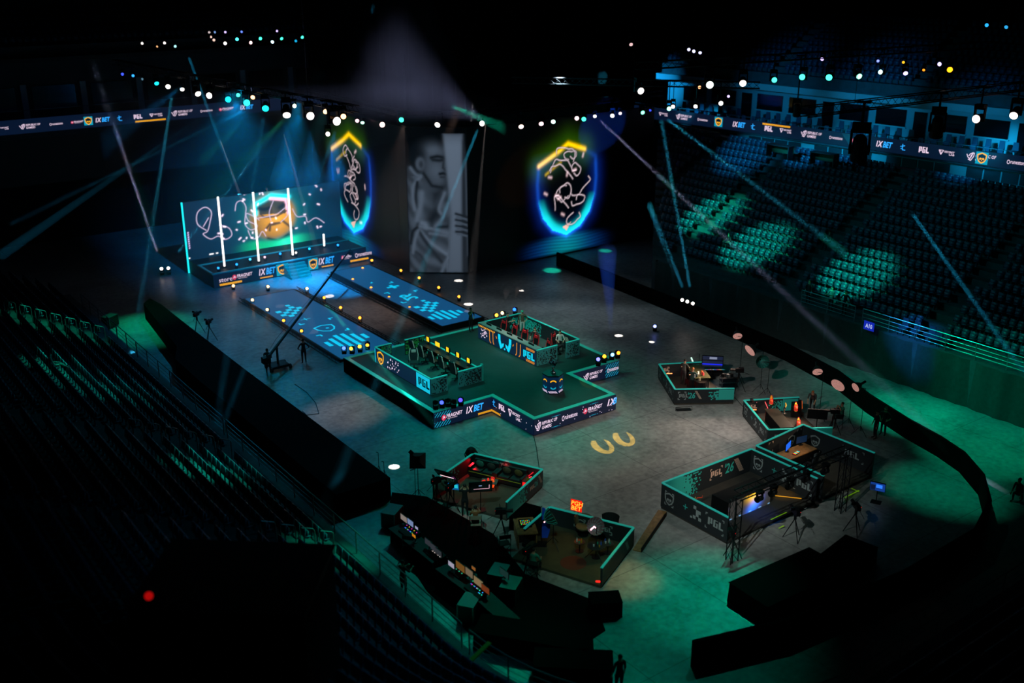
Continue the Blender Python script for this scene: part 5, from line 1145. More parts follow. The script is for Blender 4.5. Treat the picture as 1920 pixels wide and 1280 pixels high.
booth('gaming desk studio booth with red lamps and orange props', [D_W, D_N, D_E, D_F], [(D_W, D_N, PR_OUT, None), (D_N, D_E, [('pgl', .1, .4, .28, 'grey'), ('26', .3, .34, .4, 'teal'), ('rect', .78, .02, .98, 'teal', .22)], None), (D_F, D_W, None, [('pgl', .06, .4, .28, 'pale'), ('pix', .45, .1, .85, 'teal', .25, -1), ('rect', .7, .1, .85, 'teal', .28)])], 1.0)
E_NW, E_SW, E_SE, E_NE = (33.5, 33.3), (33.6, 29.0), (40.0, 29.1), (39.9, 33.3)
booth('open studio booth with a small LED cube and teal pixel wall', [E_NW, E_SW, E_SE, E_NE], [(E_NW, E_SW, PR_OUT, None), (E_SE, E_NE, None, PR_OUT), (E_NE, E_NW, None, [('rect', 0, 0, 1, 'teal', .22), ('pix', .22, 0, 1, 'teal', .22, 1), ('pgl', .53, .42, .26, 'pale'), ('26', .69, .34, .46, 'teal'), ('hatch', .79, .2, .66, 'pale', .13), ('br', .52, .3, .5, 'pale', .14)])], 1.38, floor_col='#2f2d28')
F_NW, F_SW, F_SE, F_NE = (40.4, 33.4), (40.5, 29.1), (44.7, 29.2), (44.5, 33.7)
booth('dark studio booth with a desk, monitors and a lone lettered end wall', [F_NW, F_SW, F_SE, F_NE], [(F_NW, F_SW, [('pix', .1, .3, .6, 'dark', .3)], None), (F_SE, F_NE, None, [('pgl', .62, .42, .28, 'grey'), ('br', .58, .3, .55, 'grey', .3), ('shield', .2, .5, .55, 'grey')]), (F_NE, F_NW, None, [('shield', .12, .5, .5, 'pale'), ('br', .25, .4, .5, 'pale', .1), ('shield', .75, .5, .55, 'grey'), ('br', .86, .4, .5, 'grey', .1)])], 1.38, floor_col='#33302a')
# ------------------------------------------------------------------ player booths on the main stage
def pbooth(lab, x0, x1, y0, y1, h, walls):
    return booth(lab, [(x0, y0), (x1, y0), (x1, y1), (x0, y1)], walls, h, base=1.0, cat='player booth', name='player_booth')
LB = (30.7, 34.4, 50.1, 56.8)
t = thing('player_booth', 'navy player booth with black chairs, yellow shield and cyan block', 'player booth', (32.5, 53.4, 1))
M_NAVYP = led('navyface', '#0a2038', 1.0)
def pwall(t, p0, p1, z1, m_, cap=True, z0=1.0):
    w_ = MB().slab(p0, p1, z0, z1, .08).obj('wall_panel', m_, t)
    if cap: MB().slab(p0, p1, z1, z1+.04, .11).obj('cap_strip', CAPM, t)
    return w_
x0, x1, y0, y1 = LB
w_ = pwall(t, (x0, y1), (x0, y0), 2.0, M_PANEL); fr = wallframe((x0, y1), (x0, y0), 1.0, .04)
lay(rects([(0, 0, 6.7, .98)]), fr, 0, .01, M_NAVYP, 'led_face', w_, .004)
lay(rects([(0, .02, .12, .96)]), fr, 0, 0, LEDC['cyan'], 'colour_block', w_, .01); lay(rects([(0, 0, 1.55, .96)]), fr, 5.1, .02, led('pglblock', '#14c4e4', .95), 'colour_block', w_, .01)
lay(pgl2d(.5), fr, 5.35, .26, mat('ink', '#0a1420', .6), 'lettering', w_, .016)
s_ = emblem2d(.92); lay(s_, fr, .75, .5, LEDC['yellow'], 'shield_emblem', w_, .014)
lay(pixels2d(1.5, .8, .07, 31, lambda x, y: .13), fr, 1.6, .1, LEDC['white'], 'pixel_print', w_, .012)
PIXG = mat('green_print', '#3aa048', .6)
for a, b, sd in (((x0, y0), (x0+1.15, y0), 1), ((x0+1.95, y0), (x1-.05, y0), 2)):
    w_ = pwall(t, a, b, 2.0, mat('teal_grey_panel', '#3f7f80', .6)); fr = wallframe(a, b, 1.0, .04); L = b[0]-a[0]
    lay(pixels2d(L*.95, .92, .07, sd, lambda x, y: .15+.6*x*(1-abs(y-.5))), fr, .02, .03, PRM['dark'], 'pixel_print', w_)
w_ = MB().slab((x1, y0-.02), (x1, y0+.14), 1.0, 2.1, .14).obj('post', M_TEALP, t)
for a, b, sd in (((x1, y1), (x1-1.5, y1), 3), ((x0+1.2, y1), (x0, y1), 4)):
    w_ = pwall(t, a, b, 2.0, M_PANEL); fr = wallframe(b, a, 1.0, .04); L = abs(a[0]-b[0]); lay(pixels2d(L*.95, .92, .07, sd, lambda x, y: .55), fr, .02, .03, PIXG, 'pixel_print', w_)
pwall(t, (x1, y0+.1), (x1, y1), 1.72, mat('green_tint', '#0e4a3c', .2))
RBX = (38.6, 42.1, 50.1, 56.6)
t = thing('player_booth', 'cyan masked player booth with red gaming chairs and grey desk shelf', 'player booth', (40.3, 53.3, 1))
x0, x1, y0, y1 = RBX
w_ = pwall(t, (x0, y1), (x0, y0), 2.05, M_PANEL, False); fr = wallframe((x0, y1), (x0, y0), 1.0, .04)
lay(rects([(0, 0, 6.5, 1.03)]), fr, 0, .01, M_NAVYP, 'led_face', w_, .004)
M_CY = led('maskcyan', '#10d0f0', 1.1); YO = led('orange', '#ff9a20', 1.0)
MID = 3.1
for sg in (-1, 1):
    lay(line2d([(MID+sg*.62, 1.0), (MID+sg*.6, .6), (MID+sg*.48, .3), (MID+sg*.36, .08)], .26), fr, 0, 0, M_CY, 'mask_print', w_, .012)
    lay(poly2d([(MID+sg*.08, .5), (MID+sg*.34, .42), (MID+sg*.3, .2), (MID+sg*.14, .24)][::sg]), fr, 0, 0, M_CY, 'mask_print', w_, .012)
    for dx, v0 in ((1.0, .62), (1.35, .1), (1.75, .1)): lay(line2d([(MID+sg*dx, .98 if v0 < .5 else .75), (MID+sg*dx*.98, v0+.12), (MID+sg*(dx*.9), v0-.02)], .055), fr, 0, 0, YO, 'arc_print', w_, .012)
lay(poly2d([(MID, .2), (MID+.1, .12), (MID, .04), (MID-.1, .12)]), fr, 0, 0, M_CY, 'mask_print', w_, .012)
lay(pgl2d(.48), fr, 5.15, .26, M_CY, 'lettering', w_, .012)
lay(hatch2d(.9, .16, 9, .6, .5), fr, 5.45, .83, YO, 'hatch_print', w_, .012); lay(hatch2d(.9, .16, 9, .6, .5), fr, 5.45, .04, YO, 'hatch_print', w_, .012); lay(hatch2d(1.9, .12, 12, .6, .5), fr, .1, .9, LEDC['yellow'], 'hatch_print', w_, .012)
lay(pixels2d(.9, .8, .07, 77, lambda x, y: .12), fr, .3, .1, LEDC['white'], 'pixel_print', w_, .012)
MB().box((x0+.22, (y0+y1)/2, 2.1), (.5, y1-y0-.15, .05)).obj('desk_shelf', mat('shelf_grey', '#8b8784', .5), t)
for a, b, sd in (((x0, y0), (x0+1.65, y0), 5), ((x0+2.4, y0), (x1, y0), 6)):
    w_ = pwall(t, a, b, 2.05, mat('teal_grey_panel', '#3f7f80', .6)); fr = wallframe(a, b, 1.0, .04); L = b[0]-a[0]; lay(pixels2d(L*.95, .95, .07, sd, lambda x, y: .15+.6*x*(1-abs(y-.5))), fr, .02, .03, PRM['dark'], 'pixel_print', w_)
w_ = pwall(t, (x1, y0), (x1, y1), 2.05, M_PANEL); fr = wallframe((x1, y1), (x1, y0), 1.0, .04)
lay(pixels2d(1.6, .95, .08, 9, lambda x, y: .75-.4*x), fr, .9, .03, M_TEALP, 'pixel_print', w_); lay(text2d("'26", .5, .15, .02), fr, 4.2, .25, M_TEALP, 'lettering', w_); lay(hatch2d(.9, .7, 6, -.6, .55), fr, 4.9, .15, M_PALEP, 'hatch_print', w_); lay(rects([(0, 0, .9, .98)]), fr, 0, 0, M_TEALP, 'colour_block', w_)
w_ = pwall(t, (x1, y1), (x0, y1), 2.05, M_PANEL); lay(pixels2d(1.4, .95, .08, 12, lambda x, y: .6), wallframe((x0, y1), (x1, y1), 1.0, .04), 1.9, .03, M_TEALP, 'pixel_print', w_)
# ------------------------------------------------------------------ gaming chairs, desks, monitors
def chair_master(lab, grp, body, accent, glow=None):
    t = thing('gaming_chair', lab, 'chair', (0, 0, 0), 0, grp); mbod, macc = mat('chair_'+body[1:], body, .5), mat('chairacc_'+accent[1:], accent, .5)
    MB().box((0, 0, .48), (.52, .54, .12), taper=.9).obj('seat', mbod, t, False)
    MB()._add([(-.24, -.24, .5), (.24, -.24, .5), (.28, -.3, .9), (.2, -.38, 1.3), (-.2, -.38, 1.3), (-.28, -.3, .9), (-.2, -.33, .5), (.2, -.33, .5), (.22, -.4, .9), (.16, -.46, 1.28), (-.16, -.46, 1.28), (-.22, -.4, .9)],
              [(0, 5, 2, 1), (5, 4, 3, 2), (6, 7, 8, 11), (11, 8, 9, 10), (0, 1, 7, 6), (1, 2, 8, 7), (2, 3, 9, 8), (3, 4, 10, 9), (4, 5, 11, 10), (5, 0, 6, 11)]).obj('backrest', mbod, t, False)
    for sx in (-1, 1):
        MB().tube([(sx*.24, -.25, .52), (sx*.285, -.31, .9), (sx*.2, -.39, 1.32)], .03, 5).obj('side_stripe', macc, t, False); MB().box((sx*.33, .02, .70), (.07, .28, .04)).obj('armrest', mbod, t, False); MB().box((sx*.33, -.02, .58), (.04, .06, .22)).obj('arm_post', M_DKST, t, False)
    MB().box((0, -.3, 1.14), (.28, .08, .16)).obj('headrest', macc, t, False); MB().cyl((0, 0, .1), (0, 0, .43), .035, n=8).obj('gas_post', M_DKST, t, False)
    for k in range(5): a = k*2*math.pi/5; MB().tube([(0, 0, .12), (.3*math.cos(a), .3*math.sin(a), .06)], [.035, .02], 5).obj('base_spoke', M_DKST, t, False)
    for k in range(5): a = k*2*math.pi/5; MB().ball((.3*math.cos(a), .3*math.sin(a), .035), .035, n=6, m=4).obj('castor', M_BLKP, t, False)
    return t
cb = chair_master('black gaming chair with pale and red piping in the navy player booth', 'black gaming chairs in the navy booth', '#0d0f12', '#d8a89c')
for i, (x, y, rz) in enumerate(((33.2, 55.9, -90), (33.2, 54.75, -95), (33.2, 53.6, -88), (33.2, 52.4, -92), (33.25, 51.2, -84), (32.0, 54.2, 150))):
    if i == 0: cb.location = (x, y, 1.0); cb.rotation_euler = (0, 0, R(rz))
    else: copy_tree(cb, loc=(x, y, 1.0), rz=R(rz))
crd = chair_master('black gaming chair with bright red cushions in the masked player booth', 'red gaming chairs in the masked booth', '#141416', '#d01c24')
for i, (x, y, rz) in enumerate(((39.7, 55.6, 92), (39.7, 54.4, 85), (39.7, 53.2, 96), (39.7, 52.0, 88), (39.75, 50.8, 80), (41.2, 51.2, 200))):
    if i == 0: crd.location = (x, y, 1.0); crd.rotation_euler = (0, 0, R(rz))
    else: copy_tree(crd, loc=(x, y, 1.0), rz=R(rz))
def desk(x, y, L, dpt, h, rz, lab, top='#1a1c1e', z=1.0, name='player_desk', cat='desk', legs=True):
    t = thing(name, lab, cat, (x, y, z), rz); MB().box((0, 0, h-.02), (L, dpt, .04)).obj('top', mat('desk_'+top[1:], top, .45), t, False)
    for sx in (-1, 1): MB().box((sx*(L/2-.06), 0, (h-.04)/2), (.06, dpt*.9, h-.04)).obj('leg', M_DKST, t, False)
    return t
desk(33.98, 53.4, 6.2, .6, .74, R(90), 'long black player desk in the navy booth')
desk(38.95, 53.3, 6.0, .6, .74, R(90), 'long black player desk in the masked booth')
def monitor(x, y, z, rz, lab, grp, col='#ffc020', w=.56, h=.33, es=1.4, full=False, pic=None):
    """screen faces local +Y"""
    t = thing('monitor', lab, 'monitor', (x, y, z), rz, grp); MB().box((0, -.02, .34), (w, .035, h)).obj('housing', M_BLKP, t, False)
    MB().box((0, .0, .34), (w*.94 if full else w*.5, .012, h*.9)).obj('screen', led('mon'+col[1:], col, es), t, False)
    MB().box((0, -.05, .1), (.05, .03, .2)).obj('stand', M_DKST, t, False); MB().box((0, -.04, .01), (.24, .18, .02)).obj('foot', M_DKST, t, False)
    if full and pic: pass
    return t
for i in range(5): monitor(34.1, 55.9-i*1.18, 1.74, R(90), 'small monitor glowing yellow on the navy booth desk', 'monitors on the navy booth desk', full=(i == 1))
for i in range(5): monitor(38.85, 55.7-i*1.18, 1.74, R(-90), 'small dark monitor with red picture on the masked booth desk', 'monitors on the masked booth desk', '#d84040', es=.5)
for i in range(5):
    t = thing('computer_tower', 'small black computer tower under the navy booth desk', 'computer', (34.0, 55.4-i*1.18, 1.0), 0, 'computers under the navy booth desk'); MB().box((0, 0, .24), (.45, .2, .46)).obj('case', M_BLKP, t, False); MB().box((-.23, 0, .3), (.01, .15, .3)).obj('glow_panel', led('rgbteal', '#10b090', .6), t, False)
# ------------------------------------------------------------------ studio props
def stand_tripod(t, h, spread=.45, top=0, r=.018):
    MB().cyl((0, 0, .25), (0, 0, h), r, n=6).obj('pole', M_DKST, t, False)
    for k in range(3): a = k*2.094+.4; MB().tube([(0, 0, .55), (spread*math.cos(a), spread*math.sin(a), .02)], r*.8, 5).obj('leg', M_DKST, t, False)
M_LENSW = mat('speckled_diffuser', '#c8a098', .7, 0, '#d89a90', .5, noise=.5, nscale=18, sample=False)
def dish(t, c, d, r, col, ribs=True, es=M_LENSW, depth=.45):
    d = Vector(d).normalized(); M = d.to_track_quat('Z', 'Y').to_matrix(); c = Vector(c); n = 16
    mb = MB(); prof = [(.05, -depth), (r*.55, -depth*.75), (r*.85, -depth*.4), (r, 0)]; b = 0
    for rr, z in prof:
        for k in range(n): a = 2*math.pi*k/n; q = M @ Vector((rr*math.cos(a), rr*math.sin(a), z))+c; mb.v.append(tuple(q))
    for i in range(3):
        for k in range(n): mb.f.append([i*n+k, i*n+(k+1) % n, (i+1)*n+(k+1) % n, (i+1)*n+k]); mb.mi.append(0)
    mb.obj('reflector', mat('refl_'+col[1:], col, .6), t, False)
    if ribs:
        for k in range(0, n): a = 2*math.pi*k/n; MB().tube([M @ Vector((rr*1.01*math.cos(a), rr*1.01*math.sin(a), z-.01))+c for rr, z in prof], .012, 4).obj('rib', M_TEALP if ribs == 'teal' else M_DKST, t, False)
    if es: MB().lathe([(.001, .0), (r*.97, .0), (r*.97, .01), (.001, .012)], 16, c, M).obj('diffuser', es, t, False)
    MB().cyl(c-d*depth, c-d*(depth+.3), .07, n=8).obj('lamp_body', M_BLKP, t, False)
def studio_light(base, head, d, r, lab, ribs=False, col='#101214', diff=True, z0=0, power=0, pc='#ffd8c0', target=None):
    t = thing('studio_light', lab, 'studio light', (base.x, base.y, z0)); h = Vector(head)-Vector((base.x, base.y, z0))
    stand_tripod(t, h.z, .5); 
    if h.xy.length > .1: MB().cyl((0, 0, h.z), h, .018, n=6).obj('boom', M_DKST, t, False)
    dish(t, h, d, r, col, ribs, M_LENSW if diff else None)
    if power and target is not None: spot(Vector(head)+Vector(d).normalized()*.15, target, 5.5, pc, power, .8, .25)
    return t
def upright(u, v, z0, vt):                              # base point on level z0 and the height shown at row vt
    b = P(u, v, z0); return b, zat(b.x, b.y, vt)
# large round lamps of the side studios
for (u, vb, uh, vh, d, r, lab, tgt) in ((1386, 715, 1383, 630, (-.6, -.75, -.55), .3, 'tall round studio light with pink face behind the analyst booth', (45, 42.5, .5)), (1425, 735, 1406, 657, (-.95, .1, -.5), .42, 'speckled round studio light tilted toward the analyst booth', (45.2, 43, .5)),
                                      (1535, 785, 1533, 697, (-.6, -.7, -.5), .3, 'tall round studio light behind the bending camera operator', (45, 36, .5)), (1590, 800, 1571, 722, (-.95, -.1, -.45), .44, 'large speckled round studio light facing the gaming desk', (45.2, 36.2, .5)), (1612, 815, 1604, 726, (-.9, .15, -.3), .28, 'narrow edge-on round studio light beside the large speckled one', (44, 35, .5))):
    b = P(u, vb, 0); d0 = px((b.x, b.y, 2.4))[2]; hd_ = Pd(uh, vh, d0); studio_light(b, hd_, d, r, lab, power=1.3, target=Vector(tgt))
b = P(1438, 742, 0); hd_ = Pd(1430, 678, px((b.x, b.y, 2))[2]); studio_light(b, hd_, (-.5, -.8, .1), .42, 'small teal ribbed umbrella light beside the camera rig', 'teal', '#0f5048', False)
# podcast booth lamps
for u, v, d, lab in ((1037, 966, (.75, -.35, .45), 'fan-ribbed teal umbrella light leaning over the blue banner'), (1117, 986, (-.25, -.75, .55), 'fan-ribbed teal umbrella light over the round podcast table')):
    b = P(u, v+60, .12); hd_ = Pd(u, v, px((b.x, b.y, 1.6))[2]); t = studio_light(b, hd_, d, .42, lab, 'teal', '#08362f', False, .12)
    k_ = hd_-Vector(b); MB().tube([k_-Vector(d).normalized()*.35+Vector((-.15, 0, -.1)), k_-Vector(d).normalized()*.2, k_-Vector(d).normalized()*.35+Vector((.15, 0, -.1))], .035, 6).obj('glow_bar', led('pinkbar', '#ffb8c8', 3), t, False)
# softbox and flat LED panels of the sofa booth
b = P(785, 935, 0); t = thing('softbox_light', 'black softbox light on a tall stand left of the sofa booth', 'studio light', (b.x, b.y, 0)); z = zat(b.x, b.y, 862); stand_tripod(t, z, .5)
Msb = Matrix.Rotation(R(-35), 3, 'Z') @ Matrix.Rotation(R(55), 3, 'X'); mb = MB(); mb.box((0, 0, z), (.8, .8, .45), M=Msb, taper=.35); mb.obj('softbox', M_BLKP, t, False); MB().cyl((-.1, .25, z+.25), (-.2, .4, z+.4), .1, n=8).obj('lamp_body', M_DKST, t, False)
b = P(780, 950, 0); t = thing('light_stand', 'thin bare light stand beside the black softbox', 'stand', (b.x, b.y, 0)); stand_tripod(t, 2.1, .35, r=.014); MB().box((-.1, 0, 2.1), (.3, .04, .03)).obj('crossbar', M_DKST, t, False)
def flat_screen(u, v, zc, w, h, rz, tilt, lab, col='#06080a', es=0, standto=0., name='television', cat='screen', glowbar=None, pic=None):
    c = P(u, v, zc); t = thing(name, lab, cat, (c.x, c.y, standto), rz); M = Matrix.Rotation(tilt, 3, 'X'); zz = zc-standto
    mb = MB(); mb.box((0, 0, zz), (w, .06, h), M=M); mb.obj('housing', M_BLKP, t, False)
    f = M @ Vector((0, .034, 0)); mb = MB(); mb.box(Vector((0, 0, zz))+f, (w*.94, .006, h*.9), M=M)
    s_ = mb.obj('screen', led('scr'+col[1:]+'%g' % es, col, es) if es else M_GLASS, t, False)
    if glowbar: q = M @ Vector((0, .04, -h*.3)); MB().box(Vector((0, 0, zz))+q, (w*.7, .006, .05), M=M).obj('reflected_bar', led('glowbar', glowbar, 1.6), t, False)
    for k in pic or []:
        cc, (a0, b0, a1, b1) = k; q = M @ Vector((w*(a0+a1)/2, .042, h*(b0+b1)/2)); MB().box(Vector((0, 0, zz))+q, (w*(a1-a0), .004, h*(b1-b0)), M=M).obj('picture_or_glint', led('pb'+cc[1:], cc, 1.0), t, False)
    if zz > .4: MB().cyl((0, -.05, .02), (0, -.05, zz-h*.3), .025, n=6).obj('pole', M_DKST, t, False); MB().box((0, -.05, .015), (.5, .4, .03)).obj('foot', M_DKST, t, False)
    return t
# face direction: local +Y; toward camera is about rz = 145 deg
CAMRZ = math.atan2(-FW.y, -FW.x)-math.pi/2
flat_screen(901, 912, 1.45, 1.15, .62, CAMRZ+.15, R(-12), 'black prompter screen on a pole facing the sofa booth operators', glowbar=None, standto=.12, pic=[('#c898a8', (-.38, -.2, .3, -.15)), ('#8098c0', (-.05, .1, .08, .18)), ('#c898a8', (-.38, -.18, -.35, .2))])  # pale blocks are reflections on the dark screen, drawn as glowing pieces
flat_screen(836, 889, 1.75, 1.1, .6, CAMRZ-.5, R(-38), 'black flat light panel with a bright lower edge above the camera', glowbar='#ffd0d8', standto=0., name='panel_light', cat='studio light')
flat_screen(850, 911, 1.0, .6, .42, CAMRZ-.2, R(-10), 'colourful blue and pink screen under the flat light panel', '#0c5a98', .9, .12, pic=[('#e030a0', (.1, -.3, .45, -.05)), ('#20c0d0', (-.4, -.2, -.1, .3)), ('#182040', (-.05, 0, .2, .4))])
# sofas with cushions
def sofa(c, rz, lab, cush):
    t = thing('sofa', lab, 'sofa', (c[0], c[1], .12), rz); ms = mat('sofa_leather', '#14171a', .45)
    MB().box((0, 0, .24), (1.5, .75, .26)).obj('base', ms, t, False); MB().box((0, -.33, .55), (1.5, .16, .45), taper=.95).obj('backrest', ms, t, False)
    for sx in (-1, 1): MB().box((sx*.72, .02, .42), (.14, .72, .34)).obj('armrest', ms, t, False); MB().box((sx*.33, .06, .4), (.62, .58, .1), taper=.93).obj('seat_cushion', ms, t, False)
    MB().box((0, .385, .34), (1.45, .02, .025)).obj('piping', mat('yellow_piping', '#b8a020', .5), t, False)
    for sx in (-1, 1):
        for sy in (-1, 1): MB().box((sx*.65, sy*.3, .055), (.07, .07, .11)).obj('foot', M_DKST, t, False)
    for i, (dx, cc, lb) in enumerate(cush):
        a = Matrix.Rotation(rz, 3, 'Z') @ Vector((dx, -.14, .62)); o = MB().box((0, 0, 0), (.44, .13, .4), M=Matrix.Rotation(R(-18), 3, 'X')); 
        o = MB().ball((0, 0, 0), .25, (1, .36, .9), 10, 6, Matrix.Rotation(R(-18), 3, 'X')).obj('cushion', mat('cushion_'+cc[1:], cc, .8, noise=.3, nscale=14), None, False, True); o.location = (c[0]+a.x, c[1]+a.y, .12+a.z); o.rotation_euler = (0, 0, rz); tag(o, lb, 'cushion')
    return t
akr = math.atan2(A_R[1]-A_K[1], A_R[0]-A_K[0])
def akp(t_, o): u_ = Vector((math.cos(akr), math.sin(akr))); n = Vector((u_.y, -u_.x)); p = Vector(A_K)+u_*t_+n*o; return (p.x, p.y)
sofa(akp(.95, .55), akr+math.pi, 'black two-seat sofa with green cushions under the studio corner', ((-.34, '#2a3c38', 'dark green cushion beside the black sofa arm'), (.34, '#2f7f70', 'bright teal cushion on the black sofa')))
sofa(akp(2.55, .58), akr+math.pi, 'black two-seat sofa with yellow patterned cushions by the red crate', ((-.34, '#5a4c20', 'olive patterned cushion on the sofa by the red crate'), (.34, '#4a4630', 'dull yellow patterned cushion leaning on the sofa back')))
def glow_crate(c, sz, rz, lab, col='#ff1818', es=1.2, z=.12, tops=()):
    t = thing('glowing_crate', lab, 'crate', (c[0], c[1], z), rz); MB().box((0, 0, sz[2]/2), sz).obj('body', led('crate'+col[1:], col, es, True), t, False); MB().box((0, 0, sz[2]+.015), (sz[0]*1.03, sz[1]*1.03, .03)).obj('lid', mat('crate_lid', '#5a1414', .5), t, False)
    for sx in (-1, 1):
        for sy in (-1, 1): MB().box((sx*sz[0]/2, sy*sz[1]/2, sz[2]/2), (.035, .035, sz[2])).obj('corner_edge', M_DKST, t, False)
    return t
p = Vector((*akp(3.62, .75), 0)); glow_crate((p.x, p.y), (.5, .5, .5), akr, 'red glowing crate beside the sofa at the booth end')
for k in range(3):
    q = (p.x-.12+.12*k, p.y+.05*(k % 2), .65); o = MB().lathe([(.035, 0), (.04, .08), (.02, .12), (.02, .16)], 8).obj('drink_can', mat('yellow_can', '#c8a830', .4, .4), None, False); o.location = q; tag(o, 'small yellow drink can on the red glowing crate', 'can', 'cans on the red crate')
p = Vector((*akp(1.75, 1.5), 0)); t = thing('coffee_table', 'low coffee table with orange glowing drawers between the sofas', 'table', (p.x, p.y, .12), akr+.3)
MB().box((0, 0, .36), (.85, .55, .04)).obj('top', mat('glass_top', '#55605c', .15), t, False); MB().box((0, 0, .2), (.5, .4, .14)).obj('drawer', led('orangeglow', '#ff4a18', 1.3, True), t, False)
for sx in (-1, 1):
    for sy in (-1, 1): MB().box((sx*.38, sy*.23, .17), (.04, .04, .34)).obj('leg', M_DKST, t, False)
for k, (u, v, c) in enumerate(((914, 887, '#ff3020'), (926, 885, '#ff6a20'), (932, 893, '#ff2a20'), (914, 898, '#ff5a20'), (935, 897, '#d02020'))):
    q_ = Vector((p.x-.28+.14*k, p.y+.1*(-1)**k, .55)); o = MB().box((0, 0, 0), (.2, .1, .1), rz=.5*k, taper=.8).obj('snack_box', led('snack'+c[1:], c, .8), None, False); o.location = q_; tag(o, 'small %s snack box on the low coffee table' % ('orange', 'amber', 'scarlet', 'orange-red', 'dark red')[k], 'box')
def light_bar(pts, lab, col='#ff2028', es=3., r=.025):
    t = thing('neon_bar', lab, 'neon light', pts[0]); o = MB().tube(pts, r, 6).obj('tube', led('neon'+col[1:], col, es, True), t); 
    for q in (pts[0], pts[-1]): MB().ball(q, r*1.5, n=6, m=4).obj('end_cap', M_DKST, t)
    return t
def pz(u, v, z): q = P(u, v, z); return (q.x, q.y, z)
light_bar([pz(859, 890, .25), pz(873, 880, .25)], 'red neon bar on the floor by the sofa booth side wall', '#ff5a70')
light_bar([pz(997, 893, .55), pz(985, 899, .55)], 'short red neon bar above the glowing crate', '#ff3040')
light_bar([pz(1001, 884, .9), pz(990, 893, .5)], 'thin slanting red neon bar in the sofa booth corner', '#d01828', 1.2)
spot(Vector((*akp(.1, .3), .9)), Vector((*akp(.3, 2.), .15)), 4, '#ff1020', .5, .8, .05); spot(Vector((*akp(2.0, .15), 1.2)), Vector((*akp(2.0, .05), .3)), 2, '#ff1020', .8, .8, .05)
# made-up fringed lamp standing in for a round black mascot head
b = P(884, 875, .12); z = zat(b.x, b.y, 848); t = thing('mascot_stand_in', 'round black fringed stand-in for a mascot head with a red glow on the studio corner', 'lamp', (b.x, b.y, .12)); stand_tripod(t, z-.4, .3); MB().ball((0, 0, z-.12), .3, (1, 1, 1.05), 12, 8).obj('shade', M_BLKP, t, False)
for k in range(12): a = k*.52; MB().tube([(.28*math.cos(a), .28*math.sin(a), z-.05), (.36*math.cos(a), .36*math.sin(a), z-.2), (.3*math.cos(a), .3*math.sin(a), z-.42)], .02, 4).obj('fringe', M_BLKP, t, False)
fr_ = Vector((-FW.x, -FW.y, 0)).normalized(); MB().ball(fr_*.27+Vector((0, 0, z-.14)), .07, n=8, m=5).obj('glow', led('redglow', '#ff4050', 2), t, False)
# ------------------------------------------------------------------ cameras, tripods and operators
def camera_rig(u, v, lab, h=1.35, rz=0., z0=0., s=1.):
    b = P(u, v, z0); t = thing('broadcast_camera', lab, 'camera', (b.x, b.y, z0), rz)
    for k in range(3): a = k*2.094+.5; MB().tube([(0, 0, h-.25), (.48*math.cos(a), .48*math.sin(a), .02)], [.028, .02], 5).obj('tripod_leg', M_DKST, t, False)
    MB().cyl((0, 0, h-.3), (0, 0, h-.05), .07, n=8).obj('fluid_head', M_DKST, t, False); MB().box((0, -.03, h+.12), (.2, .5, .26)).obj('body', M_BLKP, t, False); MB().cyl((0, .2, h+.13), (0, .55, h+.13), .075, .09, 10).obj('lens', M_BLKP, t, False)
    MB().box((-.2, -.05, h+.28), (.2, .03, .14)).obj('viewfinder', M_GLASS, t, False); MB().tube([(.05, -.25, h), (.12, -.65, h-.2)], .015, 5).obj('pan_handle', M_DKST, t, False); MB().box((0, -.1, h+.3), (.04, .3, .05)).obj('top_handle', M_DKST, t, False)
    MB().ball((.09, -.28, h+.2), .012, n=6, m=4).obj('tally_light', led('tally', '#ff2020', 2), t, False)
    return t
tow = lambda u, v, tx, ty: math.atan2(ty-P(u, v).y, tx-P(u, v).x)-math.pi/2
for u, v, tx, ty, lab in ((845, 962, 28.5, 40.5, 'tripod camera filming the sofa booth'), (820, 950, 28, 40, 'second tripod camera beside the softbox stand'), (1383, 735, 45, 43.5, 'tripod camera with monitor rig filming the analyst booth'), (1600, 1000, 42, 31, 'tripod camera standing alone by the blue floor screen'), (1372, 1050, 37, 31, 'tripod camera at the foot of the gantry tower'),
                          (1487, 1010, 38, 31, 'low tripod camera in front of the green floor marks'), (940, 1010, 28, 34, 'tripod camera at the sofa booth corner'), (990, 1085, 28, 33, 'dark tripod camera beside the podcast desk'), (395, 640, 36, 80, 'tripod camera on the floor edge by the runway'), (372, 625, 36, 80, 'small tripod camera beyond the covered barrier'), (1560, 815, 45, 36, 'tripod camera next to the director chair')):
    camera_rig(u, v, lab, rz=tow(u, v, tx, ty))
# camera crane on the blue floor
b = P(522, 690, 0); t = thing('camera_crane', 'black camera crane with a long thin boom over the runway', 'camera crane', (b.x, b.y, 0))
MB().box((b.x, b.y, .25), (1.2, 1.0, .16)).obj('dolly', M_BLKP, t)
for sx in (-1, 1):
    for sy in (-1, 1): MB().cyl((b.x+sx*.65-.06, b.y+sy*.45, .16), (b.x+sx*.65+.06, b.y+sy*.45, .16), .16, n=12).obj('wheel', M_BLKP, t)
MB().cyl((b.x, b.y, .3), (b.x, b.y, 1.5), .08, n=8).obj('column', M_DKST, t)
tip = Pd(657, 468, 84); piv = Vector((b.x, b.y, 1.55)); bk_ = piv-(tip-piv).normalized()*1.9
MB().tube([bk_, piv, tip], [.11, .10, .06], 6).obj('boom', M_BLKP, t); MB().tube([bk_+Vector((0, 0, .25)), piv+Vector((0, 0, .5)), tip], .012, 4).obj('stay_cable', M_DKST, t)
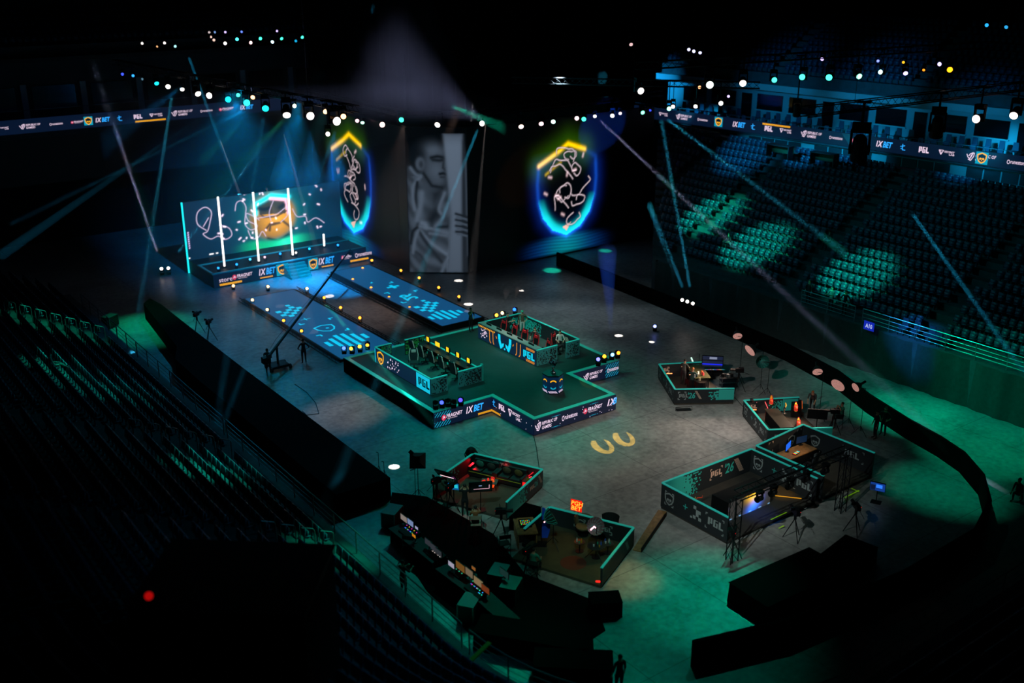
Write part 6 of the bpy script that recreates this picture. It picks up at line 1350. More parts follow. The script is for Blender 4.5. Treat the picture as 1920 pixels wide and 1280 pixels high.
MB().box(bk_, (.5, .4, .4)).obj('counterweight', M_BLKP, t); MB().box(tip+Vector((0, 0, -.25)), (.25, .35, .3)).obj('camera_head', M_BLKP, t); MB().box(bk_+Vector((.1, -.3, .3)), (.35, .05, .25)).obj('operator_monitor', M_GLASS, t)
person((b.x-.9, b.y-.5, 0), R(-30), 'person in black operating the camera crane', arms='fwd')
person((P(545, 685).x+.9, P(545, 685).y-.2, 0), R(-10), 'person in dark clothes standing behind the crane dolly', shirt='#14202a', arms='hip')
# ------------------------------------------------------------------ players and guests on the main stage
def at1(u, v, z=1.0): q = P(u, v, z); return (q.x, q.y, z)
person(at1(979, 626), R(150), 'person in a green cap, brown jacket and pale trousers standing in the masked booth', '#5a4636', '#b8b4ac', None, cap='#2aa07c', arms=('hip', 'down'))
person((40.6, 52.9, 1.0), R(120), 'person in a black and red shirt sitting in the masked booth', '#2a1416', pose='sit', arms='desk', hair='#2a1a10')
person((40.3, 55.6, 1.0), R(200), 'person in black standing by the far monitors of the masked booth', '#0d0f10', arms='fwd')
person((41.6, 51.5, 1.0), R(150), 'person in a white shirt sitting at the back of the masked booth', '#c8bcb4', pose='sit', arms='desk')
person((38.9, 58.0, 1.0), R(190), 'person with folded green sleeve standing at the back corner of the stage', '#1c3a34', arms=('hip', 'face'))
# ------------------------------------------------------------------ sofa booth crew
person((P(872, 968).x, P(872, 968).y, .0), R(-35), 'person in a black shirt holding up a phone beside the prompter', '#0c0d0e', arms=('face', 'face'), pose='stand', lean=.15)
b = P(892, 1003); person((b.x, b.y, 0.02), R(-32), 'person in a rust brown shirt sitting on the director chair', '#9a5a34', '#101216', arms=('fwd', 'face'), pose='sit', seat=.62)
def director_chair(x, y, rz, lab, canvas='#2a2622', h=.62):
    t = thing('director_chair', lab, 'chair', (x, y, 0), rz); mc = mat('canvas_'+canvas[1:], canvas, .85)
    MB().box((0, 0, h), (.5, .42, .03)).obj('seat', mc, t, False); MB().box((0, -.2, h+.42), (.52, .025, .2)).obj('backrest', mc, t, False)
    for sx in (-1, 1):
        MB().tube([(sx*.26, -.2, .02), (sx*.26, -.2, h+.54)], .016, 5).obj('back_post', M_DKST, t, False); MB().box((sx*.27, .02, h+.24), (.05, .44, .025)).obj('armrest', M_DKST, t, False)
        for sy in (-1, 1): MB().tube([(sx*.25, sy*.2, .02), (-sx*.25, sy*.2, h-.02)], .013, 5).obj('leg', M_DKST, t, False)
    return t
director_chair(b.x, b.y, R(-32), 'folding director chair with crossed legs behind the prompter', '#b09a84'); b2 = P(945, 1040); director_chair(b2.x, b2.y, R(-20), 'empty folding director chair next to the podcast desk'); b3 = P(1572, 800); director_chair(b3.x, b3.y, R(35), 'folding director chair at the open side of the gaming booth')
# ------------------------------------------------------------------ podcast booth
b = P(985, 1012, .12); t = thing('console_desk', 'brown wooden console desk with a lit mixer in the podcast booth', 'desk', (b.x, b.y, .12), R(-28)); MB().box((0, 0, .74), (.95, 1.5, .05)).obj('top', M_WOOD, t, False)
for sx in (-1, 1): MB().box((sx*.42, 0, .36), (.05, 1.3, .72)).obj('side_panel', M_WOOD, t, False)
t = thing('audio_mixer', 'small mixer with green and orange lights on the wooden desk', 'mixer', (b.x, b.y, .885), R(-28)); MB().box((0, .1, .06), (.55, .6, .12)).obj('case', M_BLKP, t, False)
for k in range(24):
    c = ('#40ff60', '#ff7020', '#ffd040', '#30d0ff')[k % 4]; MB().box((-.2+.08*(k % 6), -.08+.11*(k//6), .125), (.03, .03, .015)).obj('button', led('btn'+c[1:], c, 1.2), t, False)
for u, v, rz, sc, lab in ((1093, 1002, 150, '#6a5c40', 'beige lounge chair against the podcast booth back wall'), (1143, 1000, 130, '#16181a', 'dark lounge chair in the podcast booth corner')):
    b = P(u, v, .12); t = thing('lounge_chair', lab, 'chair', (b.x, b.y, .12), R(rz)); mc = mat('fabric_'+sc[1:], sc, .85)
    MB().lathe([(.2, .36), (.34, .38), (.36, .46), (.3, .5)], 14).obj('seat', mc, t, False); n = 9; mb = MB()
    for i in range(n):
        a = R(200+i*140/(n-1)); mb.v += [(.34*math.cos(a), .34*math.sin(a), .45), (.4*math.cos(a), .4*math.sin(a), .92), (.4*math.cos(a), .4*math.sin(a), .45), (.45*math.cos(a), .45*math.sin(a), .9)]
    for i in range(n-1): k = 4*i; mb.f += [[k, k+1, k+5, k+4], [k+2, k+6, k+7, k+3], [k+1, k+3, k+7, k+5]]; mb.mi += [0]*3
    mb.obj('backrest', mc, t, False); MB().cyl((0, 0, .02), (0, 0, .38), .03, n=6).obj('post', M_DKST, t, False); MB().lathe([(.25, 0), (.25, .02), (.04, .04)], 14).obj('base', M_DKST, t, False)
def side_table(u, v, lab, items, r=.3, h=.5, z0=.12):
    b = P(u, v, z0+h); t = thing('side_table', lab, 'table', (b.x, b.y, z0)); MB().lathe([(r, h-.03), (r, h)], 16).obj('top', mat('table_top', '#2a2c2c', .3), t, False); MB().cyl((0, 0, .02), (0, 0, h-.03), .025, n=6).obj('post', M_DKST, t, False); MB().lathe([(.2, 0), (.2, .02)], 12).obj('base', M_DKST, t, False)
    for k, (dx, dy, c, kind) in enumerate(items):
        o = MB().lathe([(.035, 0), (.035, .13), (.012, .17), (.012, .22)], 8).obj('bottle', mat('bottle_'+c[1:], c, .25), None, False) if kind == 'bottle' else MB().lathe([(.03, 0), (.04, .1), (.036, .1), (.028, .015)], 8).obj('glass_cup', mat('cup_'+c[1:], c, .2), None, False)
        o.location = (b.x+dx, b.y+dy, z0+h); tag(o, '%s %s on the %s' % ({'#d03020': 'red', '#d8d8d8': 'white', '#30a080': 'green', '#c89030': 'amber', '#4060c0': 'blue'}[c], 'bottle' if kind == 'bottle' else 'cup', lab.split(' with')[0]), 'bottle' if kind == 'bottle' else 'cup')
side_table(1087, 1015, 'small round side table beside the beige lounge chair', ((.1, .0, '#d03020', 'cup'), (-.1, .08, '#d8d8d8', 'bottle'), (0, -.12, '#c89030', 'bottle'), (-.12, -.1, '#30a080', 'cup')), .26)
side_table(1140, 1018, 'small round side table beside the dark lounge chair', ((.08, .02, '#d8d8d8', 'bottle'), (-.1, .05, '#d8d8d8', 'cup'), (.02, -.12, '#30a080', 'cup'), (-.05, .14, '#4060c0', 'bottle')), .26)
side_table(1118, 1022, 'round podcast table under the fan-ribbed lamp', ((.12, .05, '#30a080', 'cup'), (-.15, .0, '#d8d8d8', 'cup'), (.02, -.2, '#c89030', 'cup'), (.2, -.1, '#4060c0', 'bottle')), .42, .62)
b = P(1000, 1078, .12); person((b.x, b.y, .12), R(-60), 'person in a green shirt sitting by the podcast console desk', '#2f8a70', '#1c4a40', pose='sit', arms='desk'); director_chair(b.x, b.y-.02, R(-60), 'director chair under the green-shirted person', '#1c3a34', .45)
b = P(1015, 1020, .12); z = zat(b.x, b.y, 948); t = thing('feather_banner', 'tall blue feather banner on the podcast booth side', 'banner', (b.x, b.y, .12), R(-40)); MB().cyl((0, 0, 0), (0, 0, z-.12), .015, n=6).obj('pole', M_DKST, t, False)
mb = MB()
for i in range(9): k = i/8; wd = .38*math.sin(math.pi*(.18+.78*k))**.6; mb.v += [(.02, 0, .35+k*(z-.55)), (.02+wd, .06*math.sin(k*6), .35+k*(z-.55))]
for i in range(8): mb.f.append([2*i, 2*i+1, 2*i+3, 2*i+2]); mb.mi.append(0)
mb.obj('flag', mat('banner_blue', '#1450d8', .6), t, False); MB().box((0, 0, .015), (.5, .5, .03)).obj('foot', M_DKST, t, False)
b = Vector((*B_K, 0)).lerp(Vector((*B_R, 0)), .32); zt = zat(b.x, b.y, 938); zb = zat(b.x, b.y, 957); t = thing('neon_sign', 'small orange neon sign on two rods above the podcast wall', 'sign', (b.x, b.y, 1.0))
kr = math.atan2(B_R[1]-B_K[1], B_R[0]-B_K[0]); fr = Frame((b.x, b.y, zb), (math.cos(kr), math.sin(kr), 0), (0, 0, 1), (math.sin(kr), -math.cos(kr), 0))
MB().slab((b.x-.28*math.cos(kr), b.y-.28*math.sin(kr)), (b.x+.28*math.cos(kr), b.y+.28*math.sin(kr)), zb-.02, zt+.02, .03).obj('back_plate', mat('sign_red', '#a01008', .5, 0, '#ff1a08', .9), t)
NO = led('neonorange', '#ff8a28', 2.4); s1, s2 = text2d('PGH', (zt-zb)*.42, .15, .02), text2d('BET', (zt-zb)*.42, .15, .02)
lay(s1, fr, -.25, (zt-zb)*.53, NO, 'lettering', t, .03); lay(s2, fr, -.25, (zt-zb)*.05, NO, 'lettering', t, .03)
for k in (-.1, .1): q = fr.at(k, 0); MB().cyl((q.x, q.y, 1.0), (q.x, q.y, zb), .01, n=5).obj('rod', M_DKST, t)
lay2 = MB().lathe([(.6, .122), (.58, .126)], 20, (P(1075, 1055, .12).x, P(1075, 1055, .12).y, 0)); tag(lay2.obj('floor_mark', mat('rust_mark', '#5a2416', .9)), 'rust red round mark on the podcast booth floor', 'floor mark')
b = P(1117, 1087, .2); o = MB().tube([(0, 0, .1), (.1, -.1, .1), (.22, -.2, .1)], [.05, .06, .05], 8).obj('red_lamp', led('redstick', '#ff2018', 1.6), None, False); o.location = (b.x, b.y, .02); tag(o, 'small red glowing lamp lying at the podcast wall end', 'lamp')
# ------------------------------------------------------------------ analyst booth
b = P(1300, 722, .12); t = thing('analyst_desk', 'curved dark analyst desk covered with papers and laptops', 'desk', (b.x, b.y, .12), R(-30)); MB().box((.4, .5, .72), (1.0, 2.3, .05)).obj('top', mat('desk_olive', '#4a4a28', .5), t, False)
for sx, sy in ((0, -.5), (.8, -.5), (0, 1.5), (.8, 1.5)): MB().box((sx, sy, .35), (.06, .06, .7)).obj('leg', M_DKST, t, False)
person(at1(1280, 722, .12), R(-65), 'person in a patterned jacket leaning at the red panel', '#3c403c', arms='desk', lean=.25); b = P(1297, 727, .12); person((b.x, b.y, .12), R(-60), 'person in a green shirt sitting at the analyst desk', '#2a4a44', pose='sit', arms='desk', hair='#b06a30')
for u, v, lab in ((1297, 728, 'black tub armchair under the analyst in green'), (1313, 733, 'black tub armchair beside the analyst booth front wall')):
    q = P(u, v, .12); t = thing('tub_armchair', lab, 'chair', (q.x, q.y, .12), R(-50)); MB().lathe([(.3, .1), (.34, .14), (.34, .4), (.3, .42)], 16).obj('seat', M_BLKP, t, False); mb = MB()
    for i in range(11): a = R(160+i*22); mb.v += [(.33*math.cos(a), .33*math.sin(a), .4), (.4*math.cos(a), .4*math.sin(a), .7), (.43*math.cos(a), .43*math.sin(a), .4)]
    for i in range(10): k = 3*i; mb.f += [[k, k+1, k+4, k+3], [k+1, k+2, k+5, k+4]]; mb.mi += [0, 0]
    mb.obj('backrest', M_BLKP, t, False); MB().lathe([(.22, 0), (.22, .1)], 12).obj('base', M_DKST, t, False)
q0, q1 = Vector((*C_W, 0)).lerp(Vector((*C_N, 0)), .25), Vector((*C_W, 0)).lerp(Vector((*C_N, 0)), .85); n_ = Vector((.87, -.5, 0)); t = thing('red_light_panel', 'tall red glowing panel along the analyst booth side wall', 'light panel', (q0.x, q0.y, .12)); MB().slab((q0+n_*.12).xy, (q1+n_*.12).xy, .15, .8, .04).obj('face', led('redpanel', '#ff1410', 1.1, True), t); MB().slab((q0+n_*.07).xy, (q1+n_*.07).xy, .12, .84, .05).obj('frame', M_DKST, t)
light_bar([pz(1249, 700, .95), pz(1261, 700, .95)], 'short orange neon bar in the analyst booth corner', '#ff8a50', 3)
flat_screen(1336, 677, 1.25, 1.35, .8, CAMRZ-.15, R(-5), 'tall wall screen with a blue band in the analyst booth', '#1a2440', .8, .12, pic=[('#1828ff', (-.47, -.3, .47, -.2)), ('#8088a0', (-.2, .2, .15, .4)), ('#0a0e18', (-.47, .05, .47, .15))])
b = P(1336, 702, .12); t = thing('game_board', 'colourful lit game board table in front of the tall screen', 'table', (b.x, b.y, .12), CAMRZ); MB().box((0, 0, .3), (1.5, .9, .08), M=Matrix.Rotation(R(20), 3, 'X')).obj('board', M_BLKP, t, False); MB().box((0, -.1, .12), (1.3, .6, .24)).obj('base', M_BLKP, t, False)
for i in range(8):
    for j in range(4): c = ('#2878d8', '#d83050', '#e0a020', '#30b0b0', '#604ac0', '#d8d0c0')[(i*5+j*3) % 6]; MB().box(Matrix.Rotation(R(20), 3, 'X') @ Vector((-.62+.175*i, -.3+.2*j, .045))+Vector((0, 0, .3)), (.15, .17, .012), M=Matrix.Rotation(R(20), 3, 'X')).obj('tile', led('tile'+c[1:], c, .7), t, False)
for k, (u, v, c) in enumerate(((1309, 700, '#d8d8d0'), (1316, 699, '#e06030'), (1303, 706, '#c0c0c0'), (1312, 712, '#a8a080'), (1318, 702, '#d04040'))):
    q = P(u, v, .9); o = MB().box((0, 0, .09), (.14, .1, .18), rz=k*.4, taper=.8).obj('desk_item', mat('item_'+c[1:], c, .5), None, False); o.location = (q.x, q.y, .865); tag(o, 'small %s box standing on the analyst desk' % ('white', 'orange', 'pale grey', 'khaki', 'red')[k], 'box')
b = P(1310, 690, .12); t = thing('tilted_light_bar', 'white tube light tilted on a stand behind the analysts', 'tube light', (b.x, b.y, .12)); stand_tripod(t, 1.0, .3); h_ = Pd(1296, 670, px((b.x, b.y, 1.4))[2])-Vector(b); h2_ = Pd(1301, 683, px((b.x, b.y, 1.0))[2])-Vector(b); MB().cyl(h_, h2_, .05, n=8).obj('tube', led('paletube', '#c8f0e0', 1.2), t, False)
b = P(1366, 728, 0); t = thing('equipment_cart', 'low cart of camera equipment behind the analyst booth', 'cart', (b.x, b.y, 0), R(-30))
for z_ in (.2, .55, .8): MB().box((0, 0, z_), (1.1, .6, .03)).obj('shelf', M_DKST, t, False)
for sx in (-1, 1):
    for sy in (-1, 1): MB().cyl((sx*.53, sy*.28, 0), (sx*.53, sy*.28, .82), .018, n=5).obj('post', M_STEEL, t, False)
for k in range(4): q = Matrix.Rotation(R(-30), 3, 'Z') @ Vector((-.36+.24*k, .05*(-1)**k, 0)); o = MB().box((0, 0, .09), (.18, .26, .18), taper=.85).obj('equipment_case', (M_DKST, M_STEEL)[k % 2], None, False); o.location = (b.x+q.x, b.y+q.y, .815); tag(o, 'small equipment case on the low camera cart', 'case', 'cases on the camera cart')
# ------------------------------------------------------------------ gaming desk booth
b = Vector((*D_W, 0)).lerp(Vector((*D_N, 0)), .55)+Vector((.87, -.5, 0))*1.3; ang = math.atan2(D_N[1]-D_W[1], D_N[0]-D_W[0]); t = thing('gaming_desk', 'long black gaming desk with a red side panel', 'desk', (b.x, b.y, .12), ang)
MB().box((0, 0, .7), (2.6, .8, .05)).obj('top', mat('desk_tan', '#2c2a22', .4), t, False); MB().box((.1, -.36, .34), (2.4, .04, .66)).obj('front_panel', M_BLKP, t, False); MB().box((-1.22, 0, .34), (.05, .7, .68)).obj('side_panel', mat('red_board', '#7a1212', .5), t, False); MB().box((1.22, 0, .34), (.05, .7, .68)).obj('side_panel', M_BLKP, t, False)
def prop(u, v, z, lab, kind):
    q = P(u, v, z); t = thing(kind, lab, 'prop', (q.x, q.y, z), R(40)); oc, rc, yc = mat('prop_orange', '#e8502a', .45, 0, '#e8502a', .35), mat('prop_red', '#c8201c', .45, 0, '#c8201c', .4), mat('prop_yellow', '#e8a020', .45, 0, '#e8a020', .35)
    MB().box((0, 0, .16), (.62, .22, .2), taper=.8).obj('body', rc, t, False); MB().cyl((.3, 0, .18), (.62, 0, .2), .06, .05, 8).obj('barrel', oc, t, False); MB().box((-.2, 0, .06), (.12, .12, .12)).obj('grip', yc, t, False); MB().box((.1, .02, .3), (.2, .1, .1)).obj('top_block', yc, t, False); MB().ball((-.3, 0, .24), .1, n=8, m=5).obj('knob', oc, t, False); return t
prop(1492, 768, .85, 'large red and orange toy launcher on a display block', 'toy_launcher'); prop(1446, 755, .85, 'red and orange toy launcher near the booth back wall', 'toy_launcher'); prop(1497, 797, .15, 'yellow and orange toy launcher on the booth floor', 'toy_launcher')
q = P(1492, 775, .12); t = thing('display_block', 'dark display block under the large toy launcher', 'display block', (q.x, q.y, .12), R(40)); MB().box((0, 0, .33), (1.2, .6, .66)).obj('body', M_BLKP, t, False); MB().box((0, -.31, .6), (1.1, .02, .06)).obj('edge_light', led('edgeorange', '#ff6a20', 1.2), t, False)
q = P(1470, 775, .84); t = thing('trophy_figure', 'small metallic figure with yellow arm on the gaming desk', 'figure', (q.x, q.y, .845)); MB().lathe([(.12, 0), (.12, .03), (.03, .06), (.04, .2), (.08, .3), (.05, .42)], 10).obj('body', M_SILV, t, False); MB().tube([(.03, 0, .3), (.18, .05, .45), (.14, .08, .6)], [.04, .04, .03], 6).obj('arm', mat('prop_yellow', '#e8a020', .45), t, False)
light_bar([pz(1409, 750, 1.0), pz(1419, 768, .2)], 'thick slanting red neon bar at the gaming booth corner', '#ff1818', 1.6, .09); light_bar([pz(1418, 753, .9), pz(1424, 760, .55)], 'thin pink slanting neon bar beside the thick red one', '#ff8a80', 1.4); light_bar([pz(1434, 752, .9), pz(1440, 766, .4)], 'thin red slanting neon bar near the toy launcher', '#ff6060', 1.2)
light_bar([pz(1411, 768, .5), pz(1419, 768, .5)], 'short orange neon bar at the foot of the thick red bar', '#ff7a40', 3); light_bar([pz(1435, 767, .5), pz(1440, 767, .5)], 'short orange neon bar at the foot of the thin red bar', '#ff7a40', 3)
person(at1(1522, 772, 0), R(120), 'person in a dark grey coat bending over the gaming booth wall', '#3a3a3a', '#141416', '#a85a30', arms=('reach', 'reach'), lean=.75); o = MB().box((0, 0, 0), (.3, .02, .22), M=Matrix.Rotation(R(40), 3, 'X')).obj('tablet', mat('tablet_face', '#808090', .4), None, False); q = Pd(1539, 745, px(at1(1530, 770, 0))[2]-.8); o.location = q; tag(o, 'pale tablet held by the bending person', 'tablet')
flat_screen(1533, 776, 1.25, 1.1, .62, CAMRZ+math.pi-.2, R(8), 'green-lit prompter screen back at the gaming booth entrance', standto=.0)
person(at1(1575, 800, .0), R(70), 'person in a green jacket raising hands to the face at the gaming booth', '#1f8a72', arms=('face', 'face'), hair='#3a2416', pose='sit', seat=.62)
# ------------------------------------------------------------------ open studio: LED cube and gantry
t = thing('led_cube', 'black cube with a blue and yellow LED face in the open studio', 'screen', (36.7, 31.3, .12)); cx0, cx1, cy0 = P(1352, 975, .12), P(1440, 925, .12), 0
ya = 30.3; xa, xb = 35.0, 38.0
MB().box(((xa+xb)/2, ya+.55, .62), (xb-xa, 1.1, 1.0)).obj('body', M_BLKP, t)
def cubepic(U, V):
    out = np.zeros(U.shape+(3,))+C3('#3c3a38')*.8; y = np.exp(-((U-1.75)/.45)**2-((V-.9)/.35)**2); bl = np.exp(-((U-1.9-.6*(V-.4))/.4)**2-((V-.3)/.35)**2)
    out += y[..., None]*C3('#ffc010')*1.6+bl[..., None]*C3('#1070ff')*1.8; out += (np.exp(-((V-.05)/.02)**2)*(np.sin(U*9) > .6))[..., None]*C3('#80c8ff'); out += (np.exp(-((V-1.12)/.02)**2)*(np.sin(U*7+1) > .7))[..., None]*C3('#ffffff'); out += (np.exp(-((U-.06)/.02)**2)*(np.sin(V*12) > .3))[..., None]*C3('#d0d8ff'); return out
picture(wallframe((xa, ya), (xb, ya), .13), xb-xa, .98, 90, 40, cubepic, t, es=1.)
light_bar([(38.75, 30.6, .2), (39.6, 29.6, .2)], 'thin yellow neon bar on the open studio floor', '#e8a010', .8, .02)
spot((38.4, 29.6, 3), (39.3, 30.6, .2), 1.6, '#ffb010', .7, .8); spot((36.9, 29.2, 3.2), (36.9, 29.9, .12), 2.4, '#1050c0', .35, .8); spot((37.2, 28.6, 3.4), (36.5, 33.2, .8), 6, '#ffe0c8', .35, .8)
for k, (x, y, c) in enumerate(((34.6, 32.6, '#d03020'), (34.9, 32.8, '#c8b020'), (35.3, 32.7, '#d04020'))):
    o = MB().tube([(0, 0, .02), (.2, .1, .03), (.45, 0, .02), (.6, .12, .03)], .02, 5).obj('cable_loop', mat('cable_'+c[1:], c, .5), None, False); o.location = (x, y, .12); tag(o, '%s cable lying in the open studio corner' % ('red', 'yellow', 'orange')[k], 'cable')
def tower(p, z0, z1, lab):
    return truss((p[0], p[1], z0), (p[0], p[1], z1), lab, .38, drop=False)
g0, g1 = P(1378, 1065), P(1575, 1000)
zt = 3.3; ga, gb = Vector((g0.x, g0.y)), Vector((40.0, 28.5))
GA, GB = P(1372, 1050), P(1575, 958); tower(GA, 0, 3.1, 'black gantry tower in front of the open studio'); tower(GB, 0, 3.1, 'black gantry tower in front of the dark studio')
truss((GA.x, GA.y, 3.3), (GB.x, GB.y, 3.3), 'black gantry beam spanning the two near studios', .38, drop=False)
for k, x in enumerate((.2, .32, .47, .62, .8)): lamp((*GA.lerp(GB, x).xy, 3.1), (.1, .8, -.7), None if k != 1 else '#ffe0c0', '%s stage lamp hung on the studio gantry beam' % ('unlit black' if k != 1 else 'dim warm'), 'lamps on the studio gantry', .9, .5)
for k, (u0, v0, u1, v1) in enumerate(((1445, 974, 1475, 960), (1460, 990, 1470, 985), (1583, 933, 1611, 919), (1596, 915, 1611, 922))):
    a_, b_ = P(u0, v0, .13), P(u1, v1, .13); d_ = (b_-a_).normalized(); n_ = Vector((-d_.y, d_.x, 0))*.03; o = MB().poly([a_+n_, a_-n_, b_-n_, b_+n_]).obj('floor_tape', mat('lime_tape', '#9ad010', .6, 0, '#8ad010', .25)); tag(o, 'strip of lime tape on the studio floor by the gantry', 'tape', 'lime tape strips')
flat_screen(1646, 912, .9, .75, .5, R(115), R(-8), 'screen with a blue picture standing on the floor by the dark studio', '#123a8a', .9, 0., pic=[('#3080ff', (-.3, -.1, .1, .3)), ('#0a1430', (.15, -.4, .45, .2))])
# dark studio desk and monitors
t = thing('editing_desk', 'wooden editing desk with lit gadgets in the dark studio', 'desk', (42.3, 32.4, .12), 0); MB().box((0, 0, .74), (2.6, .9, .05)).obj('top', M_WOOD, t, False)
for sx in (-1, 1): MB().box((sx*1.25, 0, .36), (.06, .85, .72)).obj('leg', M_BLKP, t, False)
MB().box((0, -.42, .4), (2.4, .03, .6)).obj('front_panel', M_BLKP, t, False)
monitor(42.0, 32.6, .91, R(200), 'monitor with a bright blue picture on the editing desk', None, '#1060e0', .75, .42, 1.1, True); monitor(43.2, 32.7, .91, R(170), 'monitor with a small flame picture on the editing desk', None, '#0c2038', .75, .42, 1.0, True)
t = thing('lit_keyboard', 'keyboard with rainbow keys on the editing desk', 'keyboard', (42.2, 32.2, .91), R(10)); MB().box((0, 0, .015), (.5, .2, .03)).obj('case', M_BLKP, t, False)
for i in range(8): c = ('#ff3030', '#ff9020', '#40ff40', '#30a0ff')[i % 4]; MB().box((-.21+.06*i, 0, .035), (.045, .16, .01)).obj('key_row', led('btn'+c[1:], c, 1.2), t, False)
chd = chair_master('black gaming chair with grey piping before the editing desk', None, '#0d0f12', '#505458'); chd.location = (42.2, 31.3, .12); chd.rotation_euler = (0, 0, R(10))
spot((42.2, 30.5, 3), (42.3, 32.6, .9), 2.6, '#ffdcb0', .5, .8)
# ------------------------------------------------------------------ mixing desks (front of house)
def foh(u0, v0, u1, v1, lab, dpt=.8, h=.78):
    a, b = P(u0, v0, h), P(u1, v1, h); L = (b-a).length; rz = math.atan2(b.y-a.y, b.x-a.x); c = (a+b)/2; t = thing('mixing_desk', lab, 'desk', (c.x, c.y, 0), rz); MB().box((0, 0, h-.02), (L, dpt, .04)).obj('top', M_BLKP, t, False); MB().box((0, dpt/2-.02, h/2), (L, .03, h-.05)).obj('skirt', M_BLK, t, False)
    for sx in (-1, 1): MB().box((sx*(L/2-.05), 0, h/2-.02), (.05, dpt*.85, h-.05)).obj('leg', M_DKST, t, False)
    return a, b, rz
a, b, rz = foh(742, 985, 825, 1050, 'long black lighting desk near the covered barrier'); foh(830, 1060, 905, 1115, 'long black sound desk with glowing consoles'); foh(905, 1115, 960, 1165, 'black video desk at the end of the mixing row')
def console(u, v, w, dpt, lab, cols, z=.78, rz_=None):
    q = P(u, v, z); t = thing('mixing_console', lab, 'console', (q.x, q.y, z), rz if rz_ is None else rz_); MB()._add([(-w/2, -dpt/2, 0), (w/2, -dpt/2, 0), (w/2, dpt/2, 0), (-w/2, dpt/2, 0), (-w/2, -dpt/2, .06), (w/2, -dpt/2, .06), (w/2, dpt/2, .2), (-w/2, dpt/2, .2)], [(0, 3, 2, 1), (4, 5, 6, 7), (0, 1, 5, 4), (1, 2, 6, 5), (2, 3, 7, 6), (3, 0, 4, 7)]).obj('body', M_BLKP, t, False)
    n = int(w/.07)
    for i in range(n):
        c = cols[i % len(cols)]; k = .5 if i % 3 else .75; MB().box((-w/2+.04+i*.07, -dpt/2+dpt*k, .065+.14*k+.006), (.03, .04, .012), M=Matrix.Rotation(math.atan2(.14, dpt), 3, 'X')).obj('fader', led('btn'+c[1:], c, 1.2), t, False)
    return t
console(768, 1000, 1.0, .6, 'lighting console with a rainbow fader row', ('#ff30c0', '#4050ff', '#30c0ff', '#ffd020', '#40ff60', '#a040ff')); console(818, 1043, .9, .5, 'dark console with white faders on the lighting desk', ('#c8b8b0', '#504848')); console(860, 1075, .7, .5, 'sound console with a few violet buttons', ('#6050ff', '#202030', '#30d090')); console(892, 1106, .9, .6, 'sound console with coloured buttons at the desk end', ('#30d090', '#4060ff', '#ff40c0', '#c0c0ff')); console(900, 1118, .4, .4, 'small controller with cyan lights beside the sound console', ('#20ffd0', '#30a0ff'))
for u, v, c, w_, lab in ((757, 972, '#a89890', .5, 'grey screen on the lighting desk'), (769, 980, '#90a8d8', .5, 'pale blue screen on the lighting desk'), (781, 990, '#c8c8f0', .22, 'small white screen on the lighting desk'), (776, 1005, '#ff9a20', .25, 'orange tablet screen under the lighting console'), (803, 1018, '#3c4048', .5, 'dim grey screen before the dark console'), (814, 1028, '#40444c', .5, 'dim slate screen before the dark console'), (822, 1036, '#3a3e44', .45, 'dim charcoal screen at the dark console end'),
                        (846, 1059, '#c8c0d8', .4, 'lilac patterned screen on the sound desk'), (863, 1063, '#8a5c28', .6, 'brown screen with an orange bar on the sound desk'), (878, 1073, '#8a7860', .6, 'beige timeline screen on the sound desk'), (888, 1066, '#b06a30', .25, 'orange and blue screen behind the sound desk'), (897, 1092, '#a08860', .6, 'tan timeline screen at the sound desk end'), (910, 1105, '#8a3c18', .5, 'rust coloured screen seen edge-on at the sound desk end'), (945, 1075, '#20403c', .55, 'green-grey tilted screen back beyond the sound desk')):
    q = P(u, v, 1.1); monitor(q.x, q.y, .78, rz+math.pi, lab, None, c, w_*1.15, w_*.62, .55, True)
q = P(863, 1072, 1.0)
for u, v, lab in ((935, 1068, 'black flight case with a green-lit lid behind the sound desk'), (958, 1092, 'black flight case with papers behind the sound desk'), (880, 1125, 'black flight case at the foot of the sound desk'), (735, 955, 'black flight case beside the lighting desk'), (205, 592, 'black flight case on the walkway by the far railing')):
    q = P(u, v, .8); t = thing('flight_case', lab, 'case', (q.x, q.y, 0), R(35)); MB().box((0, 0, .42), (1.0, .7, .7)).obj('body', mat('case_black', '#15181a', .5), t, False); MB().box((0, 0, .8), (1.02, .72, .06)).obj('lid', mat('case_lid', '#3a4444', .5), t, False)
    for sx in (-1, 1):
        for sy in (-1, 1): MB().ball((sx*.4, sy*.25, .04), .045, n=6, m=4).obj('castor', M_DKST, t, False); MB().box((sx*.49, sy*.34, .42), (.05, .05, .72)).obj('corner', M_STEEL, t, False)
director_chair(P(760, 1060).x+.6, P(760, 1060).y+.6, R(-50), 'folding chair behind the lighting desk'); 
# ------------------------------------------------------------------ other people
person((*P(757, 1116).xy, 0), R(-75), 'person in dark clothes standing on the walkway behind the lighting desk', '#12201e', '#0c1012', arms='fwd')
person((*P(1160, 1300).xy, 0), R(-10), 'person in black standing at the open floor gap beside the long black case', '#0e1414', '#0c1012', arms='down')
person((*P(1905, 940).xy, 0), R(80), 'person in black walking on the walkway behind the curved barrier', '#0d1210', '#0a0c0c', pose='stride')
person((*P(1640, 822).xy, 0), R(60), 'person in black standing behind the gaming booth crew', '#0e1010', '#0b0c0c'); person((*P(1655, 815).xy, 0), R(100), 'second person in black standing behind the gaming booth crew', '#101414', '#0b0c0c', arms='hip')
def seatpt(u, v, z): q = P(u, v, z); return (q.x, q.y, z)
def on_bowl(s, r): p, n = bowl(s, .9+r*RD-.36); return (p.x, p.y, zfront(s)+r*RR), math.atan2(-n.y, -n.x)-math.pi/2
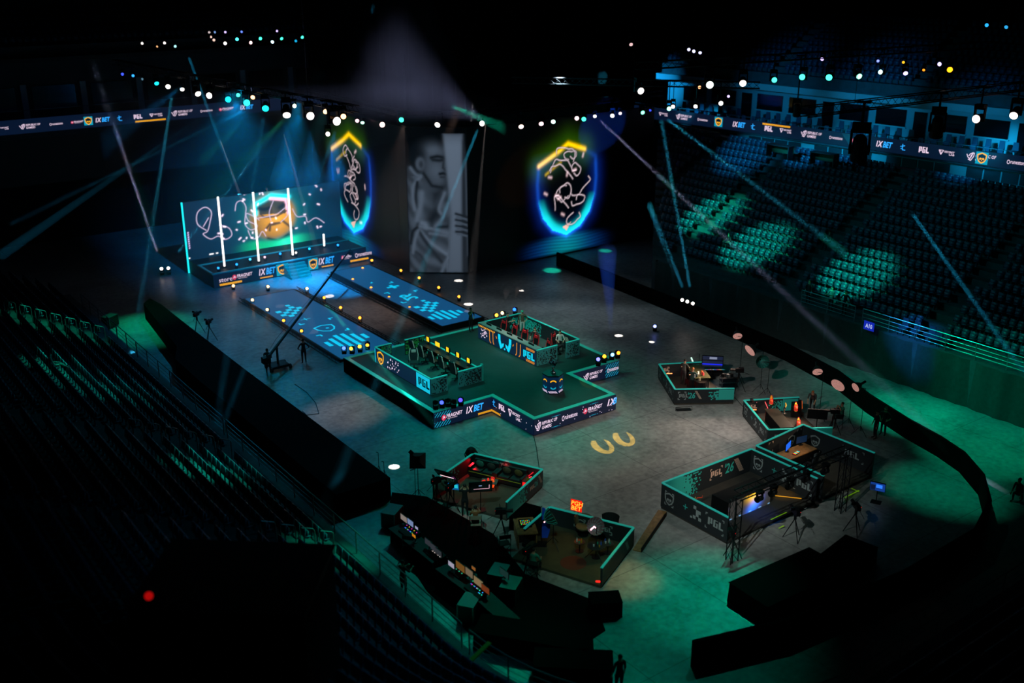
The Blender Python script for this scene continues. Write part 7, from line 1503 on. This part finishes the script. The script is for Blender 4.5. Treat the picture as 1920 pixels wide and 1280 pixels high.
lp, lr = on_bowl(80-54.6, 8); person(lp, lr, 'green-lit person reclining across the seats of the dark stand', '#6a8a80', '#4a6a64', pose='recline', arms='desk', skin='9ac0a8')  # skin colour itself tinted green, in place of green light
for s, r, lab, sh in ((sum(SEG[:4])+25.5, 3, 'person in dark clothes sitting beside the brightest green seats', '#101214'), (sum(SEG[:4])+18.2, 6, 'person sitting alone below the dark stand tunnel', '#14181c')):
    p_, r_ = on_bowl(s, r); person(p_, r_, lab, sh, pose='sit', arms='desk')
for k, (s, lab) in enumerate(((sum(SEG[:4])+15.8, 'person in a grey top standing behind the blue sign railing'), (sum(SEG[:4])+13.9, 'person with pale sleeves leaning on the blue sign railing'), (sum(SEG[:4])+12.8, 'person in black by the blue-lit chairs at the railing'))):
    p_, r_ = on_bowl(s, 0); person((p_[0]+.1, p_[1], p_[2]), r_, lab, ('#20262a', '#5a6264', '#101214')[k], arms=('down', 'fwd', 'hip')[k])
# A10 sign on the railing
SX = 56.7; p0, _ = bowl(sum(SEG[:4])+12.9, -.02); a_ = (56.98, 28.5+12.9+.0); y1_, y0_ = Px(1620, 610, SX).y, Px(1639, 615, SX).y; z1_ = zat(SX, y1_, 600); z0_ = zat(SX, y0_, 622)
t = thing('section_sign', 'blue section sign reading A10 on the stand railing', 'sign', (SX, (y0_+y1_)/2, z0_)); MB().slab((SX, y1_), (SX, y0_), z0_, z1_, .03, 1).obj('board', mat('sign_blue', '#1a30d0', .5, 0, '#1a30d0', .5), t)
fr = wallframe((SX, y1_), (SX, y0_), z0_, .03); s_ = text2d('A10', (z1_-z0_)*.5, 0, .01, .75); lay(s_, fr, ((y1_-y0_)-shape_w(s_))/2, (z1_-z0_)*.25, mat('sign_white', '#e8e8f4', .5, 0, '#e8e8ff', .7), 'lettering', t, .008)
# blue-lit chairs and white barrier rail beside the sign
for k, u in enumerate((1665, 1688, 1717, 1730, 1745)):
    q = P(u, 622+.3*(u-1665), 3.5); copy_tree(ch, loc=(57.55, q.y, 3.0), rz=R(90), label='dark chair standing on the stand front beside the blue sign', group='chairs by the blue sign')
# long black case, yellow plank, dark box platforms
CPX, CPY = 8.6, 24.4
t = thing('camera_platform', 'big black draped box standing among the near seats with a red light', 'platform', (CPX, CPY, 5.5), R(-40)); MB().box((0, 0, 1.8), (4.6, 3.4, 5.6)).obj('drape', M_BLK, t, False); MB().box((0, 0, 4.62), (4.7, 3.5, .08)).obj('top', M_BLKP, t, False); q = Pd(279, 1117, 27.0); k = Matrix.Rotation(R(40), 3, 'Z') @ (q-Vector((CPX, CPY, 5.5))); MB().ball(k, .11, n=12, m=8).obj('red_light', led('redtally', '#a00808', 1.), t, False); MB().cyl(k, k+Vector((0, 0, -1.2)), .03, n=6).obj('light_post', M_DKST, t, False)
a_, b_ = P(872, 1248, 2.9), P(918, 1204, 3.1); d_ = b_-a_; o = MB().box((a_+b_)/2, (d_.length, .16, .05), M=d_.to_track_quat('X', 'Z').to_matrix()).obj('wood_plank', mat('lime_plank', '#8a9a18', .6)); tag(o, 'yellow-green plank leaning across the corner railing', 'plank')
a_, b_ = P(1242, 962, .1), P(1195, 1030, .1); d_ = b_-a_; t = thing('ramp_board', 'long narrow wooden ramp board between the two near studios', 'ramp', (*((a_+b_)/2).xy, 0), math.atan2(d_.y, d_.x)); MB()._add([(-d_.length/2, -.22, 0), (d_.length/2, -.22, 0), (d_.length/2, .22, 0), (-d_.length/2, .22, 0), (-d_.length/2, -.22, .25), (d_.length/2, -.22, .05), (d_.length/2, .22, .05), (-d_.length/2, .22, .25)], [(0, 3, 2, 1), (4, 5, 6, 7), (0, 1, 5, 4), (1, 2, 6, 5), (2, 3, 7, 6), (3, 0, 4, 7)]).obj('board', M_WOOD, t, False); MB().box((0, .2, .12), (d_.length, .04, .24)).obj('side_board', M_BLKP, t, False)
for (u, v, L, W, H, rz_, lab) in ((1480, 1080, 5.0, 2.2, .9, -2, 'long black draped platform in front of the gantry'), (1590, 1035, 2.6, 1.6, .8, 10, 'black draped box beside the lone tripod camera'), (1000, 1185, 4.6, 1.3, .8, -52, 'long black draped table behind the podcast booth'), (1075, 1235, 3.0, 1.2, .8, -40, 'black equipment table near the open floor gap'), (1135, 1120, 1.3, .9, .7, -30, 'dark box at the end of the podcast wall'), (985, 960, 1.6, .9, .6, 25, 'dark box on the floor outside the sofa booth corner')):
    q = P(u, v, H); t = thing('draped_table', lab, 'table', (q.x, q.y, 0), R(rz_)); MB().box((0, 0, H/2), (L, W, H), taper=.98).obj('drape', M_BLK, t, False); MB().box((0, 0, H+.015), (L, W, .03)).obj('top', M_BLK, t, False)
# cables on the floor
for pts, lab in (([(1001, 818), (1006, 840), (1011, 878)], 'thin black cable running from the stage corner to the sofa booth'), ([(553, 720), (575, 735), (592, 755), (598, 775), (575, 778), (567, 770)], 'thin black cable coiled on the blue floor'), ([(1355, 755), (1370, 752), (1378, 745), (1400, 770), (1415, 785)], 'black cable between the analyst and gaming booths')):
    o = MB().tube([tuple(P(u, v, .02)) for u, v in pts], .018, 5).obj('floor_cable', M_BLKP); tag(o, lab, 'cable')
for u, v, h, lab in ((553, 800, 1.2, 'thin microphone stand on the floor by the covered barrier'), (711, 890, 1.3, 'thin microphone stand with no clip near the bright floor spot'), (721, 898, 1.0, 'short microphone stand near the bright floor spot')):
    q = P(u, v); t = thing('microphone_stand', lab, 'stand', (q.x, q.y, 0)); stand_tripod(t, h, .25, r=.014); MB().tube([(0, 0, h), (-.12, 0, h+.06)], .02, 5).obj('microphone', M_BLKP, t, False)
q = P(1282, 770, 0); t = thing('low_rack', 'low black metal rack on the floor before the analyst booth', 'rack', (q.x, q.y, 0), R(-30)); MB().tube([(-.5, 0, .02), (-.5, 0, .25), (.5, 0, .25), (.5, 0, .02)], .02, 5).obj('frame', M_DKST, t, False); MB().box((0, .1, .05), (.9, .3, .05)).obj('tray', M_DKST, t, False)
spot((33, 33, 17), (27.7, 32, .2), 5.5, '#d8c060', .10, .9); spot((33, 38, 17), (27.5, 39.3, .2), 5, '#d8b070', .09, .9); spot((42, 36, 17), (42.5, 31, .2), 5, '#ffd8b0', .06, .9)

mt = [P(u, v, .06) for u, v in ((735, 922), (800, 930), (925, 1000), (985, 1075), (1115, 1125), (1135, 1180), (1030, 1250), (880, 1185), (800, 1105), (722, 985))][::-1]
tag(MB().prism([(p.x, p.y) for p in mt], 0, .05).obj('floor_mat', M_BLK), 'large black floor covering under the mixing desks', 'floor mat')
